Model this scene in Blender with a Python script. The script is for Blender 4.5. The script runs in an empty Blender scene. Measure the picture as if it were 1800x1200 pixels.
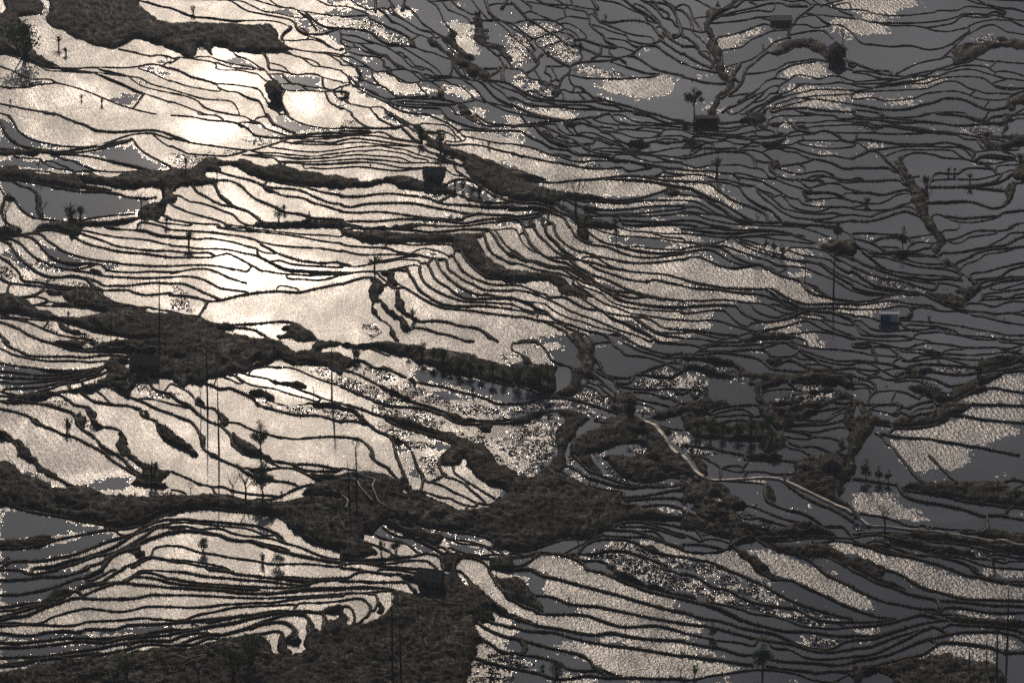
import bpy, bmesh, math, random
import numpy as np
from mathutils import Vector, Matrix
random.seed(7); rng=np.random.default_rng(7)
R=math.radians
SC=bpy.context.scene; COL=SC.collection
SUNE=2.0; DUST=3; OZ=3.6; SKYS=0.15; EXPO=-2.1; HAZE=.00008; HANI=.4
# ---------------------------------------------------------------- camera model
FPX=10115.0; DEP=R(19.4); HC=395.0; SL=0.012
CY=HC/math.tan(DEP)
cd,sd=math.cos(DEP),math.sin(DEP)
def base(Y): return -SL*(Y-CY)
def unproj(px,py,h=0.0):
    px=np.asarray(px,float); py=np.asarray(py,float)
    u=(px-900)/FPX; v=(600-py)/FPX
    dy=cd+v*sd; dz=-sd+v*cd
    # HC+t*dz = h - SL*(t*dy-CY)
    t=(h+SL*CY-HC)/(dz+SL*dy)
    return t*u, t*dy
def ppm(px,py):
    X,Y=unproj(px,py); return FPX/ (Y*cd+HC*sd)
DATA="""@0,0
E 55,0 52,12 48,17 48,21 50,25 57,29 64,31 72,36 80,40 90,44 100,46 112,49 125,51 134,44 143,38 155,42 165,46 180,50 186,53 192,58 200,60 207,61 207,48 213,47 218,52 223,60 224,52 228,48 236,48 242,53 255,54 285,55 300,55 306,52 300,45 294,42 291,34 288,28 270,27 255,27 240,25 220,24 205,24 190,25 180,26 170,23 163,19 158,14 152,10 147,5 145,0
E 10,0 2,15 0,20 0,48 20,58 45,68 60,70 62,69 40,58 34,50 32,36 28,28 20,22 20,18 30,17 42,15 44,8 44,0
4 125,51 140,54 158,58 167,57 180,59
4 0,49 15,55 28,61 40,66 50,70 65,71 80,72 95,71 115,72 135,72 148,70 158,68 168,69 180,73
0,56 20,62 38,68 50,74 65,75 95,77
65,72 80,74 98,76 115,79 132,81
98,76 110,81 120,85 130,89 150,98 165,103 180,108
105,73 120,77 135,81 140,85 150,91 165,95 180,98
135,81 148,83 160,89 180,94
147,73 160,77 170,82 180,86
0,70 12,74 22,79 35,83 48,83 55,84 60,88
0,91 15,93 28,93 42,90 60,88
60,88 80,93 95,98 110,104 125,110 135,113 150,117 165,120
4 152,99 146,107 141,113
4 0,110 15,113 30,116 50,119 58,120
172,69 180,65
145,0 155,2 168,6 180,8
C 46,0 55,0 50,15 47,22 40,18 44,8
C 115,101 130,102 145,97 152,100 140,113 120,108
C 20,90 35,86 55,84 60,88 40,91 20,93
C 150,70 165,62 180,60 180,66 170,68
C 160,71 180,74 180,82 165,78 150,73
C 140,83 160,88 150,90
@1,0
0,8 8,11 15,14 25,17 40,18 55,20 75,22 100,22 115,24 125,28
5 127,29 120,34 117,39
62,0 70,5 80,11 93,14 110,17 125,20 131,24
45,0 62,1 75,2 87,7 98,12 112,14 125,17 138,19
90,0 100,3 115,7 128,8 135,11 150,14 165,16 180,17
105,0 112,5 118,7
155,0 163,4 172,6 180,6
4 142,13 150,20 158,26 168,29 180,30
4 135,12 143,17 148,22 153,30
140,18 146,20 150,26 155,32
5 131,24 133,29 140,34 148,36 160,36 170,33 180,30
135,28 142,32 146,37 143,42
118,42 130,43 140,42 150,42 160,45 168,50
146,38 158,42 166,47 172,51 180,53
120,48 135,53 150,55 165,57 180,60
105,54 120,56 135,60 148,63 156,67
124,55 130,59 138,61 150,69 160,70 180,74
165,57 172,61 180,66
156,55 170,56 180,58
0,60 10,61 25,63 40,65 48,68 48,72 55,74 70,74 82,76 92,78
27,60 42,60 50,63 60,66 72,68 85,70 95,74
48,66 60,70 72,72 88,73
66,54 70,58 82,63 90,68 98,74
5 96,55 102,62 103,70 105,73
98,72 103,78 109,84
103,66 113,68 120,71 124,75 128,78
104,73 115,74 127,77 135,78 145,77 155,78 160,81
5 160,81 161,90 162,93
160,81 170,84 180,86
4 118,79 124,85 130,89
103,78 118,78
115,89 130,88 145,91 162,93 170,95 180,91
115,91 125,96 145,96 165,97 180,96
138,90 145,96
4 163,98 168,108 175,112 180,115
170,96 176,103 180,106
5 0,72 12,76 22,81 35,84 48,88
48,88 65,89 80,91 90,93 95,97 99,104
48,88 52,93 60,96 70,97 78,101 85,104 93,106 97,112 100,120
0,85 15,90 30,93 50,96
0,94 20,100 35,104 50,105 62,106 68,110 72,118
4 0,98 15,101 28,106 35,112 45,116 60,119
0,107 15,112 28,117 38,120
92,78 98,83 104,86
4 0,67 8,62
100,104 103,110 112,116 115,120
4 120,97 117,104 119,112 124,120
E 104,85 112,84 116,90 118,96 117,108 106,108 102,102 101,94 100,89
C 68,1 85,6 100,11 115,8 128,9 138,19 120,17 100,12 85,8
C 155,14 165,10 180,8 180,16 165,16
C 132,20 145,20 152,30 145,36 133,27
C 50,63 60,60 75,60 85,66 95,74 75,70 55,66
C 105,79 160,79 162,96 120,96 118,88
C 27,48 35,49 40,55 27,54
C 103,108 117,110 122,120 112,120
S 143,14 160,18 180,20 180,30 160,35 150,30
@2,0
0,6 8,7 18,10 28,14 30,17
4 0,18 15,17 28,17 31,20 40,24 50,29 60,33 68,37 72,40 74,47
10,0 18,5 28,9 38,9
38,9 45,13 50,18 55,23 65,28 75,34 83,37
6 36,0 36,9
36,9 50,9 53,3 51,0
38,9 46,9 52,14 60,18 68,22 78,28 85,32 95,34 99,40
4 53,6 56,13 65,20
6 67,0 66,5 72,9
72,9 78,14 84,22 95,31 108,39
83,31 95,33 103,37 110,45 118,54 128,60 135,65
90,0 100,6 105,14 109,23 115,30 121,35
5 121,35 118,40 110,40
104,0 113,10 125,15 133,19 137,24
94,2 107,1
4 115,0 122,6 130,11 140,15
138,0 145,9 152,17 156,21
6 152,0 156,12 165,21
155,6 165,4 180,5
6 172,4 174,0
4 143,22 157,21 167,22 180,25
157,21 165,24 175,32 180,39
168,22 180,29
E 140,18 143,15 148,20 152,24 150,35 153,43 153,48 145,46 140,35 139,24
153,45 162,47 172,50
E 153,46 168,47 176,55 180,60 180,68 173,60 165,52 155,50
152,48 158,53 165,59 170,66 172,70
5 171,58 176,64 180,70
5 150,72 160,72 172,71 173,69
E 109,41 116,40 124,48 134,56 142,60 143,64 135,62 128,58 118,52
E 91,41 97,40 102,45 110,54 118,57 128,62 136,65 145,70 155,75 154,83 146,82 143,73 130,69 120,67 117,62 110,57 105,53 96,48
E 72,40 76,42 80,51 74,50
76,41 83,37 92,40
6 0,30 15,31 28,33 35,37 42,43 50,46 57,47
48,49 60,49 74,49 80,51 88,54 98,56 108,60 116,62
60,48 68,52 80,59 92,66 102,73 107,79
48,50 55,54 63,59 70,66 75,70 80,71 86,73
4 57,55 65,56 67,60
69,60 73,63 78,69
80,69 88,71 95,74 101,80
5 117,63 117,72 115,80
6 119,65 121,72 126,79 133,82
128,72 131,80
E 133,74 138,70 143,74 143,79 136,80
5 157,80 165,75 167,70
6 173,70 170,76 171,85
172,72 180,73
0,36 15,38 28,43 40,47 48,50
0,40 10,44 22,46 35,46
0,45 8,49 18,50 25,54 38,57 45,59
12,45 15,49
20,46 26,50 33,54 42,57 50,62 60,68 67,72 75,76
0,51 8,52
0,58 8,55 15,57 25,59 38,60 45,64
0,59 10,60 18,64 25,68 32,73 38,76 48,75
5 40,61 46,58 52,63 57,68 64,73
5 45,64 46,70 52,72
0,62 8,66 15,69 28,71 32,74
0,68 10,69 18,72
52,74 65,73 75,75 83,77 90,82
0,75 6,79 10,87 16,93 25,98 35,103 45,107 55,113 68,118 85,120
32,74 34,82 42,90 50,95 58,101 70,102 92,101
6 17,72 20,79 22,85
5 8,80 14,86 18,89
18,86 25,85 32,88 44,91 48,93
12,90 20,92 28,95 36,99 45,103 55,104
E 26,92 33,93 38,97 40,101 32,98
4 50,105 65,103 80,104 95,104 108,105 118,107 123,109
42,75 55,80 62,86 72,87 80,87
50,76 62,83 70,87
75,76 82,82 88,85
83,77 90,84 98,88 105,93
80,88 86,95 92,101
5 102,94 105,99 102,103
E 101,94 107,98 106,103 112,107 104,104
82,86 90,85 92,82 100,83 115,82 128,83 140,85 150,84 160,87
88,78 95,80 103,83
102,80 112,80 125,83
109,85 118,89 128,92 135,98 142,105 152,108
90,86 100,85 109,85
128,84 138,90 145,97 153,107 165,113 175,117 180,118
140,84 150,89 157,97 165,104 173,108 180,111
145,83 155,88 160,92 170,98 175,103 180,106
5 150,86 163,86 175,88 180,90
160,87 170,92 180,95
152,107 165,110 180,113
125,109 140,106
97,102 110,105 120,108
55,108 70,107 88,108 105,110 120,110
55,111 75,113 95,114 105,115 108,120
60,110 80,111 105,112 115,113 120,119
45,106 55,110 60,112
50,103 52,107
E 121,110 128,110 133,115 137,118 137,120 123,120
0,95 3,91 10,88
0,87 8,87
5 0,97 5,97 7,101 3,103
8,103 6,106 10,110
0,103 5,108 12,110 28,113 42,113 48,117 55,120
30,113 35,120
0,113 10,118 12,120
R 0,0 8,0 20,6 40,10 52,18 50,20 38,18 28,12 10,8 0,6
R 54,10 60,8 75,10 78,16 65,17 56,14
R 0,66 15,70 17,78 8,80 0,74
R 36,83 45,78 55,80 65,90 80,91 90,99 75,99 55,96 40,88
R 112,22 125,20 138,28 139,35 125,35 118,32
R 120,35 140,42 148,56 142,60 130,52 120,42
R 0,92 12,92 30,102 55,115 70,120 0,120
R 20,62 35,60 38,65 25,66
R 104,90 125,92 139,102 125,104 110,96
R 92,92 100,92 100,99 95,98
R 0,0 40,0 30,3 20,2
S 0,20 30,20 50,30 72,40 72,48 55,45 40,40 30,32 0,30
@3,0
5 0,3 5,8 11,14 17,21
10,0 18,5 20,11 15,13
0,25 8,23 20,21 35,21 45,22 58,18 65,18 78,20
4 20,12 30,16 40,20
16,2 30,4 40,6 55,9 
27,0 35,4 50,5 60,5 75,8 88,10
48,0 55,4 64,5 62,0
5 85,0 88,5 91,8 87,12 89,15
57,17 55,11 57,8 65,10 78,12
72,6 71,11
4 78,12 81,18 82,26
4 81,20 83,27 90,33 96,37 99,43 108,47 111,50 103,51
4 84,15 90,20 94,24 110,30 120,34 132,37 143,38 149,40 150,46
5 94,22 105,24 118,22 133,22 145,25 150,30 156,37
90,0 105,2 115,5 125,10 138,15 142,20 152,24
84,26 95,29 105,33 120,37
98,40 108,41 120,43 128,48 135,50
120,36 124,42 133,45 145,47 150,46
125,44 133,46 138,47
111,49 120,51 128,54
5 150,46 158,42 162,33
5 153,20 158,28 165,35 168,42
4 119,0 130,8 140,13 150,20 158,27
4 130,4 140,8 148,15 155,22
4 137,0 148,6 155,12 160,18 168,20 175,28
6 140,2 150,3 160,4 168,8 172,14 176,25 178,35 172,40
5 148,0 155,8 165,14
160,0 168,5 172,10
6 160,34 168,42 175,46 180,48
6 170,37 180,37
5 155,42 165,48 172,53 180,57
150,30 155,28 160,30
5 17,21 25,25 33,30 40,35 50,40 55,45 64,49
42,21 50,25 55,30 47,34 42,33
50,25 60,25 70,30 78,37 75,42 70,43
55,30 62,32 70,38
52,34 60,36 66,40 64,45
38,35 30,39 24,41 25,46 30,51 40,47 50,44
4 0,25 6,29 12,34 18,38 24,42
18,44 24,41
0,30 10,35 16,40 20,47 25,52 22,55
0,38 6,43 14,49 18,53 22,62 25,66
6 66,42 75,42 88,46 98,49 110,50
5 75,51 85,55 92,59
68,48 72,55 74,60 70,66
6 65,48 75,50
5 94,49 93,57 84,62 83,64
4 102,51 103,56 106,58
6 35,55 42,60 52,66 60,70
5 20,54 24,62 28,66
E 33,55 38,55 30,62 33,68 28,68 27,62
5 70,66 62,70 61,76 56,80 52,84 50,90
5 70,66 85,65 102,64 115,61 123,60 132,62 142,68 150,73 160,76 180,80
5 123,60 130,55 137,50 148,49 154,50 162,56 172,62 180,67
91,59 105,60 115,61
115,63 121,67 121,70
103,65 115,69 128,73 142,77 155,78
4 62,79 75,82 95,83 115,83 135,82 148,81 155,78
60,80 62,87 66,91 64,96
66,91 72,92 80,98 88,104 95,107
38,70 50,70 60,69
5 27,68 22,73 15,77
0,73 10,74 15,79 20,83 30,85 40,88 47,91 52,95
42,71 45,77 47,82 42,85
36,70 35,76
24,74 28,80 30,83
35,76 41,80 41,85
50,84 48,84
45,102 50,98 53,98 54,101
6 0,90 8,95 18,100 30,104 50,106 70,107 88,106
15,96 25,97 32,101 43,103
E 24,83 36,86 45,90 52,96 46,101 40,101 42,95 30,90
4 0,95 10,99 20,105 35,107 50,110 65,110 80,111 90,114
55,94 63,97 75,97 80,98
64,96 66,92
72,99 78,105
80,98 88,104
5 88,106 95,109 110,111 118,115 135,119 145,120
5 90,103 100,106 115,110 130,114 145,119 150,120
5 0,103 10,107 20,111 35,112 50,112 60,114 75,115 90,115 110,117 120,116
6 0,110 8,114 15,117 22,120
12,109 20,109 32,112
R 92,90 100,86 120,85 150,82 155,79 168,80 170,90 165,98 140,103 115,98 100,98
R 22,116 40,115 55,117 67,120 25,120
R 90,98 100,102 115,108 110,110 98,106
R 123,59 137,51 146,50 130,57
S 0,30 10,35 18,44 18,55 24,66 15,75 0,72
S 0,75 12,76 22,85 45,90 50,96 40,102 25,98 0,92
S 8,25 18,22 50,27 52,32 35,40 22,40
S 25,42 45,38 66,38 72,60 60,68 40,56
S 62,70 85,67 110,75 130,80 100,80 65,77
@4,0
4 15,0 25,5 30,8
6 65,0 58,5 48,9 40,12 30,20 25,30 30,38 33,45
E 28,8 38,11 45,6 50,5 62,0 64,0 55,8 42,13 33,20 28,25 31,33 34,40 36,48 42,54 42,60 42,70 47,80 55,86 56,90 50,97 40,103 36,110 34,120 28,120 31,108 38,100 46,92 46,85 38,78 33,72 33,60 27,53 25,47 27,40 22,32 24,27 26,18
14,19 25,18
4 0,5 7,8 10,16 15,24 19,30
6 0,12 8,20 10,29
4 0,30 10,32 20,34
10,34 18,40 25,46
6 0,38 8,42 15,48 18,55 25,60 32,65
5 0,49 10,49 16,51
20,54 27,55
5 0,56 10,62 20,67 32,72
4 0,66 12,71 25,74 35,76
6 0,81 12,84 25,87 45,88
4 33,20 45,15 60,11 75,8 90,4 105,4 112,7 132,7
64,0 72,1 90,0 
4 36,17 50,16 65,13 80,11 94,12
70,2 78,5 
104,0 115,2 128,1 138,7
4 30,24 45,23 65,21 80,18 93,18
83,19 95,21
4 34,45 37,40 50,37 62,34 75,29 85,26 92,27
42,60 41,54 45,52 60,50 67,46 72,42 85,37 95,32 100,28 114,28
90,34 108,32
41,71 50,69 60,66 72,62 82,56 90,50 98,44 112,40
6 65,77 67,72 75,66 82,60 90,55
42,75 41,66
6 60,68 55,75 54,80 57,85
4 50,102 60,100 72,98 78,94 80,93 74,98 65,102
6 65,77 63,85 57,93 50,98 40,104 
4 65,78 80,77 95,74 105,70 110,67 125,65 140,63 155,66 165,70 180,74
89,55 100,57 110,55 118,50 125,48 135,50 145,56 153,60
5 138,6 130,12 120,20 117,26 113,32 111,38 114,41
6 112,7 132,7
138,5 148,5 158,8 170,13 180,17
138,0 145,5 160,2 168,0
152,0 158,5 175,3
160,8 170,10 180,10
119,20 130,17 140,16 160,18 180,20
131,14 140,16 148,22 158,27 165,27 175,32 180,37
118,27 130,27 140,30 155,28
4 115,37 125,35 140,33 150,34 158,41
E 90,57 100,50 108,45 115,42 125,42 133,40 138,43 150,46 153,49 154,60 158,64 148,60 140,54 130,49 120,50 108,55 98,58
E 154,58 170,62 175,68 158,66
175,68 180,70
172,62 180,67
5 180,67 175,66
89,85 97,82 100,76 108,72 115,69 125,67 140,65
89,85 83,90 80,94
88,85 97,83 110,84
100,92 105,88 112,84 118,80 125,79 135,81 145,83 155,80 168,81 172,83 180,85
75,108 85,105 92,99 99,97 103,90
120,89 128,88 140,89 155,88 165,87 180,89
168,82 169,87
95,99 110,97 120,92 128,88
50,113 60,109 75,101 85,97 92,92 100,90
5 42,118 50,112
52,120 65,114 75,106 85,99
105,102 115,99 130,96 140,94 155,94 180,95
63,120 75,113 85,109 95,103 105,99
68,120 80,116 90,108 103,102
125,103 140,101 160,100 180,99
98,110 110,106 120,103 130,104
130,104 145,105 160,107 180,110
90,114 100,114 110,111 122,108 135,105
5 95,118 105,115 118,114 130,114 145,116 160,117 180,118
60,105 58,108 65,105 78,101
82,120 90,113
70,118 80,110
E 80,120 85,115 95,113 88,116 87,120
118,115 125,118 140,120
R 102,76 115,70 135,67 148,67 155,76 148,80 140,82 125,79 110,80
R 102,92 110,88 125,86 128,88 115,92 103,95
R 97,99 110,97 125,91 150,89 153,92 135,94 115,99
R 115,101 130,97 150,96 180,96 180,99 150,100 120,103
R 130,102 180,101 180,104 150,105
R 90,111 105,106 120,104 110,108 98,113
R 105,113 120,108 135,106 160,109 180,112 180,116 150,115 120,113
R 36,40 55,37 85,28 90,28 75,36 55,46 40,50 34,56
R 155,5 165,2 175,1 180,5 178,10 163,10
R 135,0 155,0 150,2
R 150,22 165,20 180,22 180,45 170,45 172,35 160,27
S 42,71 57,68 52,83 42,76
R 42,72 57,68 50,82 46,80
S 80,3 130,3 132,6 105,4
R 26,106 30,104 24,118 22,115
@5,0
0,10 12,11 22,14 35,16 55,16 75,14 85,13 90,11 108,11 120,7 135,8 150,9
0,20 10,21 20,24 35,24 65,24 90,22 105,19 115,15
121,0 130,3 145,6 155,8 170,9 180,12
132,0 140,4 155,8
150,0 165,1 178,1
5 150,9 160,12 157,15 154,13
115,15 130,14 140,15 148,12 155,13
111,20 116,17 125,18 140,18 148,16 160,18 170,21 180,22
152,16 153,20
76,29 90,27 105,24 112,19 120,15
20,23 40,27 60,27 75,29 85,32 100,33 115,30 121,29
4 121,29 122,33 115,38 108,43 100,48 90,51 78,52 65,49 55,48 40,49 20,47 10,46 3,40 0,35
121,28 130,24 145,21 155,21 165,22 180,28
118,38 122,36 128,33 138,28 148,27 155,30 162,34 170,35 180,37
105,47 109,47 108,50
118,38 110,46 103,52 98,57 92,62 80,64 68,67 58,71 46,77
92,62 103,60
E 104,54 112,49 120,45 128,42 136,37 150,37 160,39 170,43 180,45 180,54 172,52 165,49 155,48 145,52 135,57 128,62 118,65 108,68 103,68 107,61
S 115,54 120,48 130,42 140,38 155,39 162,43 155,47 145,51 130,54
128,62 140,64 155,65 180,67
5 0,66 12,70 25,74 38,75
0,75 12,75 25,77 38,79 50,80 55,81
5 30,75 28,79
46,76 44,79
0,76 15,78 28,82 45,83
0,86 15,85 30,84 45,84 55,80 65,78 80,75 95,71 105,68 118,66 125,64
0,88 15,88 30,87 40,85 50,83 60,81 75,79 85,75
60,80 72,76 85,74 100,73 110,70 118,69 130,69 142,71 148,75 160,75 170,77 180,80
150,66 143,72
152,75 148,78
62,82 70,80 80,81 90,80 100,76 110,74 120,73 130,74 140,77 155,81 165,83 180,85
0,90 15,92 22,92 28,89 42,88 55,86 65,85 75,83 85,80
145,88 155,85 162,83
0,96 15,94 30,91 45,90 60,88 75,88 85,85 95,82 110,81 125,81 138,83 148,90 155,93 165,94 180,93
150,90 160,92 180,93
162,94 163,98
0,98 20,96 45,95 65,94 78,93 88,89 97,86 108,86 115,89 122,93 130,95 140,98 155,98 168,99 180,96
129,95 124,99
0,104 20,103 35,106 50,105 65,103 75,99 90,97 105,96 120,99 130,103 145,105 158,105 168,101 180,96
144,105 138,113
E 160,108 168,104 172,100 180,97 180,106 172,109 171,115 166,117 163,114 160,112
6 0,110 15,112 30,115 55,115 70,111 85,108 95,104 110,104 122,107 130,111 140,115 150,115 162,112
5 0,116 15,117 30,120
140,120 145,115
170,120 180,114
75,120 100,118 118,119
R 0,0 40,0 60,0 80,2 65,6 45,9 42,14 30,15 15,11 0,10
R 0,13 20,16 45,18 40,22 15,20 5,19 0,16
R 0,22 15,23 30,28 42,36 35,38 20,34 0,35
R 30,108 45,105 65,104 77,108 60,110 40,111
R 0,98 25,97 20,103 0,104
R 30,90 50,87 75,83 92,80 105,83 95,85 80,92 60,93 50,91 70,88
R 0,115 20,117 0,119
@0,0
O bigbush 26,62 42
O palm 62,50 17
O palm 70,58 10
O shrub 86,105 6
O shrub 107,110 7
O person 11,111 9
@1,0
O hutdark 110,108 22
O shrub 24,14 8
@2,0
O palm 143,24 14
O palm 152,37 9
O bush 19,80 8
O bush 3,103 7
O bush 117,40 9
@3,0
O shrub 99,21 7
O shrub 142,22 6
O bush 72,50 6
O bush 38,58 5
@4,0
O tree 37,10 10
O hut 104,28 19
O hutdark 163,64 26
O bare 169,42 22
O shrub 85,50 4
@0,1
4 0,0 7,2 12,6 16,12 18,16 22,20 28,24 35,27 42,29 52,31 62,33 75,34 90,34 105,32 118,29 130,25 142,22 155,21 165,22 180,27
5 0,8 3,15 6,21 12,27 20,32 30,35 45,38 58,39 72,38 85,36 100,34 120,31 140,27
5 140,27 133,30 120,33 105,37 95,39 80,41 62,42
6 0,37 15,39 30,39 55,41 72,43
5 48,0 60,1 70,5 80,9 90,12 100,17 108,18 120,19 140,18 160,17 172,19 180,22
162,23 168,28 174,32 180,35
4 140,27 144,33 150,39 158,44 168,49 180,55
5 55,42 70,43 85,44 100,46 112,49 125,52 135,54 148,57 160,60 170,62
E 0,37 12,39 35,39 55,40 72,42 60,43 45,41 35,43 15,44 0,45
60,44 68,48 76,49 85,53 95,57 105,60 118,61 135,61 150,60 165,61
15,44 25,47 42,48 45,51 52,55 60,58 72,59 78,60 79,63
47,50 55,50 62,53 70,56 74,58
78,61 90,61 98,63 105,66 120,67 135,63
87,60 100,60 118,61
26,59 38,60 50,61 58,63 70,64 80,63
E 0,57 8,56 20,56 27,60 38,62 55,65 75,65 90,66 105,67 120,67 135,63 150,62 165,62 172,61 180,60 180,84 170,92 150,100 145,106 150,112 165,110 180,96 175,90 168,78 165,76 150,76 138,78 125,77 110,75 95,72 88,72 90,75 110,78 120,80 100,82 80,79 65,77 52,74 35,71 20,68 0,67
R 120,82 130,81 145,82 157,87 150,88 135,88 125,85
C 96,71 110,70 125,72 140,72 155,73 150,76 138,77 120,74
S 72,78 90,79 120,82 115,82 90,82
5 0,68 15,69 35,72 50,75 65,79 80,82 95,83 112,83 125,85 135,88 150,89 165,87
5 0,70 12,71 22,76 33,79
6 33,79 39,84 42,92 41,100 44,107 46,110
E 38,84 44,88 44,100 45,109 42,107 38,100 37,90
0,78 4,84 4,92 1,100 0,104
E 5,83 12,85 17,91 8,91 6,92
5 15,91 20,98 28,105 36,109 50,111 65,113 75,114
5 5,90 3,97 2,105 6,114 15,120
4 85,112 100,109 115,107 130,106 142,105
E 75,113 90,113 110,113 130,112 145,109 160,104 165,98 175,95 180,94 180,84 172,92 160,99 150,104 148,110 135,115 120,116 100,117 85,119 82,120 40,120 45,117 55,115 70,115
5 165,106 172,107 180,110
4 158,111 170,115 180,116
4 148,115 165,117 175,120
4 110,118 120,119 
C 0,3 10,8 18,17 30,26 50,32 75,34 88,34 70,38 45,37 20,31 8,22 0,10
C 0,10 10,26 30,35 45,38 0,37
C 145,28 142,30 120,35 95,40 110,48 140,56 160,61 180,60 180,57 165,50 150,41
C 0,46 20,46 42,49 60,44 80,48 100,60 150,61 80,63 50,60 20,57 0,56
C 0,70 30,72 65,80 112,84 135,89 150,90 168,90 150,102 140,105 85,112 60,112 40,110 25,103 15,91 5,84 0,75
R 107,88 113,88 114,95 116,100 125,103 120,107 105,108 101,103 106,97
O palm 76,112 20
O palm 85,112 18
O bare 41,64 21
O bare 6,116 34
O bare 45,108 20
O shrub 74,112 14
O palm 176,118 13
O bare 149,105 24
O shrub 172,88 20
@1,1
4 0,1 15,2 25,3 40,6 55,7 65,8 72,10
30,0 48,1
50,2 55,5
65,0 78,2 85,6 90,8 96,11 100,15 108,18 118,21 125,23 130,24
5 72,10 75,9 82,9 92,10
5 73,11 80,15 84,18 88,22 98,24 112,25 130,25
90,5 98,3 102,4
5 102,0 105,6 109,11 116,14 125,18 132,20
122,0 128,5 135,9 145,12 155,14 165,15 180,15
6 130,23 150,21 170,20 180,20
4 131,24 150,24 180,23
120,28 127,26 150,27 180,25
4 120,28 108,32 98,35 85,38 70,37 55,35 40,33 25,31 12,28 0,26
5 0,22 8,25 20,30
4 118,29 123,30 130,31 150,32 180,32
129,30 135,29 150,29 170,30 180,28
105,35 120,37 135,39 150,40 165,39 180,37
85,39 95,41 110,41 125,43 140,45 155,45 170,42 180,41
75,43 90,43 110,44 125,46 140,47 165,46 180,44
113,50 130,51 150,51 180,49
119,54 125,52 140,53 160,53 180,52
142,58 148,57 160,58 180,57
4 0,34 10,38 20,42 35,43 50,44 60,44 70,42 80,39
75,43 95,45 108,47 113,50 118,55
E 52,44 40,46 35,48 28,53 22,57 15,62 12,68 10,75 18,76 35,74 45,73 48,69 40,67 38,63 42,60 52,60 52,53 60,54 70,58 80,62 90,66 105,71 120,73 140,75 160,77 180,77 180,66 165,65 150,63 138,62 130,59 120,57 112,50 113,54 105,55 95,55 87,53 85,51 75,48 65,52 60,49 53,47
5 48,60 60,64 72,67 85,70 95,74 105,78 118,79 130,80 142,83 150,87 160,91 170,94 180,95
4 105,70 112,73 125,75 140,77 150,80 162,83 180,86
5 98,76 103,80 112,84 120,87 132,88 142,90 150,94 162,97 175,101 180,102
5 45,71 60,71 70,74 77,79 82,84 90,90 100,94 110,98 120,103 135,105 143,107 146,110
E 143,107 148,108 148,114 144,114
5 146,109 160,110 180,111
E 92,114 130,115 180,116 180,120 88,120
E 0,58 14,60 16,70 14,76 4,82 0,84
5 0,84 3,80 10,75 24,75 45,73
5 24,76 26,81 30,84 38,88 45,92 55,96 68,98
6 46,73 49,80 52,86 60,92 68,98 80,102 90,108 96,114
4 0,86 10,87 15,90 22,93
4 25,93 35,95 45,98 55,102 66,106 72,112 82,117 92,118
4 0,95 10,100 20,104 35,108 50,112 57,115
5 57,115 60,118
4 0,111 12,113 30,116 50,117
60,116 75,118 85,118
0,116 20,118
E 50,118 92,118 92,120 50,120
4 96,114 110,114 130,115 155,114 180,113
4 90,117 120,118 150,116 180,117
E 0,85 9,87 5,94 0,95
C 75,11 90,10 98,14 110,18 125,23 115,25 95,24 88,21 82,15
C 92,6 100,4 107,12 120,17 135,20 160,20 180,19 180,15 155,15 135,10 122,4 108,0 105,8
S 70,22 88,22 105,26 118,27 100,34 80,32 68,25
S 0,40 20,43 50,45 35,47 20,56 0,52
S 35,35 60,38 75,40 65,43 35,42
S 125,76 150,79 180,83 180,90 160,86 140,82
O palm 120,103 10
O bush 114,112 14
O pole 49,70 10
O bare 93,88 9
O bare 51,91 5
O palm 16,62 14
O shrub 146,106 4
@2,1
5 0,14 15,15 30,15 50,15 65,12 70,13 78,18 83,22
5 0,18 20,18 30,18
4 10,0 15,5 20,9 27,13 33,15
4 36,0 40,5 48,9 55,12
5 48,0 55,3 65,9 75,11 82,14 85,20
5 52,0 62,5 70,9
85,10 100,11 110,12 117,17 120,22 125,26 
5 65,15 70,20 76,26 82,29
90,0 100,4 110,8 115,11 122,16 127,22 131,24
108,0 113,5 120,8 132,12 145,15 155,16
120,0 130,3 140,8 150,12 160,13 175,12
5 127,17 145,18 165,18 180,18
5 144,3 155,9 165,11 180,12
6 141,0 141,7
144,6 150,11 160,13
E 128,0 138,3 142,8 138,8 
E 75,10 85,12 90,20 98,26 108,30 115,35 120,38 130,40 145,45 155,50 165,55 180,58 180,120 178,92 170,86 160,78 150,70 140,62 130,55 128,52 132,50 120,45 108,40 98,36 90,33 80,29 83,22
S 79,14 86,20 95,30 88,30 84,27
90,19 100,19 105,18 112,20 119,24 120,28
90,21 100,21 108,22
110,29 120,30 130,28 
130,24 140,26 150,28 165,31 180,32
110,32 120,33 132,32 145,33 155,35 165,38 180,41
4 0,21 15,21 30,20 40,19 48,21 55,25 70,28 80,29
4 0,24 10,23 25,23 40,24 55,27 70,29 85,31
0,28 10,26 18,26 35,28 50,30 65,32 82,35 92,39 105,43 117,47
0,31 15,30 25,30 40,32 55,33 75,34
0,37 15,35 30,34 42,34 55,36 68,38 82,43 95,46 110,50 120,52
0,41 15,39 25,39 40,38 55,40 68,42 78,46 90,48
0,44 20,43 35,44 50,45 62,46 72,50 77,51
0,49 20,48 35,48 50,49 65,51 85,51 95,51 110,52 120,53
0,52 15,51 30,51 45,53 55,55 68,57 85,57
4 0,57 15,56 30,57 45,59 60,60 70,59 85,58
83,34 90,39 100,43 117,50 128,54 132,52 125,48 118,45
105,57 112,60 118,64 130,66 140,70
118,53 122,60 130,65 138,70 148,76 157,83 168,88 175,91
5 110,75 118,70 130,69 140,72 148,77 158,84 170,90 180,93
120,37 130,41 140,48 150,54 160,59
110,36 125,40 145,50 152,54
5 140,46 145,50 150,53
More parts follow.
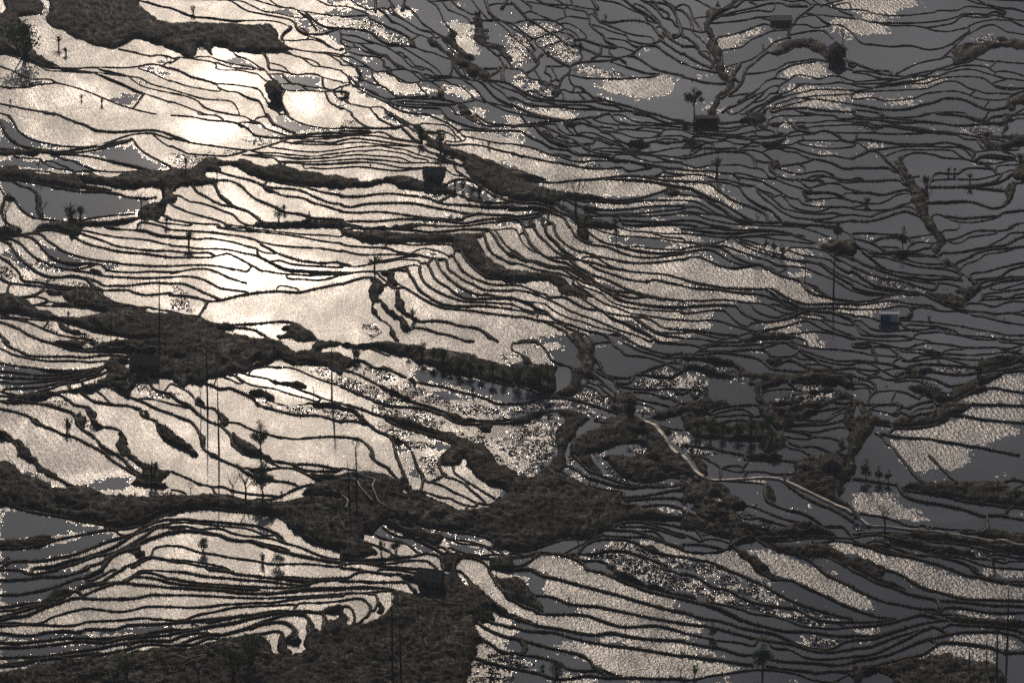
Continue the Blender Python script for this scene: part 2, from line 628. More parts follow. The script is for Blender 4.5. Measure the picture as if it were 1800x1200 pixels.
E 0,68 12,70 30,71 42,69 50,68 58,66 68,68 80,70 92,73 105,75 112,78 120,82 130,86 140,90 150,92 165,95 155,96 145,95 132,90 122,84 110,84 98,83 85,81 72,79 60,77 52,74 48,71 40,73 25,76 12,77 0,76
E 85,58 105,58 108,62 108,72 95,74 85,70
5 102,92 110,88 120,83
E 126,50 135,53 145,58 160,65 175,74 180,78 180,90 165,84 150,76 140,70 133,62
5 0,87 20,87 35,85 50,84 62,85 80,87 92,89 102,93 112,95 130,96 155,98 180,98
5 150,95 165,95 180,94
6 0,96 10,98 25,95 45,94 70,94 85,96 100,99 118,102 135,105 145,105 155,106 180,107
4 70,94 85,95
6 128,110 135,107 148,105
5 0,103 18,104 35,103 50,104 65,106 80,108 95,110 120,111 128,111
5 0,113 20,113 40,113 60,111 80,111 100,112 118,114 130,115 142,113 155,111 170,110 180,110
6 0,114 10,117 20,119
E 0,116 15,118 50,119 70,117 90,117 118,119 60,120 0,120
4 68,117 80,116 105,118 130,118 145,116 160,114 180,112
C 84,82 100,84 115,83 105,90 92,89 82,86
C 50,46 65,46 72,50 90,50 70,51 55,50
C 111,103 135,106 128,110 112,109
C 70,112 100,113 118,115 130,118 80,116 70,115
C 110,40 120,38 160,58 152,56
C 114,72 120,70 140,74 165,88 180,94 165,95 150,92 130,84 118,78
C 120,0 132,6 150,12 175,13 180,18 130,17 120,13 110,8 108,2
C 144,3 150,0 180,0 180,11 165,10
S 0,5 10,6 20,14 8,14 0,12
C 0,13 22,14 15,16 0,16
C 40,0 50,1 65,10 60,12 50,9
O hut 97,73 22
O bush 105,38 20
O palm 85,28 20
O shrub 118,48 10
O bare 53,27 10
O shrub 128,80 12
O bush 137,85 11
O shrub 146,86 10
O bush 145,85 9
O bare 139,32 12
O shrub 156,35 7
O shrub 31,56 4
O shrub 149,33 3
O shrub 120,78 8
@3,1
5 8,0 12,5 15,10
5 10,0 25,3 45,6 55,7 65,6 80,4 90,3 100,0
5 20,0 30,2 40,4 55,7
5 0,13 12,11 25,10 40,8 60,7
E 55,7 65,8 70,12 66,15 60,12 55,11
25,12 45,11 48,15 55,20 60,22 75,23 90,26
56,12 60,17 65,21
65,13 67,18 70,21
5 68,10 80,12 92,16 95,19 105,22 110,27 115,29 125,32 140,31 150,29 165,31
72,20 85,20 95,24 108,29 118,34 125,40 128,43
75,23 90,27 100,30
70,21 82,25 95,29 105,33 
90,25 102,30 115,34 120,37
74,5 80,8 84,10
90,4 85,5 95,9 110,11 125,12 145,12 165,13 180,14
103,0 110,7 120,10 130,12
107,1 118,2 125,6 135,9 145,9 160,11 180,10
4 130,0 145,2 155,6 165,9 180,9
5 150,0 160,3 170,6 180,7
82,11 88,13 98,14 106,15 109,18
96,18 105,19 113,20 120,22 130,25 145,25 152,23 158,20
110,17 120,16 130,17 145,18 158,20
130,16 140,14 150,15 160,15
112,12 114,16
158,20 160,17 170,16 180,17
152,24 153,27 155,30 
152,24 165,23 180,23
155,28 160,26 175,27
5 155,30 165,30 180,29
E 122,31 130,29 140,30 145,33 150,33 140,35 125,34
E 122,38 130,36 135,38 135,41 128,42
4 0,14 10,13 25,13 35,14 42,17 48,20 55,24 65,27 72,32 78,37 90,41 105,43 
5 0,18 10,19 15,22 22,26 32,30 40,35 50,37 60,38 68,42 80,43 95,44 110,48
5 15,12 25,14 28,18 35,24 42,29 52,32 62,34 75,32 85,31 
58,33 62,38 70,41
65,30 75,32 80,33 84,38
75,33 82,38 92,37
35,14 40,18 42,23 47,26 55,29 65,31
48,23 55,26 60,30
E 30,17 37,17 42,22 42,26 50,29 60,31 55,33 45,29 38,25 32,20
84,38 95,36 105,36 115,37 122,40
93,39 110,40 120,41
84,38 80,42
4 107,45 112,43 125,43 140,43 150,44 158,47 165,49 180,52
125,43 130,46 140,49 150,51 165,51 180,52
4 150,44 160,44 175,46 180,45
125,42 135,41 150,40 165,37 180,35
5 110,49 125,50 140,53 155,55 165,57 180,58
4 0,32 12,34 25,37 35,41 42,43 55,46 63,49 75,50 85,49 100,49 112,50
E 42,42 50,41 60,43 62,46 50,45
5 0,41 12,45 25,48 40,51 55,53 70,56 85,58 100,58 110,57 118,57 121,60 130,60 140,58 147,57
143,54 144,57 150,56 157,57 160,60
5 161,59 155,64 148,67
160,61 170,63 180,63
4 146,66 160,66 180,65
5 8,69 25,71 45,72 65,70 85,69 105,67 125,66 140,67 150,69 165,71 180,71
4 87,68 110,69 130,70 150,72 165,75 180,77
E 0,57 10,60 20,64 32,68 40,70 25,70 10,68 3,66 12,71 20,75 30,79 45,83 60,84 75,86 90,89 105,91 95,92 75,90 60,89 48,90 45,92 50,96 60,98 68,103 80,108 90,112 105,116 112,118 115,120 70,120 65,112 60,105 50,100 40,95 25,93 10,92 0,92
5 70,86 90,89 105,91 120,91 135,89 148,85 158,82 167,79 175,82 180,85
E 160,82 167,79 178,84 170,86 160,85
4 55,89 75,92 95,93 115,94 130,92 150,91 180,91
5 58,91 70,97 85,100 105,101 125,100 140,98 160,97 180,97
E 68,95 80,99 100,102 82,103
4 75,100 90,105 110,106 130,105 150,103 180,100
4 82,107 100,107 120,108 145,108 165,107 180,105
115,112 130,113 150,114 170,113 180,112
118,116 140,117 160,116 180,116
5 0,93 12,95 25,95 40,99 50,104 62,109 70,115
5 0,100 20,99 35,101 45,105
5 0,108 15,107 30,105 45,107 55,111 60,120
5 0,111 15,111 30,108
7 0,111 8,113 13,120
E 18,108 23,112 25,120 20,120 17,114
E 32,106 35,110 38,120 32,120 30,112
5 38,114 42,116 45,120
4 80,113 95,115 105,120
R 0,33 15,36 28,40 38,46 50,52 45,53 25,48 0,40
R 0,44 25,49 45,53 70,57 90,59 105,61 118,64 110,66 85,68 60,70 45,71 30,67 0,56
R 22,75 40,72 60,71 90,70 120,71 150,73 180,78 170,80 155,83 135,84 118,86 98,89 80,86 50,83 35,79
R 80,97 90,95 100,95 130,94 150,92 180,92 180,95 150,97 120,99 100,99
R 82,107 110,108 135,105 155,104 180,102 180,104 150,107
R 28,0 65,0 66,3 55,6 40,5
R 12,16 22,15 28,24 30,27 22,24
R 162,58 175,58 180,60 180,63 165,61
R 150,67 165,66 180,67 180,69
R 36,108 50,108 58,115 60,120 44,120
R 0,101 20,100 30,103 15,105 0,106
R 22,112 32,111 36,120 25,120
R 155,90 170,87 180,88 180,91 160,90
R 62,45 80,46 105,48 100,49 70,49
R 120,48 150,52 145,54 122,50
R 0,25 7,25 3,32 0,31
S 60,51 90,51 100,55 80,57
R 110,2 118,4 125,10 115,8
R 160,46 172,49 180,50 180,47
O bare 67,108 48
O bare 77,120 28
O bush 109,120 10
O bush 42,96 8
O shrub 54,95 8
O bare 147,41 7
@4,1
E 14,2 36,2 37,9 14,9
5 0,9 15,10 40,10 60,8 70,6
4 0,12 15,12 30,13 45,15 55,14 65,12
0,14 12,15 20,17 35,18 48,18 55,17 65,13 74,12 78,15
E 70,0 85,0 87,5 82,10 90,12 100,13 102,10 108,8 112,10 118,13 128,17 125,14 115,10 105,7 95,9 90,10 88,15 80,14 75,10 65,9 60,9
4 90,8 95,4 105,2 120,2 140,1 160,2 165,5 180,5
112,9 125,9 140,9 155,7 180,8
E 104,8 115,9 125,12 130,15 132,19 128,16 118,15 112,11
130,15 140,13 160,12 180,11
6 118,14 127,18 135,20
0,17 8,20 18,23 30,25 42,27 
0,15 12,18 22,20 40,21 55,22 65,20 75,18 85,17 95,18
E 16,18 20,18 20,22 17,22
76,19 78,22
4 22,22 40,23 55,24 65,24 72,28 82,31 90,33 100,33
4 68,25 75,23 90,24 105,21
5 105,24 118,18 125,18 135,20 140,20 146,18 155,19 165,24 170,28 180,30
155,19 170,20 180,20
E 97,16 108,21 108,24 98,20
70,27 80,26 95,25 107,23
E 80,30 95,29 105,28 107,24 112,24 110,27 104,32 99,36 96,34 85,35
112,24 125,22 135,21
125,22 128,27
0,24 6,25 7,27 12,24 20,24
0,27 10,27
0,29 10,28 18,28 30,30 45,28 55,31 65,32
40,27 50,25 60,26 68,27
58,39 62,36 70,34 80,34
65,33 75,30 85,31
0,36 12,35 22,32 28,31 33,33 34,35
5 0,45 8,43 16,38 25,36 40,37 55,36 58,39
5 0,47 12,45 25,42 40,40 55,40 65,41 72,44 76,49 77,55
60,39 70,38 78,39 84,41 90,45 96,50 
84,41 90,38 100,37 110,40 120,41 128,45 138,48
5 77,49 85,51 93,51
E 92,52 98,49 103,52 103,56 97,58 94,58
5 92,52 92,58 96,62 105,67 115,69 125,69 135,70 145,70 150,73
5 103,55 118,53 130,51 138,48 150,50 160,53 168,57 180,58
122,53 128,56
102,57 110,60 122,63 135,61 148,60 158,64 165,68 180,69
4 100,36 115,36 125,39 135,42 148,44 160,44 170,46 180,47
96,34 105,33 115,32 125,28 140,28 155,28 168,28
122,31 135,34 150,36 165,36 180,34
0,53 8,55 16,57 30,54 45,54 60,54 72,57 82,58 88,62 92,67 98,67
4 0,59 15,60 30,60 42,62 52,63 58,67 62,74
55,63 65,64 80,68 92,69 100,70 110,74 120,77 128,79
58,67 72,69 82,71 90,75 100,80 106,84
E 104,82 108,84 110,88 104,86
4 0,64 15,64 28,66 38,69 45,69 58,72 65,75 75,77
4 0,71 15,72 35,72 50,74 60,77 75,77
5 0,72 15,72 30,75 38,81 48,88 58,93 70,97 82,102 88,106 91,113 100,114
5 0,77 10,79 22,85 35,91 48,98 58,104 68,110 80,114 95,115 
5 0,85 15,87 22,89 30,94 42,100 52,108 62,112 75,114
60,77 65,85 72,91 82,97 92,101 98,106 105,112
E 102,107 106,108 105,111 102,110
75,77 82,81 92,83 96,86
E 93,85 98,86 98,88
4 78,79 80,84 86,90 95,96 105,103 115,108 125,110 140,111 155,110 165,107 180,106
4 83,82 92,87 98,92 106,99 118,102 130,104 145,105 160,104 170,107
96,88 103,86 110,91 115,97 125,101 140,103 150,101 155,98
4 108,86 115,89 122,90 128,95 140,97 155,98 170,98 180,99
122,69 128,74 134,78
4 134,78 145,75 155,73 165,74 172,78 180,80
E 127,79 138,80 138,83 128,83
5 128,79 128,84 132,89
4 137,82 150,82 160,83 168,86 175,90 180,92
135,90 150,89 162,88 175,90
E 126,92 135,89 132,93
170,84 180,83
4 140,68 150,66 160,68 168,72 180,72
132,67 140,65 150,65
E 146,70 150,71 151,74 148,74
0,91 12,92 22,96 32,102 40,106 52,109
5 0,98 15,98 22,101 32,105 42,107
0,103 20,105 35,106 48,109 60,114 75,117
0,106 15,107 25,111 40,114 60,117 90,118 130,119
0,112 15,113 30,117 50,120
0,116 15,118
95,115 110,114 125,116 140,118 155,119
4 138,112 150,114 165,114 180,112
5 108,116 130,117 150,118 165,120
R 0,60 15,61 28,62 33,66 20,65 0,63
R 0,66 20,67 28,70 0,70
R 0,74 20,73 32,76 40,83 55,92 66,99 55,99 45,95 30,86 15,79 0,76
R 0,79 8,80 18,85 0,84
R 0,88 15,88 25,93 30,97 20,94 0,90
R 100,6 110,5 130,6 128,8 110,8
R 140,11 158,9 165,10 150,12
R 165,4 180,3 180,5 168,6
R 134,30 150,30 150,33 138,33
R 142,37 156,38 150,40 142,39
R 67,68 80,69 95,72 90,74 78,71
R 0,103 15,104 18,107 0,106
R 50,116 75,117 90,119 60,120
R 108,57 118,56 140,58 120,61 110,59
S 100,58 110,61 125,66 110,67 100,63
S 133,85 145,84 145,88 135,89
R 140,91 150,90 160,96 140,97 132,94
R 90,7 98,6 92,9
R 105,30 115,27 118,30 108,34
R 33,73 50,76 45,78 38,78
C 97,88 103,88 108,93 100,92
R 82,83 90,88 92,91 85,87
O lolly 12,9 38
O hutlow 25,10 22
O palm 36,67 25
O palm 164,120 9
O bare 79,116 15
@5,1
4 0,0 12,3 25,4 45,4 65,3 80,0
5 30,2 45,5 65,7 75,8 95,10 110,12 130,11 145,10 160,10
E 150,10 161,8 163,15 160,23 158,22 159,14
5 90,0 105,1 120,3 130,5 140,8 152,9
5 120,3 130,7 145,10
5 142,6 148,3 160,2 180,0
140,3 136,5
E 160,0 168,0 165,4 180,0 180,2 170,5 163,8 158,8
4 0,5 15,6 30,7 42,10 50,13 60,14 70,15 85,18 100,19
5 0,9 15,9 25,12 40,13 50,15 65,17 80,18 100,20 120,22
5 0,11 15,12 22,15 30,14
20,13 22,17 25,20
5 0,4 20,5 40,8 55,9 75,8 85,9
4 5,20 20,20 35,21 60,21 80,20 95,21 108,22 118,26 130,27
4 100,19 115,21 125,23 135,25 150,27 165,30 175,31
E 120,22 135,20 150,19 148,22 165,24 180,18 180,32 172,33 165,36 145,37 138,36 134,31 128,26 145,28 160,31 170,30 165,27 145,24
E 0,18 3,21 3,26 0,27
4 130,26 135,34 140,37
5 4,27 20,28 35,30 50,32 65,32 80,32 95,30 105,31 115,34 125,38 128,42
0,28 8,32 15,38
4 18,38 30,37 45,35 60,34 80,34 95,35 110,35 118,38 124,43 127,47
35,44 45,40 55,38 70,38 90,38 105,39 112,44 118,47
4 50,50 53,45 60,42 70,41 85,43 95,46 110,47 120,48 127,50
48,46 54,44 60,42
5 0,46 8,43 15,40 22,39 28,42 35,49 42,55 48,60 52,68 56,74
E 38,49 50,50 54,57 60,65 66,75 72,80 78,82 75,92 76,97 80,108 86,116 88,120 78,120 73,112 68,102 63,95 61,92 64,88 62,82 56,75 53,67 48,59 42,53
E 160,75 168,72 168,80 165,90 158,96 160,86
5 0,57 20,57 35,57 45,61
5 0,71 20,71 35,70 48,70 54,74
0,68 6,67 12,70
5 0,83 15,83 30,85 45,82 55,80 62,83
4 0,80 8,82
0,91 8,93 15,94 28,94 38,90 45,86 55,84 65,86
0,98 15,95
0,100 15,101 35,101 50,96 60,93
0,106 18,108 25,105 40,101 52,98 62,99 68,104
5 0,113 15,113 30,110 45,105 55,103 65,106 72,109
5 127,50 132,46 140,43 155,44 170,46
130,40 145,38 160,38 175,37
150,36 160,40 170,43
128,48 135,45 150,46 168,47
127,50 135,52 150,52 165,49 172,49
5 135,52 145,57 150,61 151,64
E 147,57 152,58 153,64 149,65
150,60 152,55 160,54 175,54
4 110,63 118,58 130,57 145,58
92,62 100,63 110,63
85,64 92,62
82,71 95,69 112,69
115,69 130,69 145,66 155,63 168,59
4 156,65 150,70 140,73 125,75 100,77
6 80,77 100,77 120,77 140,79 160,81
5 120,76 140,74 155,71 165,65 175,58
62,67 70,66
5 76,94 95,93 115,92 130,94 142,98 150,99 160,96 166,88 169,78 172,73 180,72
83,112 84,107 90,106 98,109 108,113 125,114 140,112 152,109
5 98,108 115,110 130,109 145,108 152,108 160,104 180,102
E 175,45 180,42 180,70 170,68 172,60 176,55
165,119 175,116 180,115
R 128,50 140,47 150,48 165,49 150,52 140,52
R 5,29 20,31 40,34 30,37 18,37 10,33
R 46,10 60,11 66,12 64,14 50,12
R 65,4 75,2 73,6
S 120,15 150,12 158,14 155,19 125,21
S 0,13 18,13 22,18 5,19
S 145,75 158,74 160,80 145,78
S 0,3 12,4 5,5
C 33,45 50,42 48,49 40,48
O palm 78,78 18
O palm 123,74 14
O palm 101,64 9
O palm 107,63 8
O palm 176,52 12
O bush 15,96 9
O shrub 54,120 3
@0,2
E 0,0 20,0 22,3 20,8 10,8 0,10
5 0,10 15,9 30,7 40,7 45,9 50,14 58,19 65,24 75,28 85,31 95,33 108,35 120,36 130,38 145,39 160,40 180,40
5 35,5 42,4 50,3 60,4 68,6 76,9 85,14 95,18 108,21 120,24 135,26 150,27 165,29 180,31
E 35,5 42,3 50,2 60,3 70,6 80,9 84,3 80,0 40,0
4 82,4 90,4 100,6 115,9 130,11 145,12 160,14 172,17 180,18
4 80,8 84,6 90,8 100,11 112,15 122,19 135,21 150,23 165,24 180,24
4 115,0 130,1 145,2 155,3 163,6 172,8 180,8
5 15,9 25,9 35,12 40,16 45,22 52,29 60,34 70,37 82,38 90,37 100,38 108,40 113,45
5 0,12 10,12 18,15 25,20 32,27 40,33 50,38 60,42 70,44 85,46 98,48 112,51 130,52 150,53 180,52
5 0,14 8,17 13,22 18,29 25,36 33,42 40,47 50,51 60,52 70,51 80,51 90,53 98,55 103,57 110,61 120,61 135,61 150,59 165,58 180,59
4 70,44 85,43 95,41 103,38
4 113,44 120,46 140,47 160,46 180,46
E 95,45 105,45 108,48 110,50 100,49 93,47
5 0,31 8,36 15,42 20,47 22,53 27,56 40,57 55,60 72,62 88,64 98,63 105,64 108,68
5 75,50 85,52 92,54 96,58 100,63
5 98,64 108,66 120,66 135,66 143,69 155,71 168,70 180,69
6 0,54 10,58 25,60 45,62 65,65 85,64 95,65 105,70 115,76 125,80 140,83 150,87
E 45,66 65,67 85,65 95,66 105,71 120,79 135,83 150,88 165,89 180,90 180,120 150,118 130,115 110,112 95,108 80,102 65,98 50,96 35,94 20,90 0,88 0,67 8,69 18,75 30,80 42,86 52,90 65,94 85,94 105,93 115,89 95,86 80,85 65,84 50,83 60,79 75,80 68,76 65,70 55,71
5 8,68 15,73 30,73 38,70 45,66
4 30,73 42,74 50,77 45,80 35,82
50,77 60,79 80,80 100,81 120,82
35,82 55,83 75,84 100,86 125,85 145,85
4 145,84 155,84 165,86 180,88
0,91 15,95 30,96 45,97 60,98 75,102 90,106 110,112
4 0,95 15,97 30,100 45,106 60,112 75,115 90,117 100,120
5 0,100 12,104 22,108 30,113 42,118 48,120
5 0,113 4,117 7,120
45,106 52,98
60,98 75,108 90,112
E 55,98 70,105 85,110 85,116 70,110 60,104
S 8,100 22,105 40,112 55,118 45,119 30,110
S 40,98 55,103 60,110 48,106
S 72,105 90,110 110,116 120,120 95,117 80,112
R 37,59 60,60 95,61 98,64 70,62
S 12,58 20,50 60,53 92,56 98,63 75,61 50,58 28,55
S 0,34 12,42 20,50 20,56 0,52
C 0,25 12,25 20,30 35,42 40,47 28,46 22,45 10,35 0,30
C 44,14 55,20 70,28 88,34 85,38 70,37 55,32 45,22
C 22,18 32,27 25,28
C 32,30 45,36 60,42 72,45 60,48 45,45 35,36
C 45,30 60,34 72,38 88,38 90,42 75,43 60,41 50,36
C 110,36 128,40 125,45 115,44 108,40
O post 76,9 7
O pole 168,120 62
O pole 117,113 26
O pole 20,9 9
O shrub 72,98 8
@1,2
4 0,2 15,3 30,4 45,5 60,7 75,9 88,12 95,15 108,18 125,20 145,21 160,22 180,25
50,0 60,2 80,4 100,5 120,7 140,10 155,13 170,15 180,16
80,1 100,3 120,5 140,7 165,8 180,9
4 0,9 15,10 28,12 40,11 55,13 70,16 80,19 88,21
90,21 95,25 105,27 112,27
5 91,22 92,29
95,17 103,21 112,26 120,30 130,33
5 115,28 125,31 135,34 148,36 160,37 175,36 180,38
4 0,19 15,20 30,22 45,22 60,23 75,26 90,29 97,32 105,36 115,41 125,44 140,45 155,46 180,47
4 0,24 20,26 40,26 46,29 
4 0,31 20,31 40,31 50,29 60,27 68,30 78,35 88,41 95,45 103,46 115,48 130,49 150,50 170,49 180,49
4 105,36 115,35 125,38 140,40 160,41 180,42
4 124,53 140,54 155,55 168,53 180,49
4 0,40 20,39 40,39 55,41 65,43 80,46
4 0,47 12,45 25,43 38,43 48,46 58,51 66,54 80,58
4 0,52 15,51 30,53 42,58 52,63 64,65 80,67
5 0,59 12,59 22,62 35,68 45,72 53,76
5 0,71 15,72 28,74 40,77 53,76 65,73 80,70 95,68 115,67 135,68 150,65 165,62 180,59
115,61 130,63 135,65 
5 39,77 35,85 30,93
4 0,88 15,92 28,93 38,98 48,101 62,102 80,101
5 70,102 90,101 110,99 122,99 132,101 140,106 148,113 155,119
E 0,90 15,93 28,95 38,98 48,102 60,106 48,108 55,112 68,115 72,113 80,113 85,116 80,119 90,120 0,120
5 42,105 55,104 70,105 82,106 92,109 100,115 105,120
E 70,105 42,106 35,103 50,101 68,103
E 126,104 134,102 142,107 150,115 156,120 130,120 128,116 115,117 108,114 118,113 124,109 116,107
S 0,60 12,63 20,70 15,72 0,71
S 0,74 18,75 22,85 12,90 0,87
O palm 19,19 19
@2,2
4 0,2 18,1 40,0 60,1 78,2 92,4 110,3 130,1 155,1
E 0,2 15,4 40,5 55,7 75,6 110,7 140,5 150,5 152,11 143,11 145,18 150,26 160,34 170,40 180,45 180,54 165,54 152,50 142,42 133,33 127,26 121,23 119,14 110,14 95,15 75,15 50,16 25,15 10,10 0,8
150,4 160,3 180,1
4 154,1 162,4 167,10 173,18 180,24
5 158,5 162,10 165,16 170,22 180,30
5 150,5 153,15 157,24 165,30 180,37
4 50,15 75,18 95,17 115,18 120,23 119,28
4 0,17 12,19 30,20 48,21 60,25 72,27 85,29 95,32 110,33
75,26 82,23 90,22 100,24 108,27 113,30
4 0,24 20,28 40,28 60,28 80,29 92,31
30,37 50,34 65,31 80,30
0,40 15,41 30,39 50,36 65,34 80,35 84,38 
0,37 10,40
0,47 15,47 30,46 45,46 58,43 69,41 78,40 83,42
0,50 15,47 28,46 38,48 42,52 50,58 54,61
5 92,38 96,33 100,34 103,42 108,48 115,55 125,62 135,67 145,70 155,70 165,72 180,74
5 83,38 90,38 94,44 97,51 103,57 113,63 122,70 133,74 150,74 180,73
5 83,41 83,48 87,57 94,63 103,68 115,73 130,77 150,78 180,80
5 69,41 71,48 77,57 82,65 90,71 100,77 112,81 130,82 155,83 180,86
4 43,48 55,46 65,45 70,47
E 43,48 58,46 58,52 60,58 54,61 50,56
5 102,34 110,34 113,43 120,49 130,56 140,60 150,65 165,66 180,66
5 113,31 117,29 122,36 128,45 137,52 150,57 162,60 180,60
5 120,25 126,25 130,32 137,40 147,48 157,53 180,54
5 42,61 50,60 55,64 65,63 70,65 80,71 92,78 105,83 118,86 140,88 160,91 180,93
60,59 68,64
5 0,60 12,56 25,53 33,53 38,57
E 33,53 38,56 42,62 44,68 40,75 37,77 34,82 37,88 45,96 53,103 58,109 60,117 60,120 55,120 53,112 52,104 42,97 34,89 31,82 30,72 32,60
E 36,74 42,75 46,82 52,89 60,94 68,98 73,105 80,106 72,108 65,106 60,98 50,92 45,87 40,80
E 56,64 60,66 63,75 65,83 68,89 75,92 82,96 80,98 70,94 62,90 58,86 59,76
5 75,105 88,106 100,110 115,113 130,118 140,120
6 78,97 85,99 95,98 110,99 125,103 140,105 150,109 158,116 165,120
C 113,63 120,62 135,68 145,71 162,72 150,74 135,74 122,69
C 165,14 168,15 175,22 178,25 170,20
C 70,16 115,16 118,18 95,17 75,17
S 20,98 35,100 40,110 30,118 20,108
C 85,26 100,25 110,30 95,31
O palm 35,46 24
O shrub 76,96 10
@3,2
0,1 5,3 7,8 12,17 20,23 30,27 38,32 48,35 58,37 68,44 78,50 83,55 
5 12,0 15,8 20,17 28,25 38,31 50,32 60,34 70,42 78,46 85,54 88,58
8,7 14,5 17,8
5 22,0 28,8 36,15 43,22 52,28 65,32 75,36 80,37
5 35,0 38,8 47,16 55,24 65,30
5 44,0 48,10 57,18 70,25
5 77,26 90,30 105,33 120,36 135,37 155,36 180,33
5 62,0 66,8 74,14 85,18 100,20 115,26 130,30 150,31 165,29 180,27
E 70,0 77,0 80,4 78,12 85,15 80,15 72,9
77,0 85,8 95,14 105,17 115,18
82,0 95,4 110,8 125,9 140,10 155,11 165,13 180,15
110,18 120,20 135,20 150,22 180,23
4 110,18 120,21 135,24 155,26 180,25
112,0 125,3 140,4 160,6 180,6
145,4 160,9 180,11
5 80,37 88,38 100,42 112,44 118,44
4 75,31 88,31 95,35 100,38 110,43 125,46 145,48 160,49 172,52 180,54
5 80,35 84,41 95,46 108,50 120,54 140,57 150,55 165,58 180,61
5 78,46 85,50 95,53 108,58 120,64 135,69 155,74 180,77
5 0,24 5,26 15,33 30,37 45,41 58,42 65,46 75,52 82,57
5 0,27 10,33 25,38 40,43 53,44 62,50 75,57 88,61 100,68 105,70
5 88,57 98,63 110,67 125,68 140,72 160,76
5 105,70 115,76 125,79 145,82 165,83 180,83
5 110,70 125,74 140,73
0,36 10,39 25,44 40,47 52,49 65,54 72,61 82,65 95,70 103,77 115,82 130,85 155,87 180,88
E 0,43 15,47 30,48 45,49 55,55 62,61 75,66 80,70 80,77 73,74 65,70 55,67 52,72 50,68 45,60 40,56 20,56 0,54
4 65,60 78,67 90,76 100,81 115,86 125,90 145,93 165,96 180,97
4 50,66 60,70 70,73 80,79 92,86 105,91 125,94 140,95 150,99 160,105 175,107 180,107
4 0,60 10,61 18,64 28,68 36,70 38,74
4 0,65 15,67 25,70 35,75 45,79 58,86 70,91 88,97 100,102 115,108 135,114 145,119
5 40,74 55,74 65,79 78,85 95,88 105,95 118,100 130,106 145,113 155,120
4 0,73 12,77 20,80 28,86 36,88 43,95 52,99 65,103 80,108 95,112 103,117
16,78 25,79 35,81 45,88 60,95 75,99 88,104 105,108 115,112 127,120
4 0,80 12,85 20,88 30,90 38,91
0,86 12,88 22,91
5 0,94 12,94 25,97 35,99 48,105 58,112 65,120
4 35,98 50,101 60,106 70,111 80,114 85,120
4 127,93 135,99 145,105 155,110 180,111
105,68 108,74
103,113 110,113 125,120
5 8,120 15,119 25,120
5 128,95 140,103 155,112 180,116
E 58,113 65,110 72,113 75,120 65,120
R 100,36 120,40 145,38 180,34 180,54 160,48 125,45 110,42
R 105,52 125,56 145,57 165,60 180,63 180,76 155,73 135,68 118,62
R 112,75 140,78 165,82 180,82 130,80
R 135,85 180,90 180,96 160,94 140,91
R 65,10 75,15 95,22 115,27 130,32 160,31 180,28 180,32 150,36 120,35 100,32 78,25 60,18 50,10 45,0 60,0
R 150,97 180,98 180,105 165,103
C 80,3 100,10 150,12 180,16 180,22 150,22 115,18 95,13
C 48,14 60,22 75,28 88,31 80,32 65,29 55,22
C 60,36 75,46 82,52 75,50 60,38
C 85,50 105,60 120,66 140,72 110,67 95,62
C 55,47 70,52 90,62 75,57 60,50
C 110,96 125,97 140,104 155,115 135,110 120,102
C 35,68 48,64 50,70 40,73
C 75,103 95,108 120,118 90,116
C 70,115 85,117 110,112 128,120 80,120
C 15,84 30,87 35,90 20,88
R 155,10 180,12 180,14 158,11
R 125,21 150,23 180,24 160,25 130,23
O shrub 27,96 7
O shrub 57,105 5
O shrub 70,113 6
O tall 110,18 22
@4,2
0,0 20,3 40,5 60,5 80,4 100,4 115,6
0,1 30,0 50,2 80,2 100,3 112,6 125,11 140,15
4 0,6 25,8 45,10 70,9 90,7 125,8
70,8 85,9 100,12 118,14 135,16
0,15 20,17 35,17 50,12 60,10 80,9 95,11
4 0,22 12,20 25,19 40,21 48,26 58,32 68,36 80,39 90,42 97,47 
0,15 12,15 20,19
4 0,26 12,24 28,23 40,28 50,34 62,38 75,40
5 0,34 8,31 18,31 28,35 40,40 50,42 60,42 70,40 80,39 88,43 97,48 108,52 120,55 126,58 130,64 140,70 155,74 175,77 180,77
40,21 48,25 55,31 63,34 
92,41 98,45 103,49
103,47 108,44 111,41
55,13 62,18 70,22 82,26 95,30 108,33 125,36 140,37
4 30,19 45,20 60,25 75,30 90,34 100,39 115,41 130,43 145,49 160,55 172,62 180,66
60,12 70,14 80,17 85,18
62,15 75,20 88,24 103,28 112,33 130,35 145,39 155,46 165,52 180,60
113,21 125,21 140,22 155,26 170,30 180,35
110,24 125,29 140,31 155,34 158,36
145,37 155,43 165,49 175,53 180,56
155,27 165,34 180,42
158,36 165,42 175,47
160,28 175,32 180,33
E 150,16 158,12 165,15 172,14 180,14 180,27 165,26 150,22 145,19
150,0 165,2 175,6 180,9
125,0 140,4 150,8 155,10
4 129,58 135,60 142,64 150,70 155,73
E 134,59 142,62 148,68 144,70 138,64
5 0,54 10,57 25,60 45,63 65,64 85,64 95,65 105,71 115,76 130,80 155,80 180,80
0,61 12,64 
5 18,64 35,65 50,67 65,69 80,70 92,73 103,78 110,82
90,66 98,71 104,76
4 107,76 118,80 130,85 150,85 165,85 180,86
4 0,77 20,77 40,76 55,77 70,79 85,80 95,84 105,89
72,80 76,86 85,91 98,94 108,91 120,89
4 92,81 100,81 110,85 125,88
105,89 118,90 125,89
4 0,83 15,82 30,81 45,81
5 50,82 58,83 63,89 72,94 85,99 100,98 115,94 125,89 140,88 155,89 165,92 178,97 180,100
112,83 130,86 145,89 165,90 180,92
4 0,90 15,89 30,87 43,87
45,88 53,95 60,101 68,104
4 0,97 15,98 30,97 42,99 55,103 70,107 80,109 95,106 110,103 122,99 132,98 142,103 155,109 180,117
67,105 75,100 90,100
115,94 128,95 145,97 155,98 168,101 180,103
145,97 155,103 165,108 180,114
120,91 135,91 150,94
5 0,107 20,109 40,112 57,113
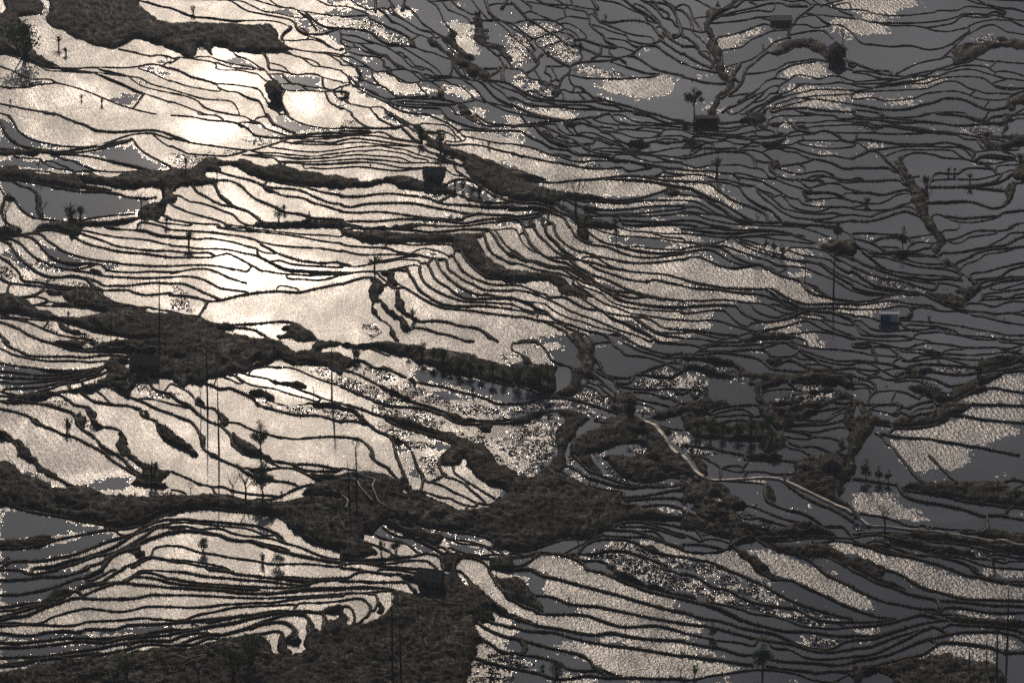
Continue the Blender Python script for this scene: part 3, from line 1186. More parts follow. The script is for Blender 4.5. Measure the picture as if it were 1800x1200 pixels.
0,111 12,110 25,113 38,116 45,117 55,115 63,118
57,115 68,111 85,110 100,112 118,112 130,110 145,110 165,113 180,116
4 63,118 80,114 100,113 118,115 130,119
0,116 20,117 35,120
37,119 44,116
E 65,117 85,111 105,113 120,116 105,117 80,117 70,120 62,120
R 0,35 8,33 18,33 30,38 45,43 60,44 75,42 85,44 100,50 118,56 125,62 140,72 155,77 170,79 135,80 118,76 105,70 92,64 65,63 35,61 10,57 0,54
R 0,55 12,59 35,63 60,65 70,67 40,64 10,62 0,60
R 0,64 15,66 35,67 55,69 70,71 78,76 80,79 60,77 35,75 0,76
R 0,79 30,77 50,78 60,81 45,80 20,82 0,81
R 0,84 25,82 40,83 43,86 30,86 0,89
R 0,91 25,89 32,93 28,96 0,96
R 0,99 30,99 33,105 22,107 0,106
R 79,104 90,101 110,98 120,97 130,98 115,103 100,106 85,108
R 90,110 100,108 120,103 128,104 128,108 115,112 100,111
R 120,114 130,111 140,113 140,118 130,119
R 125,91 140,91 152,95 140,96 130,94
R 136,82 150,82 180,81 180,84 160,84
R 157,87 170,87 180,86 180,90 170,90
R 0,12 20,11 42,11 40,14 15,14
R 0,23 20,20 24,21 0,25
R 0,30 12,27 25,28 35,33 20,30 8,30 0,32
R 32,18 50,16 60,18 75,26 85,31 105,38 125,38 135,41 110,40 90,34 70,27 55,25 45,20
R 67,16 80,18 100,26 110,30 125,32 115,32 100,28 80,24
R 108,23 125,22 138,24 140,28 130,32 110,31 105,28
R 113,50 120,45 130,44 135,48 128,55
R 55,29 65,31 62,34
R 35,20 45,22 60,27 75,31 60,30
O tree 88,22 12
O tree 96,25 13
O tree 105,28 13
O tall 129,57 33
O tall 159,74 50
O tree 163,15 20
@5,2
4 0,6 20,6 40,7 48,7
60,10 72,8 83,6
E 78,0 88,0 92,5 95,3 93,12 97,15 90,20 88,27 95,32 101,30 104,36 110,38 113,46 122,50 128,58 137,62 133,68 125,75 118,82 108,83 97,80 88,75 80,70 72,66 78,66 90,68 100,70 108,72 115,75 118,70 112,66 100,65 85,64 95,66 115,64 128,64 128,60 122,52 113,48 107,42 100,36 92,30 84,25 80,24 84,18 86,12 83,5
93,4 97,2 110,1
4 97,13 108,11 120,6 130,3 145,3 158,3 168,0
97,13 108,16 115,14 120,11
121,10 135,8 150,6
5 94,26 102,26 115,25 130,22 145,20 160,18 172,12 180,9
140,20 150,15 160,10 165,6 175,5 180,5
5 110,36 120,32 132,26 145,23 160,22 180,20
113,43 118,38 130,34 140,28 155,26 168,23
4 122,53 125,48 140,46 155,42 170,39 180,37
4 125,54 145,53 155,51 165,44 180,40
5 130,59 140,56 155,54 165,52 180,52
5 135,63 145,60 155,57 170,55 180,54
145,64 155,65 165,62 180,58
4 137,70 150,68 165,66 180,64
137,73 150,72 162,74 172,70 180,69
4 135,76 155,75 170,74 180,73
4 120,80 135,80 148,83 160,79 170,77 180,78
5 20,15 30,11 45,10 58,11 62,15
58,20 65,16 72,15 85,16
30,20 48,21
4 35,26 50,24 65,24 75,21 80,21
5 0,11 12,14 22,17 30,22 38,26 55,26 70,28 85,30
5 0,18 8,21 18,25 30,27 42,26
4 18,27 35,28 50,28 68,30 85,29 92,34
40,30 55,33 65,36 80,38 95,38
4 20,30 35,32 50,36 65,40 80,42 100,44 112,48
80,42 95,41 105,41
10,25 20,32 28,39 35,43
5 0,32 8,37 20,42 35,47 50,51 62,52
14,40 28,42 38,45 50,47 65,49 85,50 100,51 112,53
62,51 80,54 100,53 115,55
4 50,52 70,56 85,58 100,59 115,63 125,66
5 0,42 15,48 30,53 45,55 60,59 72,63 85,65 
4 0,46 12,54 25,61 40,64 55,67 70,68
0,55 15,62 30,65 45,68 60,68
0,62 12,66 25,68 40,70
0,66 15,70 35,71
4 0,78 15,77 30,73 45,69 60,70 75,70 85,75 95,80 108,84 120,88
4 0,81 15,80 35,77 50,78 60,80 70,81 82,82 88,86
0,86 20,86 35,85 45,83 55,83 61,85
E 60,80 64,85 64,90 60,96 55,97 47,96 47,93 55,94 60,88 62,84
64,85 72,84 85,86 95,88 110,88 120,90
4 110,84 125,88 140,89 150,91 165,90 180,92
125,92 138,94 150,97 165,100 180,102
160,90 175,89 180,87
4 0,93 15,94 28,98 40,100 50,101 55,105 60,107
50,98 70,99 85,100 100,102 115,104 130,107 150,110 165,113 180,113
4 0,98 8,98 15,103 22,107 35,109 50,108 65,108 72,110 65,113
0,100 5,106 8,112 20,114 35,115 50,114 65,117 80,119
5,103 12,109 22,113 40,113 55,114 62,116
60,107 75,107 90,105 105,108 115,113 130,114 150,116 165,118 180,118
58,102 75,103 90,104 105,107
75,111 90,110 110,113 130,117 150,118
0,116 20,118 40,119 60,118
R 10,79 25,75 40,72 55,71 62,73 68,79 55,77 40,76 25,78
R 0,82 15,81 35,79 45,81 35,83 15,85 0,84
R 0,87 15,87 27,87 24,91 12,93 0,91
R 38,28 50,28 57,31 52,32 42,30
R 62,12 80,9 85,12 80,15 68,14
R 5,5 15,5 28,10 22,14 10,10
R 20,29 35,30 42,32 25,31
R 69,22 78,22 77,26 70,26
S 0,46 20,51 45,57 70,64 72,67 50,65 25,60 10,52
S 50,65 72,64 100,72 80,68
S 75,104 110,106 150,111 178,115 150,116 110,110
R 65,103 72,103 70,105 64,105
S 120,90 160,95 158,97 135,93
O hutwhite 38,98 13
O tree 52,22 24
O shrub 80,98 6
@0,3
5 4,0 12,6 22,10 30,14 45,15 60,15 75,15 90,16 105,14 120,14 138,16
4 0,7 10,12 20,15 35,18 50,20 60,20 80,20 95,21 110,20 120,19
5 50,0 65,5 75,8 90,10 105,10 125,10 145,12
E 50,0 180,0 180,10 165,12 145,12 125,10 105,9 90,8 78,7 65,4
S 80,0 100,0 120,5 138,5 155,8 160,12 130,8 90,5
S 148,4 160,6 178,12 170,10
4 165,15 180,15
4 165,18 180,18
E 112,20 120,18 138,20 140,36 155,36 170,36 180,38 180,10 172,10 165,12 165,20 160,22 138,22 125,22 180,60 180,56 170,52 162,48 158,42 152,37 146,36 144,42 138,50 137,57 140,60 130,56 122,51 112,45 105,48 97,52 88,52 75,52 60,54 50,60 35,62 20,64 0,70 0,66 8,62 20,58 35,55 55,52 75,50 90,48 100,46 105,42 112,38 115,32 115,28 110,26
4 0,22 15,25 35,27 50,30 70,31 92,30 100,28
5 0,31 20,33 40,35 60,35 75,33 95,31
5 0,37 15,38 40,39 60,38 75,36 90,33 100,30 108,27 115,28
4 0,42 15,44 35,43 55,41 70,39 80,37 92,34 100,31
5 5,50 20,49 40,48 55,45 70,42 80,40 90,37 95,36 103,33 108,28
5 18,57 30,56 40,53 55,49 65,45 75,44 85,42 95,39 105,36 115,31
4 0,52 10,54 20,57
4 0,57 18,57 19,60
4 0,62 12,62 25,60
5 30,62 45,57 55,55 65,57 72,62 78,67 88,69 93,70
5 75,52 82,52 90,57 98,62 105,64 120,66 135,67 148,71
4 90,50 98,50 105,54 110,58 115,63
5 88,46 100,48 113,46 120,50 130,56 145,61 155,65 165,70 180,75
145,60 160,60 170,62 180,65
5 138,36 134,44 136,50
5 152,36 158,43 162,50 175,54 180,55
E 148,71 152,73 157,78 160,81 155,80 150,78
5 148,71 150,78 157,81 165,84
E 165,84 175,90 180,96 180,105 173,101 168,96 166,90
5 165,84 167,92 170,98 180,105
E 91,70 97,69 101,76 102,82 107,88 112,90 104,90 99,86 96,80 92,76
5 91,70 93,76 98,84 103,89 112,90 120,91 125,93
E 125,92 132,98 136,106 136,115 140,120 130,120 126,112 123,106
5 8,65 20,63 35,65 50,67 60,70 70,73 76,75 80,80
E 80,76 86,79 90,79 91,84 88,87 89,92 82,88 80,84
5 80,80 83,88 90,94 97,98 103,105 109,112 118,117 126,120
5 0,71 10,73 22,76 32,80 37,86 45,89 55,92 65,97 80,102 90,107 100,112 112,118 115,120
E 33,78 40,82 48,88 42,88 36,85
E 0,93 5,94 12,102 20,103 27,112 33,114 35,120 20,120 18,112 12,106 5,102 0,100
6 0,98 10,104 18,110 20,120
E 103,106 110,110 115,115 122,118 118,119 109,113
C 0,22 35,28 60,32 95,31 60,36 30,34 0,31
C 0,32 60,36 100,30 60,39 0,37
C 0,38 70,38 95,34 70,42 30,44 0,43
C 0,45 60,42 70,44 40,50 10,50 0,51
C 10,53 40,50 62,45 40,52 20,55
C 0,58 17,58 18,61 0,62
C 70,45 95,38 110,27 115,30 90,40
C 0,3 12,8 8,8 0,6
S 85,45 105,38 112,36 104,43 95,47
S 118,42 135,38 136,44 133,52 122,50
S 145,42 152,40 158,50 170,53 180,58 160,60 148,56 142,50
S 40,63 55,60 68,60 74,68 60,68 45,66
C 12,70 20,68 28,66 25,72 18,73
S 90,82 95,84 100,90 110,95 100,98 92,92
O hut 150,36 26
O shrub 72,94 14
O shrub 60,29 2
O bare 70,96 16
@1,3
E 0,0 118,0 122,5 133,10 147,10 150,2 158,0 180,0 180,4 160,7 150,11 160,13 180,12 180,36 165,28 155,23 145,22 130,23 122,20 118,17 108,19 100,25 90,26 83,29 70,32 60,33 52,37 42,38 40,43 33,44 22,42 18,46 13,50 8,46 0,40
85,29 100,26 115,27 130,29 145,35 160,41 180,47
100,25 110,19 118,17
6 118,17 125,20 135,23 145,22
72,33 85,36 102,39 110,43 125,46 138,51 150,55 162,60 180,65
E 102,39 115,42 128,42 138,44 143,48 140,51 128,47 112,44
60,33 70,37 78,43 90,47 110,50 125,55 145,60 155,63
65,35 72,40 76,44 70,44 62,40 50,38
5 22,38 24,43 35,44 45,47 52,50 62,49 70,52 80,56 
E 80,54 95,52 103,54 108,58 109,62 113,65 125,67 140,66 150,64 170,66 180,68 180,71 165,69 150,67 135,68 120,68 108,65 102,60 95,57 82,56
5 82,57 88,61 95,68 105,71 120,75 135,78 150,78 160,79 170,82 180,85
0,45 8,48 20,54 25,60 27,65
E 24,60 32,62 37,67 27,65
5 27,65 36,69 45,70 50,74 52,78
E 50,74 55,76 60,80 63,85 60,89 56,88 55,82
4 62,85 72,86 80,90 90,94 105,98 118,101 130,103 145,102 160,101 180,100
5 0,55 8,62 18,66 25,72 32,79 42,85 52,88 58,93 64,100 65,107 70,113 78,119
E 62,91 68,97 78,104 85,108 92,112 98,120 80,120 70,112 66,105 64,98
4 0,65 10,67 20,69
5 0,76 12,81 22,85 29,94 33,103 35,112 38,116 48,120
E 30,95 34,100 36,110 34,112 31,104
E 0,94 8,100 18,108 25,115 28,120 22,120 12,112 0,106
5 0,105 12,110 20,115 25,120
5 52,79 55,84 52,87
S 125,24 150,23 160,28 180,35 180,45 160,40 140,30
S 112,68 150,68 180,72 180,82 160,78 130,76
S 82,57 98,57 108,66 118,74 100,70 90,63
S 85,20 98,15 104,18 95,24 85,25
S 0,8 12,12 20,18 10,22 0,20
S 0,52 10,56 15,60 5,60
R 118,0 130,2 148,4 146,9 130,8 120,4
R 150,12 160,8 180,6 180,12 165,14
R 27,27 40,28 38,30 28,29
R 47,27 56,28 50,31
O pole 32,80 36
O pole 39,76 76
O pole 51,119 80
O pole 170,60 60
O pole 173,97 18
O tree 95,120 36
O pole 151,62 15
@2,3
E 0,2 20,4 35,1 50,2 62,3 75,5 90,8 105,10 120,12 135,15 150,20 165,23 180,29 180,46 160,42 140,37 120,32 105,28 90,24 78,21 68,15 55,14 45,10 35,6 20,6 0,6
S 40,7 50,7 58,12 48,14 42,10
5 180,47 160,42 140,37 120,32 100,26
0,4 20,5 32,8 42,12 50,15
E 0,16 15,19 10,24 0,28
5 3,28 16,19 28,23 35,27 45,28 58,32 68,38
E 68,37 78,41 82,43 75,43 68,41
5 80,43 95,46 108,48 125,53 140,56 155,61 165,65 180,65
E 40,24 48,26 58,30 50,29
5 0,30 15,34 30,41 45,49 60,56 75,63 90,67
E 38,44 48,48 60,54 72,60 80,64 70,62 55,56
5 90,67 105,72 115,76 125,81 140,83 160,84 180,82
5 0,47 15,54 30,60 42,65 60,68 80,69 95,72 110,79 118,84 130,87 145,87 160,86 180,86
E 108,75 120,78 132,83 145,84 130,87 118,83
E 140,88 160,88 158,94 148,93
5 0,66 12,69 25,73 35,77 45,80 52,85 62,90 78,94 95,99 110,104 120,109 118,112 112,117 108,120
E 40,76 52,79 65,83 80,86 92,90 105,93 118,96 130,103 145,108 155,114 165,120 108,120 112,116 120,110 118,106 108,101 92,96 75,92 60,88 50,82
5 0,70 12,72 18,77 22,83 30,88 38,94 50,99 55,107 58,120
E 22,76 30,84 35,90 28,88 22,83
E 50,97 60,103 66,105 56,106
4 56,105 66,106 72,112 76,120
5 0,84 15,84 25,87
5 0,100 12,101 22,105 30,112 34,120
R 74,45 88,45 98,51 97,54 85,51 74,49
C 70,33 80,30 90,26 110,30 140,38 180,48 180,63 160,60 140,53 110,46 90,44 80,40
C 90,52 110,53 140,58 150,62 120,60 105,62 95,58
C 85,97 100,101 118,108 115,113 105,118 100,105
C 57,107 66,107 74,118 70,120 60,120
S 15,25 40,28 60,35 85,48 120,62 180,72 180,80 140,82 110,70 80,62 50,48 25,36
S 0,35 25,42 60,58 90,68 110,80 90,80 60,68 35,62 0,46
S 30,60 80,72 115,88 150,95 180,110 180,120 160,115 130,98 100,90 60,82 30,72
S 30,80 60,92 80,98 105,112 100,118 75,115 60,103 40,92
S 0,73 10,75 18,82 0,83
O shrub 14,19 14
O shrub 17,18 12
O palm 115,32 12
O bush 70,14 9
O bush 85,17 14
O bush 97,22 13
O bush 107,23 13
O bush 125,33 15
O bush 136,34 14
O bush 148,37 12
O bush 160,40 14
O bush 172,43 12
O shrub 138,55 9
O shrub 156,61 5
O bare 15,120 22
@3,3
4 0,2 15,1 25,1 32,5 38,12 42,19 55,25 62,28 65,33
E 8,12 12,20 14,23 20,25 24,25 16,16
0,9 8,12 12,18 12,24 5,27
E 0,26 10,27 25,27 45,26 50,32 46,42 43,53 35,57 30,53 20,48 10,46 0,42
E 65,0 76,0 80,5 84,12 87,22 86,30 82,33 90,40 75,38 75,48 68,53 62,57 50,57 45,54 55,52 62,45 65,38 64,30 66,29 72,28 75,25 72,18 68,10
5 63,28 65,35 62,45 55,52 45,55
6 81,8 85,16 93,24 95,31
E 82,0 86,0 85,8 82,12 80,5
5 95,31 100,36 112,38 126,38 130,35 140,31 150,27 162,24
5 110,44 122,44 128,38
5 87,30 95,36 105,40 112,45
4 87,2 98,1 105,1 108,5 115,9 120,14 130,15 145,17 155,20 163,23
4 116,0 125,5 135,10 150,14 160,17
4 126,0 135,5 150,10 165,13 180,12
155,0 170,1 180,3
5 158,17 168,14 180,12
160,18 170,17 180,16
165,22 180,24 
5 130,35 145,36 160,37 166,38 172,35 180,30
165,24 172,28 180,30
5 112,47 125,49 140,50 155,50 165,49 172,50 180,55
5 170,50 180,50
4 125,54 135,53 148,55 160,59 170,60 180,66
E 150,57 160,58 172,61 180,65 170,63 158,60
4 128,58 140,62 155,65 165,68 168,72
125,63 140,66 150,70 153,74
5 168,70 175,66
E 142,82 152,75 165,72 180,66 180,76 165,80 150,81
4 75,35 80,42 88,45 95,45 100,47 110,55 115,58
82,36 90,38 98,44 108,52
4 76,46 85,49 92,53 97,58
92,46 98,52 106,58 108,63
108,44 112,50 118,54
5 0,65 15,65 28,60 38,59 55,59 65,62 80,66 92,70 105,74 115,77
0,44 12,49 25,54 35,58
E 0,82 15,77 30,73 45,71 60,72 72,73 78,76 83,82 78,88 68,93 66,98 62,106 58,112 54,120 48,120 46,105 48,95 53,87 53,78 46,74 30,79 15,85 0,87
5 87,83 95,85 100,87
E 115,77 120,78 130,80 140,85 150,90 158,98 165,108 172,120 150,120 140,110 130,105 118,108 110,110 100,115 85,115 75,120 62,120 64,110 68,103 78,95 90,92 100,88 108,82
E 105,58 115,54 128,56 130,64 128,78 120,77 110,75 105,70 108,64
P 7 132,81 142,86 150,91 156,97 163,107 170,115 175,120
4 142,82 155,88 165,91 180,93
E 150,87 165,90 172,94 166,98 158,92
S 130,93 140,89 147,102 140,104 130,100
S 168,96 180,94 180,115 170,105
S 122,112 140,110 145,120 120,118
S 70,112 90,112 98,118 72,120
S 0,67 30,62 60,62 100,75 110,78 100,84 88,82 80,75 60,70 40,69 20,73 0,78
S 0,88 30,80 50,76 52,84 46,95 45,120 0,120
S 62,57 75,50 85,50 92,58 100,62 104,66 95,68 80,63
S 82,36 95,45 120,58 110,58 90,47
S 128,43 140,37 180,34 180,46 150,49 130,47
S 128,66 145,68 150,76 140,76 130,72
S 115,50 135,52 150,52 168,50 180,60 165,58 140,54
S 163,18 180,17 180,22 166,22
S 140,33 160,26 175,30 165,36
R 10,3 25,3 34,10 38,18 48,24 56,28 40,24 20,20 14,12 3,8
R 0,13 8,15 12,22 5,27 0,26
R 64,24 72,23 72,28 66,28
R 30,0 50,0 55,5 45,8 38,5
O tree 38,54 26
O bush 20,50 22
O bush 8,46 18
O bush 29,48 20
O grasstuft 124,78 20
O shrub 138,80 8
@4,3
4 0,2 12,4 20,6 19,8 12,12
20,4 35,2 42,3
4 20,8 28,5 40,4 60,4 75,3 88,1 100,1
40,0 60,0
4 18,10 35,10 50,10 60,8 80,8 90,5 100,2 108,1 118,6
60,5 64,8
58,4 70,2 85,4
5 0,13 20,14 35,12 50,13 65,15 75,17 85,21 92,27 97,30
4 50,10 70,9 88,10 92,14 98,16 108,16 118,14 121,10 124,8
4 112,2 120,7 135,12 150,17 165,20 180,20
4 118,3 122,8 130,14 140,18 155,22 168,24 180,24
115,0 125,4 140,7 160,8 180,10
117,14 125,18 140,19 145,23 155,27
128,24 145,24 158,27
5 95,26 105,22 110,20 118,21 128,26 140,30 155,30 165,29 175,28 180,28
E 0,15 20,15 35,16 48,20 60,25 68,31 78,35 95,34 110,35 130,33 150,34 165,36 180,38 180,50 165,44 150,43 135,45 120,43 108,42 105,43 95,46 86,48 82,50 84,60 88,66 80,64 78,52 75,46 65,42 50,40 38,37 25,33 12,29 0,30 0,24 15,25 30,28 45,34 55,36 60,32 50,25 35,22 15,18 0,19
5 97,30 110,31 125,32 140,31 160,33 180,35
E 86,20 100,19 106,20 100,24 92,26
5 180,50 165,44 150,43 130,44 115,42
5 0,50 20,51
E 5,52 25,51 27,60 15,60 8,56
5 0,65 20,63 30,62
E 0,66 20,62 35,62 55,66 45,68 35,70 28,74 18,78 8,76 0,72
5 28,75 35,71 50,68 65,67 78,67 82,70 83,75
4 30,77 45,73 60,71 68,73 72,76
4 25,82 35,79 50,78 65,77 80,79
18,81 22,77 30,76
E 0,76 8,79 18,82 28,83 38,88 30,90 18,88 5,92 0,95
5 35,87 50,83 65,83 85,85 
50,92 60,87 80,87
E 4,92 12,88 38,92 50,90 60,87 75,86 95,90 100,98 108,104 112,111 105,115 98,110 92,118 86,115 84,104 70,103 55,104 40,102 25,101 10,99
5 0,108 15,110 28,111 40,115 55,118 65,120
4 82,50 90,46 105,43
84,54 95,51 110,50 120,51 126,52 125,55 115,56
110,43 118,48 122,51
5 83,60 88,66 95,70
E 90,65 100,62 115,60 125,56 130,52 140,48 160,50 175,55 180,58 172,60 160,62 145,68 140,74 125,80 115,81 105,78 98,76 92,72
S 90,64 105,58 125,52 130,45 150,45 170,50 160,58 148,64 138,74 120,80 105,78 95,74
5 155,63 170,65 180,65
5 125,80 135,75 150,72 165,70 180,69
4 95,78 115,82 128,82 150,83 160,75 168,71
4 95,84 110,87 130,86 150,84 165,76 178,75
5 105,94 112,89 130,88 150,87 165,84 180,82
4 110,93 125,94 140,95 150,93 165,90 175,91 180,94
5 110,93 130,97 140,101 
4 105,100 115,102 130,103 140,101 155,102 165,105
5 105,100 113,107 125,111 140,111 155,117 165,120
112,112 125,115 135,120
E 175,60 180,58 180,120 172,120 176,95 170,86
E 80,70 90,68 95,75 105,80 115,88 108,93 100,90 90,84 82,78
R 115,0 130,2 155,4 172,6 175,8 155,6 130,5
S 20,22 45,28 60,32 65,35 45,34 20,25 0,22 0,20
S 50,36 75,37 90,40 92,46 75,44 55,40
S 0,100 20,105 22,110 35,116 35,120 10,120 0,110
C 102,105 110,105 113,112 108,118 102,114
S 0,33 20,35 30,50 28,60 40,64 25,58 0,49
O bush 15,96 11
O bush 30,100 14
O bush 42,98 12
O bush 60,100 16
O bush 72,101 16
O bush 84,100 14
O bush 90,90 12
O bush 92,110 14
O bush 72,83 9
O bush 97,120 12
O tree 168,120 20
O shrub 10,119 8
@5,3
4 0,5 12,6 22,5 35,6 43,10 49,16 42,21
0,3 15,3 22,5
5 22,5 20,9 23,13 25,21
0,10 12,12 20,14
24,14 35,15 47,16
0,2 20,1 40,5 55,7 68,3 80,1
55,8 65,8 80,9 92,12
50,10 65,11 75,13 80,14 100,13 115,14
4 80,1 100,3 120,6 145,6 152,6 160,9 170,12 180,14
E 70,9 85,9 92,13 80,13
92,12 110,13 125,14 140,13 160,11 175,9
115,8 105,8 95,10
155,0 170,1 180,2
152,6 165,7 180,3
50,16 58,20 65,17 75,15 95,16 110,18 125,19 135,19
4 52,20 65,20 80,18 95,17 105,20 120,24
88,18 92,23
E 132,20 145,18 165,16 180,14 180,18 160,24 145,27 132,26
5 138,20 155,19 170,17 180,15
5 180,18 165,24 150,27 135,28 115,26 100,25 85,24 70,24 60,26 53,28 40,24 25,22 12,21 0,20
0,23 12,22 22,25 30,30 40,35 45,37
30,30 45,28 53,28
4 0,28 15,30 28,31 20,35
4 5,31 15,35 25,37
4 0,36 10,39 20,38 28,37 35,40 50,39 60,37
135,29 150,30 170,27 180,24
5 70,32 85,32 100,34 115,35 130,33 145,31 165,29 180,26
E 55,29 65,27 75,28 85,31 72,33 68,37 62,35 55,32
5 62,38 75,38 88,41 95,44 102,47 110,46 120,45
4 44,37 52,33 60,32
45,42 60,41 72,43 80,48
E 55,48 75,47 95,50 110,48 120,45 125,42 130,37 145,32 157,33 150,38 135,43 130,47 145,47 140,50 120,55 105,62 95,62 85,60 78,55 65,53
5 105,63 115,58 130,52 140,50 150,49 165,52 180,54
6 157,33 150,37 140,41 131,45
5 157,33 168,32 180,31
6 125,66 140,67 160,67 180,68
E 88,75 95,67 105,66 120,65 125,66 115,73 105,77 98,81 92,86 80,88 60,90 45,91 40,87 50,80 65,83 80,80
5 125,66 115,73 103,78 96,84 85,88 65,91 45,91 38,89 25,87
6 103,78 118,79 135,82 155,84 180,86
6 30,97 45,100 60,101 80,102 95,105 110,107 125,110 145,114 165,118 175,120
5 42,91 37,97
22,96 30,100 35,107 42,112 48,120
4 0,64 12,66 25,66
4 12,40 20,43 24,50 18,58 16,63
18,58 25,53 35,52 45,52 42,58 40,64
4 45,52 55,54 65,58 69,60
5 18,70 25,67 40,66 48,66
5 48,68 60,70
5 60,69 70,65 82,63
5 70,58 78,55 84,58 86,64
4 85,60 98,61 100,64
5 86,67 95,66
5 50,68 46,74 42,76 50,75 58,78
5 60,80 70,77 85,74 
62,76 66,72 75,70 83,69
20,72 35,75 45,79
E 0,60 15,65 12,68 18,75 25,80 35,83 42,88 25,87 22,95 15,98 10,110 0,120 0,85 8,78 5,70
0,50 15,49 18,56
0,45 12,45 22,50
S 0,37 10,41 12,44 0,42
S 85,52 105,50 100,58 88,57
S 45,32 60,30 62,35 50,38
S 28,43 40,45 38,50 28,48
S 65,40 85,42 95,49 80,47
S 70,26 100,27 130,28 128,33 100,33 82,29
S 42,8 52,7 50,10
R 138,45 148,40 157,34 168,33 180,32 180,53 165,51 150,48 143,48
R 100,65 115,60 130,54 150,50 180,55 180,66 125,65 105,66
R 113,77 125,70 140,68 180,70 180,84 155,83 130,80
R 48,99 50,92 70,92 90,88 102,80 130,83 172,87 168,95 155,98 150,103 140,111 110,106 85,102
R 37,108 42,103 60,102 85,104 115,109 125,112 120,120 50,120
R 44,94 48,95 46,99 43,96
O palm 131,37 17
@0,4
E 19,0 35,0 38,5 45,11 55,15 60,20 70,28 80,32 90,34 98,35 105,40 115,42 120,42 130,45 145,46 160,43 180,43 180,57 170,60 160,65 150,70 135,74 120,74 105,71 90,69 75,66 60,63 45,60 30,56 15,53 0,50 0,10 6,8 12,10 17,14 22,19 32,23 42,27 50,31 58,35 66,36 75,36 80,37 72,32 60,26 48,21 42,18 39,12 30,7 22,3
S 50,48 65,50 80,52 92,60 75,63 60,60 50,54
S 85,66 105,66 115,66 110,70 90,69
S 10,45 20,46 15,50
5 112,0 120,6 130,12 140,18 148,22 155,26
5 124,0 130,4 138,12 145,17 152,21
E 132,0 142,0 150,8 160,13 170,15 180,16 175,20 168,28 180,34 165,34 150,33 138,32 142,25 145,20 152,22 148,15 140,5
5 0,51 15,54 30,59 45,62 60,64 75,67 90,70 105,72 118,75
E 0,92 15,90 30,88 45,85 60,85 55,92 40,96 20,98 0,98
5 0,98 15,98 30,97 45,94 60,89 75,86 90,83 105,80 115,79 122,79
5 107,80 118,76 130,74 145,71 158,66 168,61 180,57
122,80 128,84 138,83 145,80 150,75 160,70 170,65 180,62
4 122,78 135,77 145,75
4 143,80 155,74 168,69 180,67
4 130,85 140,84 150,80 165,75 180,72
6 5,112 20,111 40,111 60,108 75,105 90,100 105,94 120,89 135,85
5 35,118 55,116 75,110 90,107 105,102 120,96 130,90 140,84
5 60,119 75,115 90,110 100,106 115,104 130,98 145,90 155,84 165,77 180,76
5 90,118 105,114 115,107 125,103 140,96 155,89 170,84 180,81
5 108,118 115,110 122,104 135,100 145,97
4 160,106 162,99 170,96 180,95
E 135,102 145,99 156,100 150,107 142,107
5 130,118 145,112 152,108 165,108 180,111
4 140,118 150,112 160,108
5 0,113 4,111 5,115 0,118
C 0,54 30,60 60,66 90,72 115,76 105,80 80,84 55,85 30,88 0,91
C 0,99 40,97 70,89 105,82 120,81 130,86 100,94 70,105 45,110 0,112
C 0,114 30,113 50,114 30,118 0,118
C 36,12 42,20 60,30 75,36 60,34 45,28 30,20 25,14
C 80,29 100,28 118,24 142,20 135,32 120,40 108,38 95,33
C 136,5 145,10 152,18 145,16 137,10
S 126,40 145,38 150,40 138,45
S 165,38 180,39 180,43 170,43
C 100,90 118,88 100,98 80,105
R 105,104 125,93 150,83 155,82 140,93 120,103 108,106
R 120,110 135,107 143,110 130,115 118,115
O palm 160,26 20
O shrub 148,106 8
@1,4
5 42,0 50,3 62,8 72,12 80,18 90,22 98,25 108,27 120,28 132,31
E 82,0 102,0 107,4 100,4
5 100,4 110,6 120,7 130,9 140,9 155,10 170,13 180,14
102,6 112,10 118,13
4 78,13 90,14 105,14 118,13 130,14 142,19 155,25 165,27
5 128,9 138,14 150,17 162,17 172,16 180,14
E 145,19 160,20 180,22 180,45 170,44 160,45 150,43 140,42 145,36 152,32 162,30 180,28 165,26 155,24
4 85,16 95,16 105,15
4 0,16 10,20 20,24 30,29 40,32 46,34
4 44,33 47,40
4 46,33 55,33 65,37 75,39 90,41 105,42 112,43
5 0,42 15,43 30,43 45,42 58,42 70,45 80,47 90,48 105,49 120,49 130,47 145,44 158,44 170,46 180,48
5 90,46 105,46 118,42 128,37 138,33 148,31 160,30
0,36 8,37 16,40
E 0,43 20,44 45,43 60,43 72,46 90,49 110,50 130,48 145,45 160,45 180,49 180,98 168,95 158,92 145,88 135,80 125,72 115,66 105,62 90,60 75,58 60,57 45,56 30,56 18,57 5,60 0,62
5 0,63 10,59 22,56 35,56 50,57 65,59 80,60 95,61 108,62 118,67 128,75 138,83 150,90 165,95 180,100
4 0,59 15,54 25,51
5 0,68 15,67 30,69 50,70 70,72 90,74 105,79 115,84 120,90
0,71 20,71 40,73 60,75 80,77 92,81 100,84 110,84 116,90
4 0,76 15,75 30,78 45,77 55,78 65,82 80,85 95,86 108,88 120,92 135,96 150,102 165,107 180,109
0,78 15,78
6 0,82 10,80 25,80 40,82 52,84 62,88 75,90 85,90 95,94 110,99 125,103 140,106 155,109 180,113
4 85,90 100,93 115,96 125,100
4 0,95 15,97 30,102 45,104 60,107 75,109 90,111 105,114 125,114 145,114 165,116 180,117
0,110 20,111 40,114 55,117 62,120
4 0,112 15,113 30,116 45,118 55,120
R 115,16 130,15 145,20 160,27 140,28 120,24
O tree 97,45 44
O bare 79,45 42
O bare 66,42 26
O bare 21,40 16
O shrub 64,41 7
O bush 34,101 15
O bush 113,116 16
O shrub 97,113 11
O shrub 117,42 6
O shrub 148,41 8
@2,4
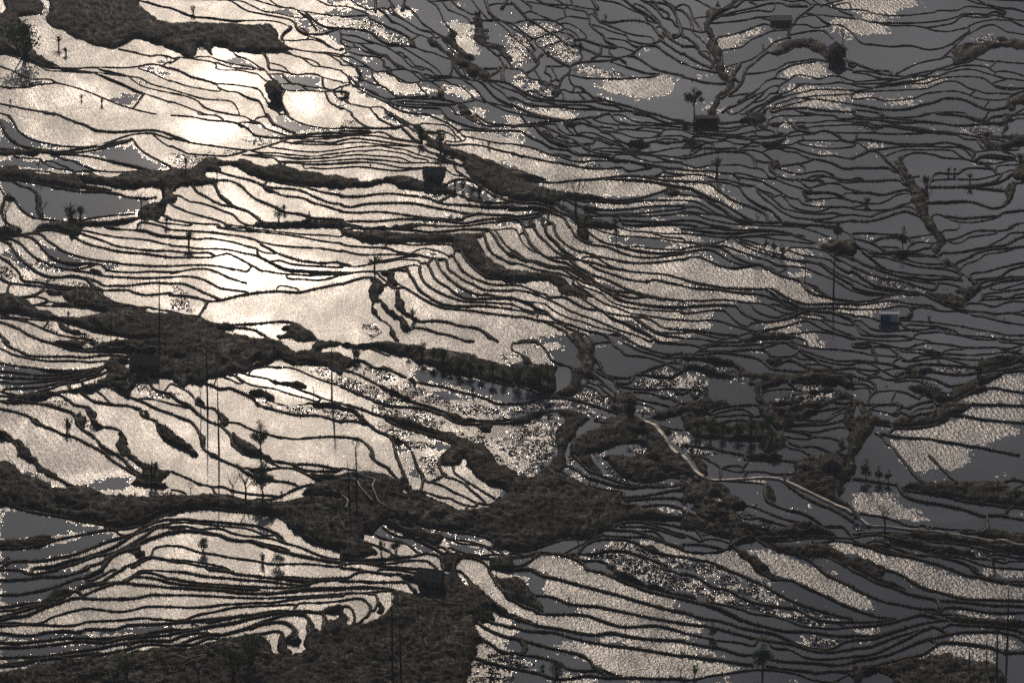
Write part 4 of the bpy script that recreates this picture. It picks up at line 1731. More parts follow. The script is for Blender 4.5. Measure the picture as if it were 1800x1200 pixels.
E 0,21 15,17 30,17 40,18 50,22 60,26 66,31 75,34 77,38 82,42 88,42 90,44 100,46 110,52 120,58 135,60 150,58 158,52 168,45 175,38 170,34 150,28 140,20 130,12 132,0 158,0 166,9 180,15 180,98 165,97 158,88 145,84 130,81 115,79 100,76 85,73 75,71 85,78 90,84 100,84 112,86 105,90 100,96 90,92 80,87 65,84 62,78 56,75 45,72 38,73 33,82 26,82 25,78 20,88 30,95 38,103 20,108 0,108
5 31,0 38,7 48,12 55,20 65,28
5 58,0 62,10 66,20 70,28
5 76,0 80,12 86,21 85,33
E 108,0 130,0 122,10 112,13 118,10 108,9 104,12
5 107,0 103,8 106,17 110,20 100,25 92,28 85,22
4 118,12 120,18 130,25 140,32 150,38 160,44 167,48
4 111,23 120,25 130,30 138,37 148,45 152,50
4 92,28 105,31 118,38 130,43 142,49 158,51
4 78,37 90,39 105,44 115,45 125,50 140,53
4 77,40 90,45 105,52 120,57 130,58
E 62,20 70,30 78,38 82,43 75,42 68,36 60,38 
4 68,47 80,47 90,51
0,13 15,15
E 0,20 30,17 62,30 65,45 60,48 52,45 40,30 25,27 0,26
P 3 0,26 12,25 25,29 35,33 33,40 36,47 40,54 48,58
P 3 0,30 15,32 20,40 28,48 33,53
P 3 0,48 7,54 5,62
4 60,61 75,69 82,76 87,84
4 36,59 50,62 62,67 72,74
5 75,71 90,75 105,78 120,81 135,82 148,85 158,88 161,93
4 26,76 35,83 48,88 60,90 70,93 78,99 83,103
4 43,75 52,81 62,85 75,86 88,92 100,98 108,103
112,87 125,89 138,91 150,94 160,98 168,101
4 100,96 108,97 115,103
4 115,97 125,101 140,105 155,105
110,86 125,92 145,94 155,98 162,103
4 20,89 30,92 42,96 52,102
5 0,109 20,110 45,109 65,107 80,105 88,103 98,104 105,107 107,115 108,120
4 30,113 50,114 70,111 85,111 92,112 98,117 101,120
4 0,115 20,113 40,116 60,118 85,120
5 0,118 20,120
E 106,106 120,104 128,108 120,112 122,118 118,120 108,120
5 120,112 128,108 140,109 150,113 157,120
5 115,105 135,106 150,108 165,109
160,98 170,97 180,97
150,105 165,104 180,108
E 158,108 180,108 180,120 160,120
C 75,74 90,78 115,81 140,84 155,90 140,90 110,88 90,84
C 34,82 42,76 60,85 75,87 95,96 108,103 85,102 75,95 60,91 45,88
C 102,88 130,93 150,96 162,103 140,104 115,98
C 165,98 180,98 180,107 162,104
C 72,0 82,18 84,22 78,25 72,12
R 88,34 90,30 95,28 105,33 118,39 132,45 145,50 140,52 125,49 112,43 100,39 88,36
R 25,78 32,84 45,90 60,92 78,101 62,104 52,100 40,95 28,90
R 80,106 95,105 105,108 107,118 98,112 88,110 60,110
R 122,112 132,110 148,115 155,120 125,120
S 65,47 80,49 88,52 75,53 62,49
S 65,60 80,63 95,66 110,68 95,69 75,66
S 62,30 70,38 74,45 66,40
S 82,0 105,0 103,18 100,24 86,18
S 44,64 60,68 75,75 70,80 55,72 40,68
S 160,0 180,0 180,12 170,9
O pole 16,56 56
O pole 9,56 42
O shrub 42,104 15
O bush 58,101 16
@3,4
E 0,15 10,23 20,25 30,24 32,15 38,9 46,0 56,0 56,12 52,20 68,30 85,36 100,40 115,43 118,45 112,50 130,53 145,58 165,62 180,66 180,68 160,68 140,67 120,70 108,75 95,80 88,86 80,90 70,88 60,87 45,91 30,96 15,99 0,98
5 56,11 70,17 80,23 95,28 110,32 125,34 140,33
5 52,17 65,26 80,32 95,36 110,38 118,40
5 65,0 75,10 85,18 100,24 115,29 130,32 145,32 160,33
E 70,0 82,0 92,12 98,22 90,20 80,12
E 95,0 180,0 180,18 165,23 150,27 135,29 122,26 112,18 102,8
4 135,28 150,27 165,23 180,24
4 40,14 55,22 70,29 85,35 100,39
4 140,33 160,33 180,30
5 115,44 135,43 155,40 170,37 180,36
5 115,48 135,46 155,45 170,45 180,47
4 120,56 135,54 150,52 165,52 180,56
E 30,22 35,30 50,33 70,37 88,41 60,45 30,30
4 30,26 40,31 55,34 70,37 88,40
4 0,100 15,100 30,96 45,91 60,88 72,88
72,88 78,83
5 108,75 118,71 135,70 150,71 165,73 180,76
4 115,75 130,75 145,76 160,80 180,86
4 140,71 155,75 170,80 180,83
5 88,86 90,80 100,78 115,79 130,80 145,85 160,90 180,98
4 135,80 150,80 160,88
5 85,88 95,84 100,85 120,86 140,86 155,90 170,95 180,98
5 72,102 78,94 90,89 105,88 118,89 130,92 142,98 155,103 170,106 180,107
E 135,95 148,95 160,101 150,102
5 55,105 70,104 85,104 105,101 120,102 135,106 150,111 165,117
52,105 65,98 75,93 82,88
5 0,107 15,106 28,103 45,104 60,107 72,112 80,120
4 68,106 75,111 90,111 100,114 108,120
E 100,112 110,118 108,120 102,119
5 0,117 10,116 18,112 28,104
0,103 12,105
0,108 15,107
C 0,101 20,101 45,93 70,89 68,96 50,100 40,103 20,102 0,102
C 76,113 92,113 102,120 80,119
C 90,81 110,80 130,82 140,86 110,84 95,84
C 142,83 152,83 160,90 150,90
C 145,72 180,78 180,86 160,80
C 90,86 98,86 98,88 88,88
C 72,101 85,91 95,90 90,95 80,101
S 90,92 120,92 145,100 180,112 180,120 165,116 140,106 120,101 85,103
S 65,106 105,103 130,106 155,115 165,120 108,120 100,113 75,110
R 105,81 118,81 119,83 108,83
R 105,86 120,86 140,88 155,90 180,98 180,104 160,103 145,95 130,90 110,88
R 120,72 135,72 150,75 165,80 155,79 140,76
R 142,71 155,72 165,75 155,75
R 12,115 25,108 40,107 60,109 75,118 78,120 20,120
S 0,5 20,0 40,0 30,10 28,20 18,24 8,20 0,12
S 56,0 65,0 75,12 88,20 100,27 80,22 62,14
S 52,17 65,18 80,26 100,33 130,36 120,38 95,35 70,28
S 85,0 96,0 105,10 115,22 130,30 115,28 100,22 95,12
S 140,0 155,5 162,15 175,20 165,22 155,15 145,8
S 145,30 165,27 180,26 180,29 160,32
S 120,49 145,50 150,51 125,52
S 140,58 160,54 175,55 180,62 165,58
S 30,74 60,74 66,78 45,76
O pole 70,92 15
@4,4
P 7 0,2 10,12 18,20 22,23
P 6 20,24 40,26 60,25 80,24 100,25 115,30 130,37 145,44 160,51 172,57 180,62
4 14,0 25,3 35,9 40,13 40,22
E 0,3 8,12 15,20 0,21
E 8,0 15,0 26,15 28,21 22,22 14,12
5 65,0 68,6 64,12
5 66,4 90,5 105,5 120,7
E 66,0 108,0 105,4 88,5 70,3
42,13 50,11 60,11 66,16 65,17 55,17 44,14
4 67,18 65,23
4 68,17 85,17 100,20 115,20 120,18
E 120,7 128,5 138,4 140,0 180,0 180,25 170,27 172,36 164,44 175,52 180,55 180,60 165,52 150,45 135,38 120,31 110,27 118,22 122,16
P 4 14,14 20,22
S 124,22 128,16 138,15 140,22
0,21 15,24
0,27 20,28 40,27 55,28 75,29 88,31
E 0,22 20,26 35,28 45,33 55,42 68,52 60,56 52,56 55,65 70,73 85,77 100,79 118,73 135,72 142,75 158,80 160,84 145,82 130,80 125,84 100,82 75,80 55,79 40,76 25,70 15,62 0,50
S 25,40 38,42 48,55 52,60 40,62 32,50
S 0,42 10,50 20,56 10,56 0,50
6 88,31 87,40 89,47 96,52
E 89,31 95,35 98,41 96,50 90,46 87,40
4 96,52 110,57 125,60 138,66 150,74
5 108,28 120,38 132,45 145,51 160,58 172,65 180,70
4 52,55 65,53 78,55 90,60 105,66 118,69 132,72 145,75 158,82
4 30,63 45,62 52,62 60,70 70,76 80,78
4 55,60 65,66 72,67 80,66 92,69 105,73 118,74 130,71
5 0,58 12,63 25,70 38,76 50,79 70,81 90,82 110,84 120,86
5 118,85 130,81 145,80 160,84
E 0,60 25,72 45,78 70,82 90,83 115,86 110,89 90,91 78,88 65,90 50,97 40,99 48,94 55,91 50,86 38,82 28,82 15,78 0,75
4 0,76 12,78 22,84
4 0,82 12,87 18,90 22,88 15,80
20,85 30,82 45,83 52,86 57,90
25,88 35,88 50,92
5 0,94 20,94 35,97 42,99
4 0,100 15,102 30,102 45,99 55,93 65,89 75,88 82,91 92,97 108,102 120,105 132,110 145,119
E 88,93 100,94 125,95 145,94 155,98 165,103 175,108 180,110 180,118 170,117 160,110 150,106 138,107 135,111 120,105 105,101 95,98
92,91 110,90 125,88 140,87 160,88
125,85 145,85 180,87
4 135,111 142,106 152,107 162,112 175,118
150,74 160,74 170,75 178,84
5 60,101 68,105 74,112 78,120
E 55,101 65,102 75,107 85,113 92,120 78,120 72,112
5 0,107 15,110 28,112 40,117 48,120
140,93 160,90 180,92
C 50,99 60,94 75,90 85,95 100,102 120,106 130,112 118,108 100,104 85,96 70,96 62,100
C 23,84 35,83 50,88 55,91 40,90 28,88
C 0,78 15,85 22,90 0,92
C 0,94 30,97 40,99 20,100 0,98
C 43,15 60,18 65,22 55,22 44,18
R 0,100 15,104 35,104 50,102 62,105 70,115 72,120 50,120 42,114 28,109 12,108 0,105
R 67,100 78,96 90,98 98,104 110,108 125,113 138,120 92,120 85,112 75,106
R 146,94 158,91 180,94 180,106 168,103 155,97
R 55,26 70,25 95,27 102,29 80,28 60,27
S 25,64 50,63 60,72 68,77 45,77 32,70
S 60,55 70,58 72,63 62,62
S 70,67 90,68 100,74 108,77 95,79 78,76
S 65,82 90,84 110,87 100,88 75,86
S 108,80 125,76 138,74 142,77 125,80
S 118,84 140,82 150,83 130,85
S 0,108 18,112 35,117 40,120 0,120
R 136,76 142,77 138,78
O hut 157,20 22
O shrub 78,53 3
@5,4
6 0,25 15,27 30,29 45,31 48,33 52,40 60,45 75,49 90,51 105,54 120,57 130,61 142,64
5 80,0 88,8 95,15 103,22 109,27
6 48,0 55,8 63,17 72,28
E 50,34 60,31 72,28 80,27 95,28 108,30 120,30 130,28 145,28 160,28 165,32 172,38 180,42 180,55 165,53 150,51 130,49 115,45 95,42 75,39 60,36
5 53,37 70,39 90,42 105,45 120,49 140,51 160,54 180,56
5 160,28 170,26 180,28
170,37 175,33 180,31
5 168,53 160,62
5 142,64 155,64 180,68
6 141,64 141,79
P 4 0,62 8,67 18,74 35,75 60,78 85,80 105,83 125,86 145,90 160,94 172,98 180,99
4 5,62 18,63 32,65 45,69 55,73 65,75 74,73 80,78
80,75 95,77 110,78 128,79
E 130,79 145,79 155,80 168,84 180,84 180,95 165,92 150,88 135,85
128,80 135,85
4 115,81 128,82
E 0,70 8,75 18,76 40,77 65,80 60,85 70,88 80,88 88,88 95,87 105,90 120,94 135,93 145,98 160,101 180,102 180,99 145,91 100,84 60,79 20,75 0,68
4 0,83 15,82 30,81 50,82 65,84 75,88 85,89 95,88 105,92 120,95 135,98 150,101 165,103
4 0,87 15,84 30,84 45,90 60,94 75,97 90,101
E 35,84 55,84 62,90 75,93 90,97 105,99 120,102 130,106 120,107 105,104 95,105 80,103 70,98 55,95 42,90
14,92 25,90 40,94 55,96 75,100 90,102
4 0,88 12,94 30,95 45,98 60,103 75,105 90,103 105,106 125,108 145,110 160,113
5 0,93 15,96 30,102 45,105 60,107 75,111 90,115 100,119
4 12,94 30,98 45,103 60,105 85,106 100,109 115,113 130,120
4 90,105 105,107 118,109 135,115 150,118 165,119 180,120
50,88 65,89 80,91 95,92 115,94 130,93 145,98 160,101
4 138,109 142,105 155,104 165,106 180,108
145,110 155,108 165,111 180,111
118,107 125,108
E 0,108 12,110 25,115 35,120 0,120
R 2,50 8,40 12,38 20,39 32,40 42,45 50,51 55,56 62,58 70,61 78,66 74,70 60,67 48,68 38,66 20,62 3,60
R 50,0 126,0 122,7 108,12 95,15 80,16 70,18 60,12
R 0,96 8,96 20,100 32,104 45,108 60,110 70,113 85,120 30,120 15,112 0,106
R 80,77 90,77 88,79 82,79
S 108,99 130,98 160,103 175,106 150,105 125,103
S 140,106 155,106 170,110 150,108
S 0,70 15,75 10,80 0,80
S 8,84 25,84 40,90 20,90
O tree 13,26 24
O tree 27,28 18
O tree 37,29 15
O bare 33,81 38
O shrub 148,118 12
@0,5
5 0,0 15,0 23,1 30,4 40,4 50,2 60,0
6 0,11 15,11 30,10 45,8 60,8 72,6 82,3 92,0
5 0,27 15,27 30,25 45,22 60,18 75,12 90,8 103,2 108,0
4 90,13 100,10 110,5 120,0
5 80,23 85,19 92,15 105,14 115,8 125,2 130,0
105,15 118,14 130,12 142,5 150,1 165,1 180,2
4 130,12 140,8 148,4 155,3 165,5 180,10
5 82,20 90,18 105,16 120,14 132,13 140,8 150,8 165,10 180,14
5 85,29 95,24 108,19 120,15 130,14 145,16 160,17 180,19
5 0,40 15,38 30,36 45,35 60,32 70,28 78,23 83,24 87,28
4 0,44 15,43 30,39 45,36 60,35
5 0,50 15,46 30,42 45,38 60,36 68,33
5 0,53 12,50 28,48 45,41 60,36 72,32 82,30 100,31 125,31 145,30 158,27 180,27
E 43,33 50,28 65,21 78,21 80,24 72,25 60,32 48,35 30,36 20,37 42,35
4 0,57 15,56 35,57 45,55 55,50 68,46 80,43 92,41 105,42 118,44 130,44 142,42 155,39 180,39
4 0,59 20,58 45,58 65,59 80,58 92,55 110,54 130,53 150,51 162,52 180,53
6 0,67 15,69 35,69 50,66 70,65 82,66 92,63 105,63 120,63 135,59 155,58 180,57
6 0,77 15,78 35,76 55,74 72,72 90,73 110,73 130,71 150,69 165,66 180,64
5 0,82 20,82 45,80 65,78 80,76 95,76 110,77 130,73 155,71 180,69
6 0,93 20,92 45,92 65,89 85,86 105,83 125,79 140,77 150,75 165,75 180,75
5 135,79 138,82
5 0,101 15,99 30,97 45,94 58,92
5 0,102 20,101 35,97 45,95 60,93 75,95 90,94 105,90 120,87 135,84 150,80 165,79 180,81
5 58,93 75,91 95,89 105,88
E 0,110 15,110 27,107 35,103 50,102 60,100 72,98 85,96 100,95 115,91 130,88 145,86 165,84 180,84 180,120 0,120
45,103 60,101 75,103 85,106 100,105 115,102 130,97 150,92 180,89
130,111 150,107 165,102 180,98
35,118 60,118 80,117 95,119
105,118 120,114 150,108 180,105
C 0,0 23,2 40,5 60,1 100,0 118,0 100,10 80,20 60,30 40,34 0,38
C 0,70 70,66 85,67 150,60 180,59 180,63 150,68 90,72 0,76
C 0,83 60,80 110,78 150,72 180,71 150,74 125,78 90,85 40,91 0,91
C 0,94 40,93 30,96 0,99
C 0,102 60,94 90,96 70,98 50,101 30,104 0,104
R 0,104 20,104 35,101 28,107 12,111 0,111
R 40,87 55,83 65,81 50,88 38,89
R 80,69 110,68 150,61 155,64 125,70 85,71
R 112,80 130,75 142,74 130,78 115,81
O bush 134,120 22
O shrub 8,120 6
@1,5
5 40,0 60,2 72,5 85,6 100,8 120,10 140,12 160,12 180,11
5 112,8 130,8 150,10 180,10
5 0,2 15,3 30,6 45,8 60,9 80,11 100,12 115,14 130,16 138,18
5 0,9 15,12 30,14 50,16 70,17 90,18 110,19 130,19 145,20 165,20 180,20
5 130,18 142,17 155,13 165,12
5 0,14 15,16 30,17 60,19 90,21
6 0,19 20,20 40,21 55,22 70,24 85,25 105,25 125,23 145,21 180,20
4 0,27 20,27 40,28 60,29 85,30 105,30 125,29 150,28 180,26
4 0,39 20,40 40,39 55,37 75,36 90,35 105,35 120,33 145,30 180,28
4 0,54 15,53 22,50 32,47 45,45 58,42 70,40 85,39 110,38 130,37
6 0,57 20,55 40,53 60,51 80,49 95,47 110,45 130,45 145,45 160,46 180,41
5 40,56 60,52 80,48
6 0,63 15,64 30,62 50,59 70,56 85,52 105,48 120,46
5 0,68 20,65 40,61 60,58 80,53
130,42 133,37 140,35 155,35 180,33
5 0,75 15,69 30,67 50,69 65,66 80,62 90,58 105,53 115,50 130,48 142,49
5 10,79 20,74 35,70 50,68
5 85,62 95,58 108,56 120,56 128,60 130,65 128,73
E 130,60 134,64 137,72 138,80 130,80 125,75 128,70
5 5,80 25,79 38,73 48,73 58,75
5 55,74 70,72 85,69 100,67 112,65 118,68 117,75 115,82
E 118,65 124,72 124,80 130,88 125,90 118,90 116,84
5 142,49 146,54 144,62 148,68 143,74
E 143,48 148,55 152,64 158,69 162,75 158,82 146,84 143,78 145,68 144,60
5 155,46 161,48 162,55 160,66
E 161,47 167,54 175,54 180,48 180,120 0,120 0,83 12,83 30,80 45,77 60,75 75,72 90,71 100,71 105,77 108,84 108,92 115,92 130,91 145,85 152,83 160,82 158,70 160,60 163,55
E 160,42 180,39 180,44 165,46
5 160,46 172,44 180,40
0,89 20,87 40,82 60,78
4 0,97 20,93 40,89 55,86 65,86 70,90
4 0,106 15,103 28,98 38,94 48,95 53,98
4 0,110 20,105 35,101
4 0,115 15,109 30,109
S 0,58 40,54 70,53 40,58 0,62
C 90,40 110,39 130,39 128,42 115,43 95,42
C 30,65 50,62 35,67 20,69 0,73 15,69
S 50,18 80,20 110,22 100,25 70,24
O bush 85,105 32
O bush 65,118 30
O shrub 30,119 10
@2,5
E 0,61 15,60 25,57 38,54 45,48 52,38 56,30 57,23 65,25 75,28 84,30 78,14 66,9 60,6 75,8 82,10 84,0 108,8 118,0 125,10 132,18 140,20 150,28 158,36 156,42 160,54 150,55 142,54 140,58 145,66 152,75 146,76 143,85 140,92 137,98 138,107 132,115 131,120 0,120
5 0,10 8,8 15,4 25,2 35,3 50,5 62,5 68,8 78,10
4 40,0 60,0 75,3 82,4
5 0,13 20,13 35,13 55,13 68,13 73,18 80,27
5 0,20 15,19 35,19 50,21 57,23
4 0,26 12,25 28,25 42,23 55,22
4 28,26 36,27 38,34 35,42
E 38,30 42,38 44,44 36,46
4 0,33 12,31 22,31 30,38 30,44 24,52 18,57
4 0,39 8,39 13,45 14,52 12,60
E 0,40 6,46 10,53 4,62 0,60
5 100,0 106,5 112,10
5 118,1 125,2 132,8 136,15 138,20 148,26 155,34 165,42 175,49 180,50
E 133,8 145,20 155,30 165,38 175,44 180,46 180,50 165,44 150,35 138,22
5 155,0 160,8 167,19 174,27 180,33
E 158,0 165,8 180,10 180,33 172,25 165,15
5 150,53 160,57 170,59 180,62
5 145,56 152,62 165,68 180,73
5 143,76 150,75 157,78 165,84 175,88 180,90
6 135,92 145,95 158,99 175,103
R 130,0 155,0 160,10 168,20 178,30 180,34 180,45 170,40 155,27 142,15
R 150,56 160,58 180,63 180,72 165,67
C 118,3 130,8 134,18 125,12
S 144,80 155,78 165,85 180,91 180,102 160,99 148,92
S 136,97 150,98 175,104 180,105 180,120 132,120
O hut 94,28 28
O pole 54,120 100
O pole 63,120 60
O shrub 78,28 8
O bare 116,16 18
@3,5
6 0,0 20,0 30,5 45,10 60,14 75,18 95,23 115,28 135,34 150,38 165,42 180,45
E 0,8 10,10 18,20 24,30 30,38 33,46 28,46 20,40 10,34 0,30
5 0,31 10,38 22,42 30,47 45,48 60,48 78,49 90,53 105,58 120,61 140,60 155,60 180,66
5 22,28 35,28 48,31 60,36 75,38 90,39 105,42 130,47 155,52 180,56
6 0,51 15,56 30,60 50,63 70,67 88,69 105,67 120,70 140,73 180,75
E 0,46 10,52 25,56 18,57 0,52
5 0,60 15,65 30,66 45,67 60,71 80,76 105,80 130,83 155,87 180,91
5 0,71 10,75 25,79 40,83 55,86 72,90 82,96 88,104 100,108 115,113
8 11,76 14,82 12,88
5 0,88 15,91 30,93 48,98 60,105 75,107 90,107 102,113
5 0,104 15,107 30,110 45,115 60,115 80,112 100,114 130,114 160,115 180,115
5 78,0 95,3 110,9 125,16 140,22 155,26 180,31
E 105,0 115,2 125,8 140,14 155,19 170,24 180,26 180,31 160,25 140,18 120,10
160,0 170,2 180,6
S 115,0 155,0 180,8 180,24 160,20 140,12 125,6
R 32,0 78,0 90,4 110,11 130,20 150,27 165,30 180,35 175,41 150,36 120,28 90,20 60,12 40,5
R 37,14 55,14 75,19 110,28 150,40 180,48 180,54 150,50 110,42 80,37 60,34 45,28 34,24
R 68,40 90,40 110,44 150,53 180,58 180,64 150,59 118,59 100,56 85,49 70,47
R 0,33 15,41 28,48 45,50 75,50 95,57 115,62 150,61 180,68 180,73 130,71 100,66 85,68 60,66 35,60 12,54 0,45
R 85,71 105,70 130,74 180,77 180,90 150,84 120,78 95,75
R 50,78 62,75 90,79 130,85 180,93 180,112 130,113 115,112 95,104 82,94 65,88 52,84
R 35,117 60,116 80,115 95,118 80,120 38,120
R 120,118 150,118 180,118 180,120
C 0,52 30,62 60,66 85,71 60,70 20,63 0,59
S 0,91 20,93 25,102 10,106 0,104
O bush 47,114 17
O bush 32,106 7
O shrub 60,33 5
O bare 155,112 14
O bare 178,112 17
@4,5
5 0,4 15,8 30,17 50,23 65,31 80,36 100,39 120,42 135,50 155,55 180,55
5 45,0 60,5 80,14 100,25 120,35 145,43 165,49 180,52
5 78,0 88,6 100,11 115,12 130,19 150,28 165,35 180,41
E 85,0 95,4 110,10 100,10 90,6
5 145,0 160,10 180,19
E 0,25 10,27 20,33 10,32 0,30
6 0,31 12,34 25,37 40,42 55,49 70,56 90,61 110,65 135,66 155,69 175,70
4 25,35 45,38 60,42 75,47 95,49 112,54 125,59 140,61 160,62 180,60
5 0,44 20,51 40,54 60,61 80,65 100,69 115,76 130,82 148,84 160,82 168,77 180,74
5 0,56 20,59 35,62 55,67 75,72 95,76 115,79 135,85 155,87 170,85 180,84
4 0,67 20,71 40,75 60,77 75,80
4 95,82 110,84 120,88 130,93 145,95 165,94 180,92
5 0,76 20,80 40,83 60,89 75,91
5 90,94 105,97 120,98 140,99 160,101 180,98
6 0,90 20,93 40,96 60,99 75,101
5 88,102 105,105 120,106 140,108 160,107 180,107
4 0,117 15,115 30,112 50,109 75,106 95,106 120,110 135,115 155,119
140,110 160,107 180,110
160,118 172,112 180,110
R 50,0 75,0 85,7 95,15 92,19 75,10 62,5
R 97,0 145,0 160,12 180,22 180,36 165,33 145,24 125,14 110,9 100,5
R 0,48 15,52 28,55 25,58 0,56
R 0,58 18,60 28,63 22,67 0,66
R 0,69 15,71 22,74 8,75 0,74
R 0,78 15,80 25,86 40,87 52,91 40,91 22,89 0,88
R 0,93 20,95 45,99 58,104 52,107 30,111 0,116
R 35,117 55,115 57,120 25,120
S 0,5 20,15 45,25 80,38 115,44 135,52 175,56 180,59 140,60 115,53 90,48 60,40 30,33 0,22
S 10,0 40,0 65,10 100,28 130,40 175,53 150,52 110,38 75,33 50,22 25,12
S 110,68 150,72 170,75 150,83 125,78
O tree 32,72 17
O tree 84,110 42
O shrub 12,112 14
@5,5
5 0,2 12,7 25,14 45,20 60,26 75,29 88,32 92,41
E 0,0 25,0 32,5 30,9 45,15 60,23 50,20 35,15 20,10 8,3
5 32,0 45,3 58,10 72,18 88,23 105,28 120,31 150,32 180,33
E 30,0 35,0 32,6 28,6
5 105,0 120,6 140,9 160,14 180,17
4 125,0 140,8 160,12 180,13
5 0,20 15,27 30,33 50,37 70,41 88,42
5 0,41 15,46 30,50 45,52
5 0,55 20,55 40,53
6 0,60 20,59 40,56 55,52 70,48 80,49 95,53
4 68,48 78,46 93,48
5 88,42 91,45 95,41 108,40 125,42 145,45 180,45
5 92,33 110,34 130,36 150,38 180,39
5 95,48 110,49 125,52 140,54 160,55 180,57
E 95,50 110,50 125,52 145,54 180,54 180,65 165,60 140,59 120,57 105,55
5 93,62 103,58 120,59 140,60 160,62 172,64 180,67
5 0,69 20,70 35,68 50,63 70,58 85,55 100,54
6 0,74 20,73 35,68 55,62
5 0,83 15,82 30,77 45,71 60,67 75,63 85,61 93,64 98,68
5 0,92 15,91 30,85 45,78 60,71 72,65 80,63
6 0,97 20,94 40,88 55,82 70,76 80,74 86,77
5 78,73 95,70 110,67 130,66 155,66
5 158,67 172,70 180,75
6 0,103 15,103 35,99 55,93 72,89 80,84 90,78 105,77 125,79 145,82 155,86 165,88 180,88
5 0,112 10,110 20,106 28,107 40,112
E 0,104 20,103 40,101 60,96 80,93 92,90 100,88 108,93 125,97 140,99 150,103 160,113 170,120 55,120 42,112 28,106 18,107 10,111 6,118 0,118
R 40,0 95,0 105,4 120,9 140,13 160,17 180,19 180,31 150,30 120,29 105,26 85,20 65,10 50,4
R 130,0 180,0 180,8 155,6 140,3
R 102,42 125,44 150,47 178,46 175,51 155,53 125,50 102,47
R 0,26 10,28 22,33 25,37 20,44 5,42 0,40
R 110,61 140,63 155,64 172,67 150,65 115,64
R 90,74 105,71 135,69 158,69 170,78 180,83 180,86 165,86 150,82 125,78 92,76
R 82,86 92,80 110,79 140,83 147,86 150,98 140,99 125,96 110,90 100,88 92,90 70,95 50,99 60,93 75,90
R 0,62 20,61 30,65 10,67 0,68
O pole 151,120 68
O pole 162,87 70
O pole 122,120 36
O pole 140,112 32
"""
lines=[];polys={'E':[],'R':[],'C':[],'S':[]};paths=[];objs=[]
for ln in DATA.split('\n'):
    ln=ln.strip()
    if not ln: continue
    if ln[0]=='@':
        a,b=ln[1:].split(','); ox,oy=int(a)*300.0,int(b)*200.0; continue
    t=ln.split()
    if t[0]=='O':
        x,y=t[2].split(','); objs.append((t[1],ox+float(x)/.6,oy+float(y)/.6,float(t[3])/.6)); continue
    w=3.0; k='L'
    if t[0] in polys or t[0]=='P':
        k=t[0]; t=t[1:]
        if k=='P': w=float(t[0]); t=t[1:]
    elif ',' not in t[0]: w=float(t[0]); t=t[1:]
    pts=np.array([[ox+float(p.split(',')[0])/.6,oy+float(p.split(',')[1])/.6] for p in t])
    if len(pts)<2: continue
    pts[:,1]+=1.0
    if k=='L': lines.append([w,pts])
    elif k=='P': paths.append([w,pts])
    else: polys[k].append(pts)
def resample(p,step):
    # Catmull-Rom through the points, evenly spaced
    n=len(p)
    if n>2:
        q=np.vstack([2*p[0]-p[1],p,2*p[-1]-p[-2]]); out=[]
        for i in range(n-1):
            a,b,c,d=q[i],q[i+1],q[i+2],q[i+3]
            m=max(2,int(np.hypot(*(c-b))/2)+1)
            t=np.linspace(0,1,m,endpoint=False)[:,None]
            out.append(.5*((2*b)+(-a+c)*t+(2*a-5*b+4*c-d)*t**2+(-a+3*b-3*c+d)*t**3))
        out.append(p[-1][None]); p=np.vstack(out)
    seg=np.hypot(*(np.diff(p,axis=0).T)); s=np.concatenate([[0],np.cumsum(seg)])
    L=s[-1]; m=max(2,int(L/step)+1); q=np.linspace(0,L,m)
    return np.stack([np.interp(q,s,p[:,0]),np.interp(q,s,p[:,1])],1)
dense=[resample(p,3.0) for w,p in lines]
allp=np.vstack(dense); own=np.concatenate([np.full(len(d),i) for i,d in enumerate(dense)])
# join loose ends to the nearest other bank, run those at the frame's edge on outside it
for i,(w,p) in enumerate(lines):
    for e in (0,-1):
        P=p[e]; Q=p[1] if e==0 else p[-2]
        d=P-Q; d=d/(np.hypot(*d)+1e-6)
        if P[0]<3 or P[0]>1797 or P[1]<4 or P[1]>1198:
            d2=d*230+np.array([0,rng.normal()*8]); add=P+d2
        else:
            m=own!=i
            v=allp[m]-P; dist=np.hypot(v[:,0],v[:,1]*1.3)
            al=(v@d)/(np.hypot(v[:,0],v[:,1])+1e-6)
            cost=dist*np.where(al>.3,1.0,1.7)
            j=np.argmin(cost)
            if cost[j]>22 or dist[j]<1.0: continue
            add=allp[m][j]
        lines[i][1]=np.vstack([add[None],lines[i][1]]) if e==0 else np.vstack([lines[i][1],add[None]])
dense=[resample(p,1.0) for w,p in lines]
# ---------------------------------------------------------------- raster of pools
PAD=210; GX,GY=1.5,1.0
NX=int((1800+2*PAD)/GX); NY=int((1200+2*PAD)/GY)
def cell(px,py): return np.clip(((px+PAD)/GX).astype(int),0,NX-1),np.clip(((py+PAD)/GY).astype(int),0,NY-1)
bar=np.zeros((NY,NX),bool)
for d in dense:
    dd=resample(d,.5); cx,cy=cell(dd[:,0],dd[:,1]); bar[cy,cx]=True
def labels(free):
    par=[];lab=-np.ones(free.shape,np.int32);prev=[]
    def find(a):
        while par[a]!=a: par[a]=par[par[a]]; a=par[a]
        return a
    for y in range(free.shape[0]):
        r=free[y].astype(np.int8); df=np.diff(np.concatenate([[0],r,[0]]))
        st=np.where(df==1)[0]; en=np.where(df==-1)[0]; cur=[]; k=0
        for a,b in zip(st,en):
            idn=len(par); par.append(idn)
            while k<len(prev) and prev[k][1]<=a: k+=1
            j=k
            while j<len(prev) and prev[j][0]<b:
                ra,rb=find(idn),find(prev[j][2])
                if ra!=rb: par[ra]=rb
                j+=1
            lab[y,a:b]=idn; cur.append((a,b,idn))
        prev=cur
    root=np.array([find(i) for i in range(len(par))]); _,inv=np.unique(root,return_inverse=True)
    m=lab>=0; lab[m]=inv[lab[m]]
    return lab
lab=labels(~bar)
cnt=np.bincount(lab[lab>=0]); small=cnt<14
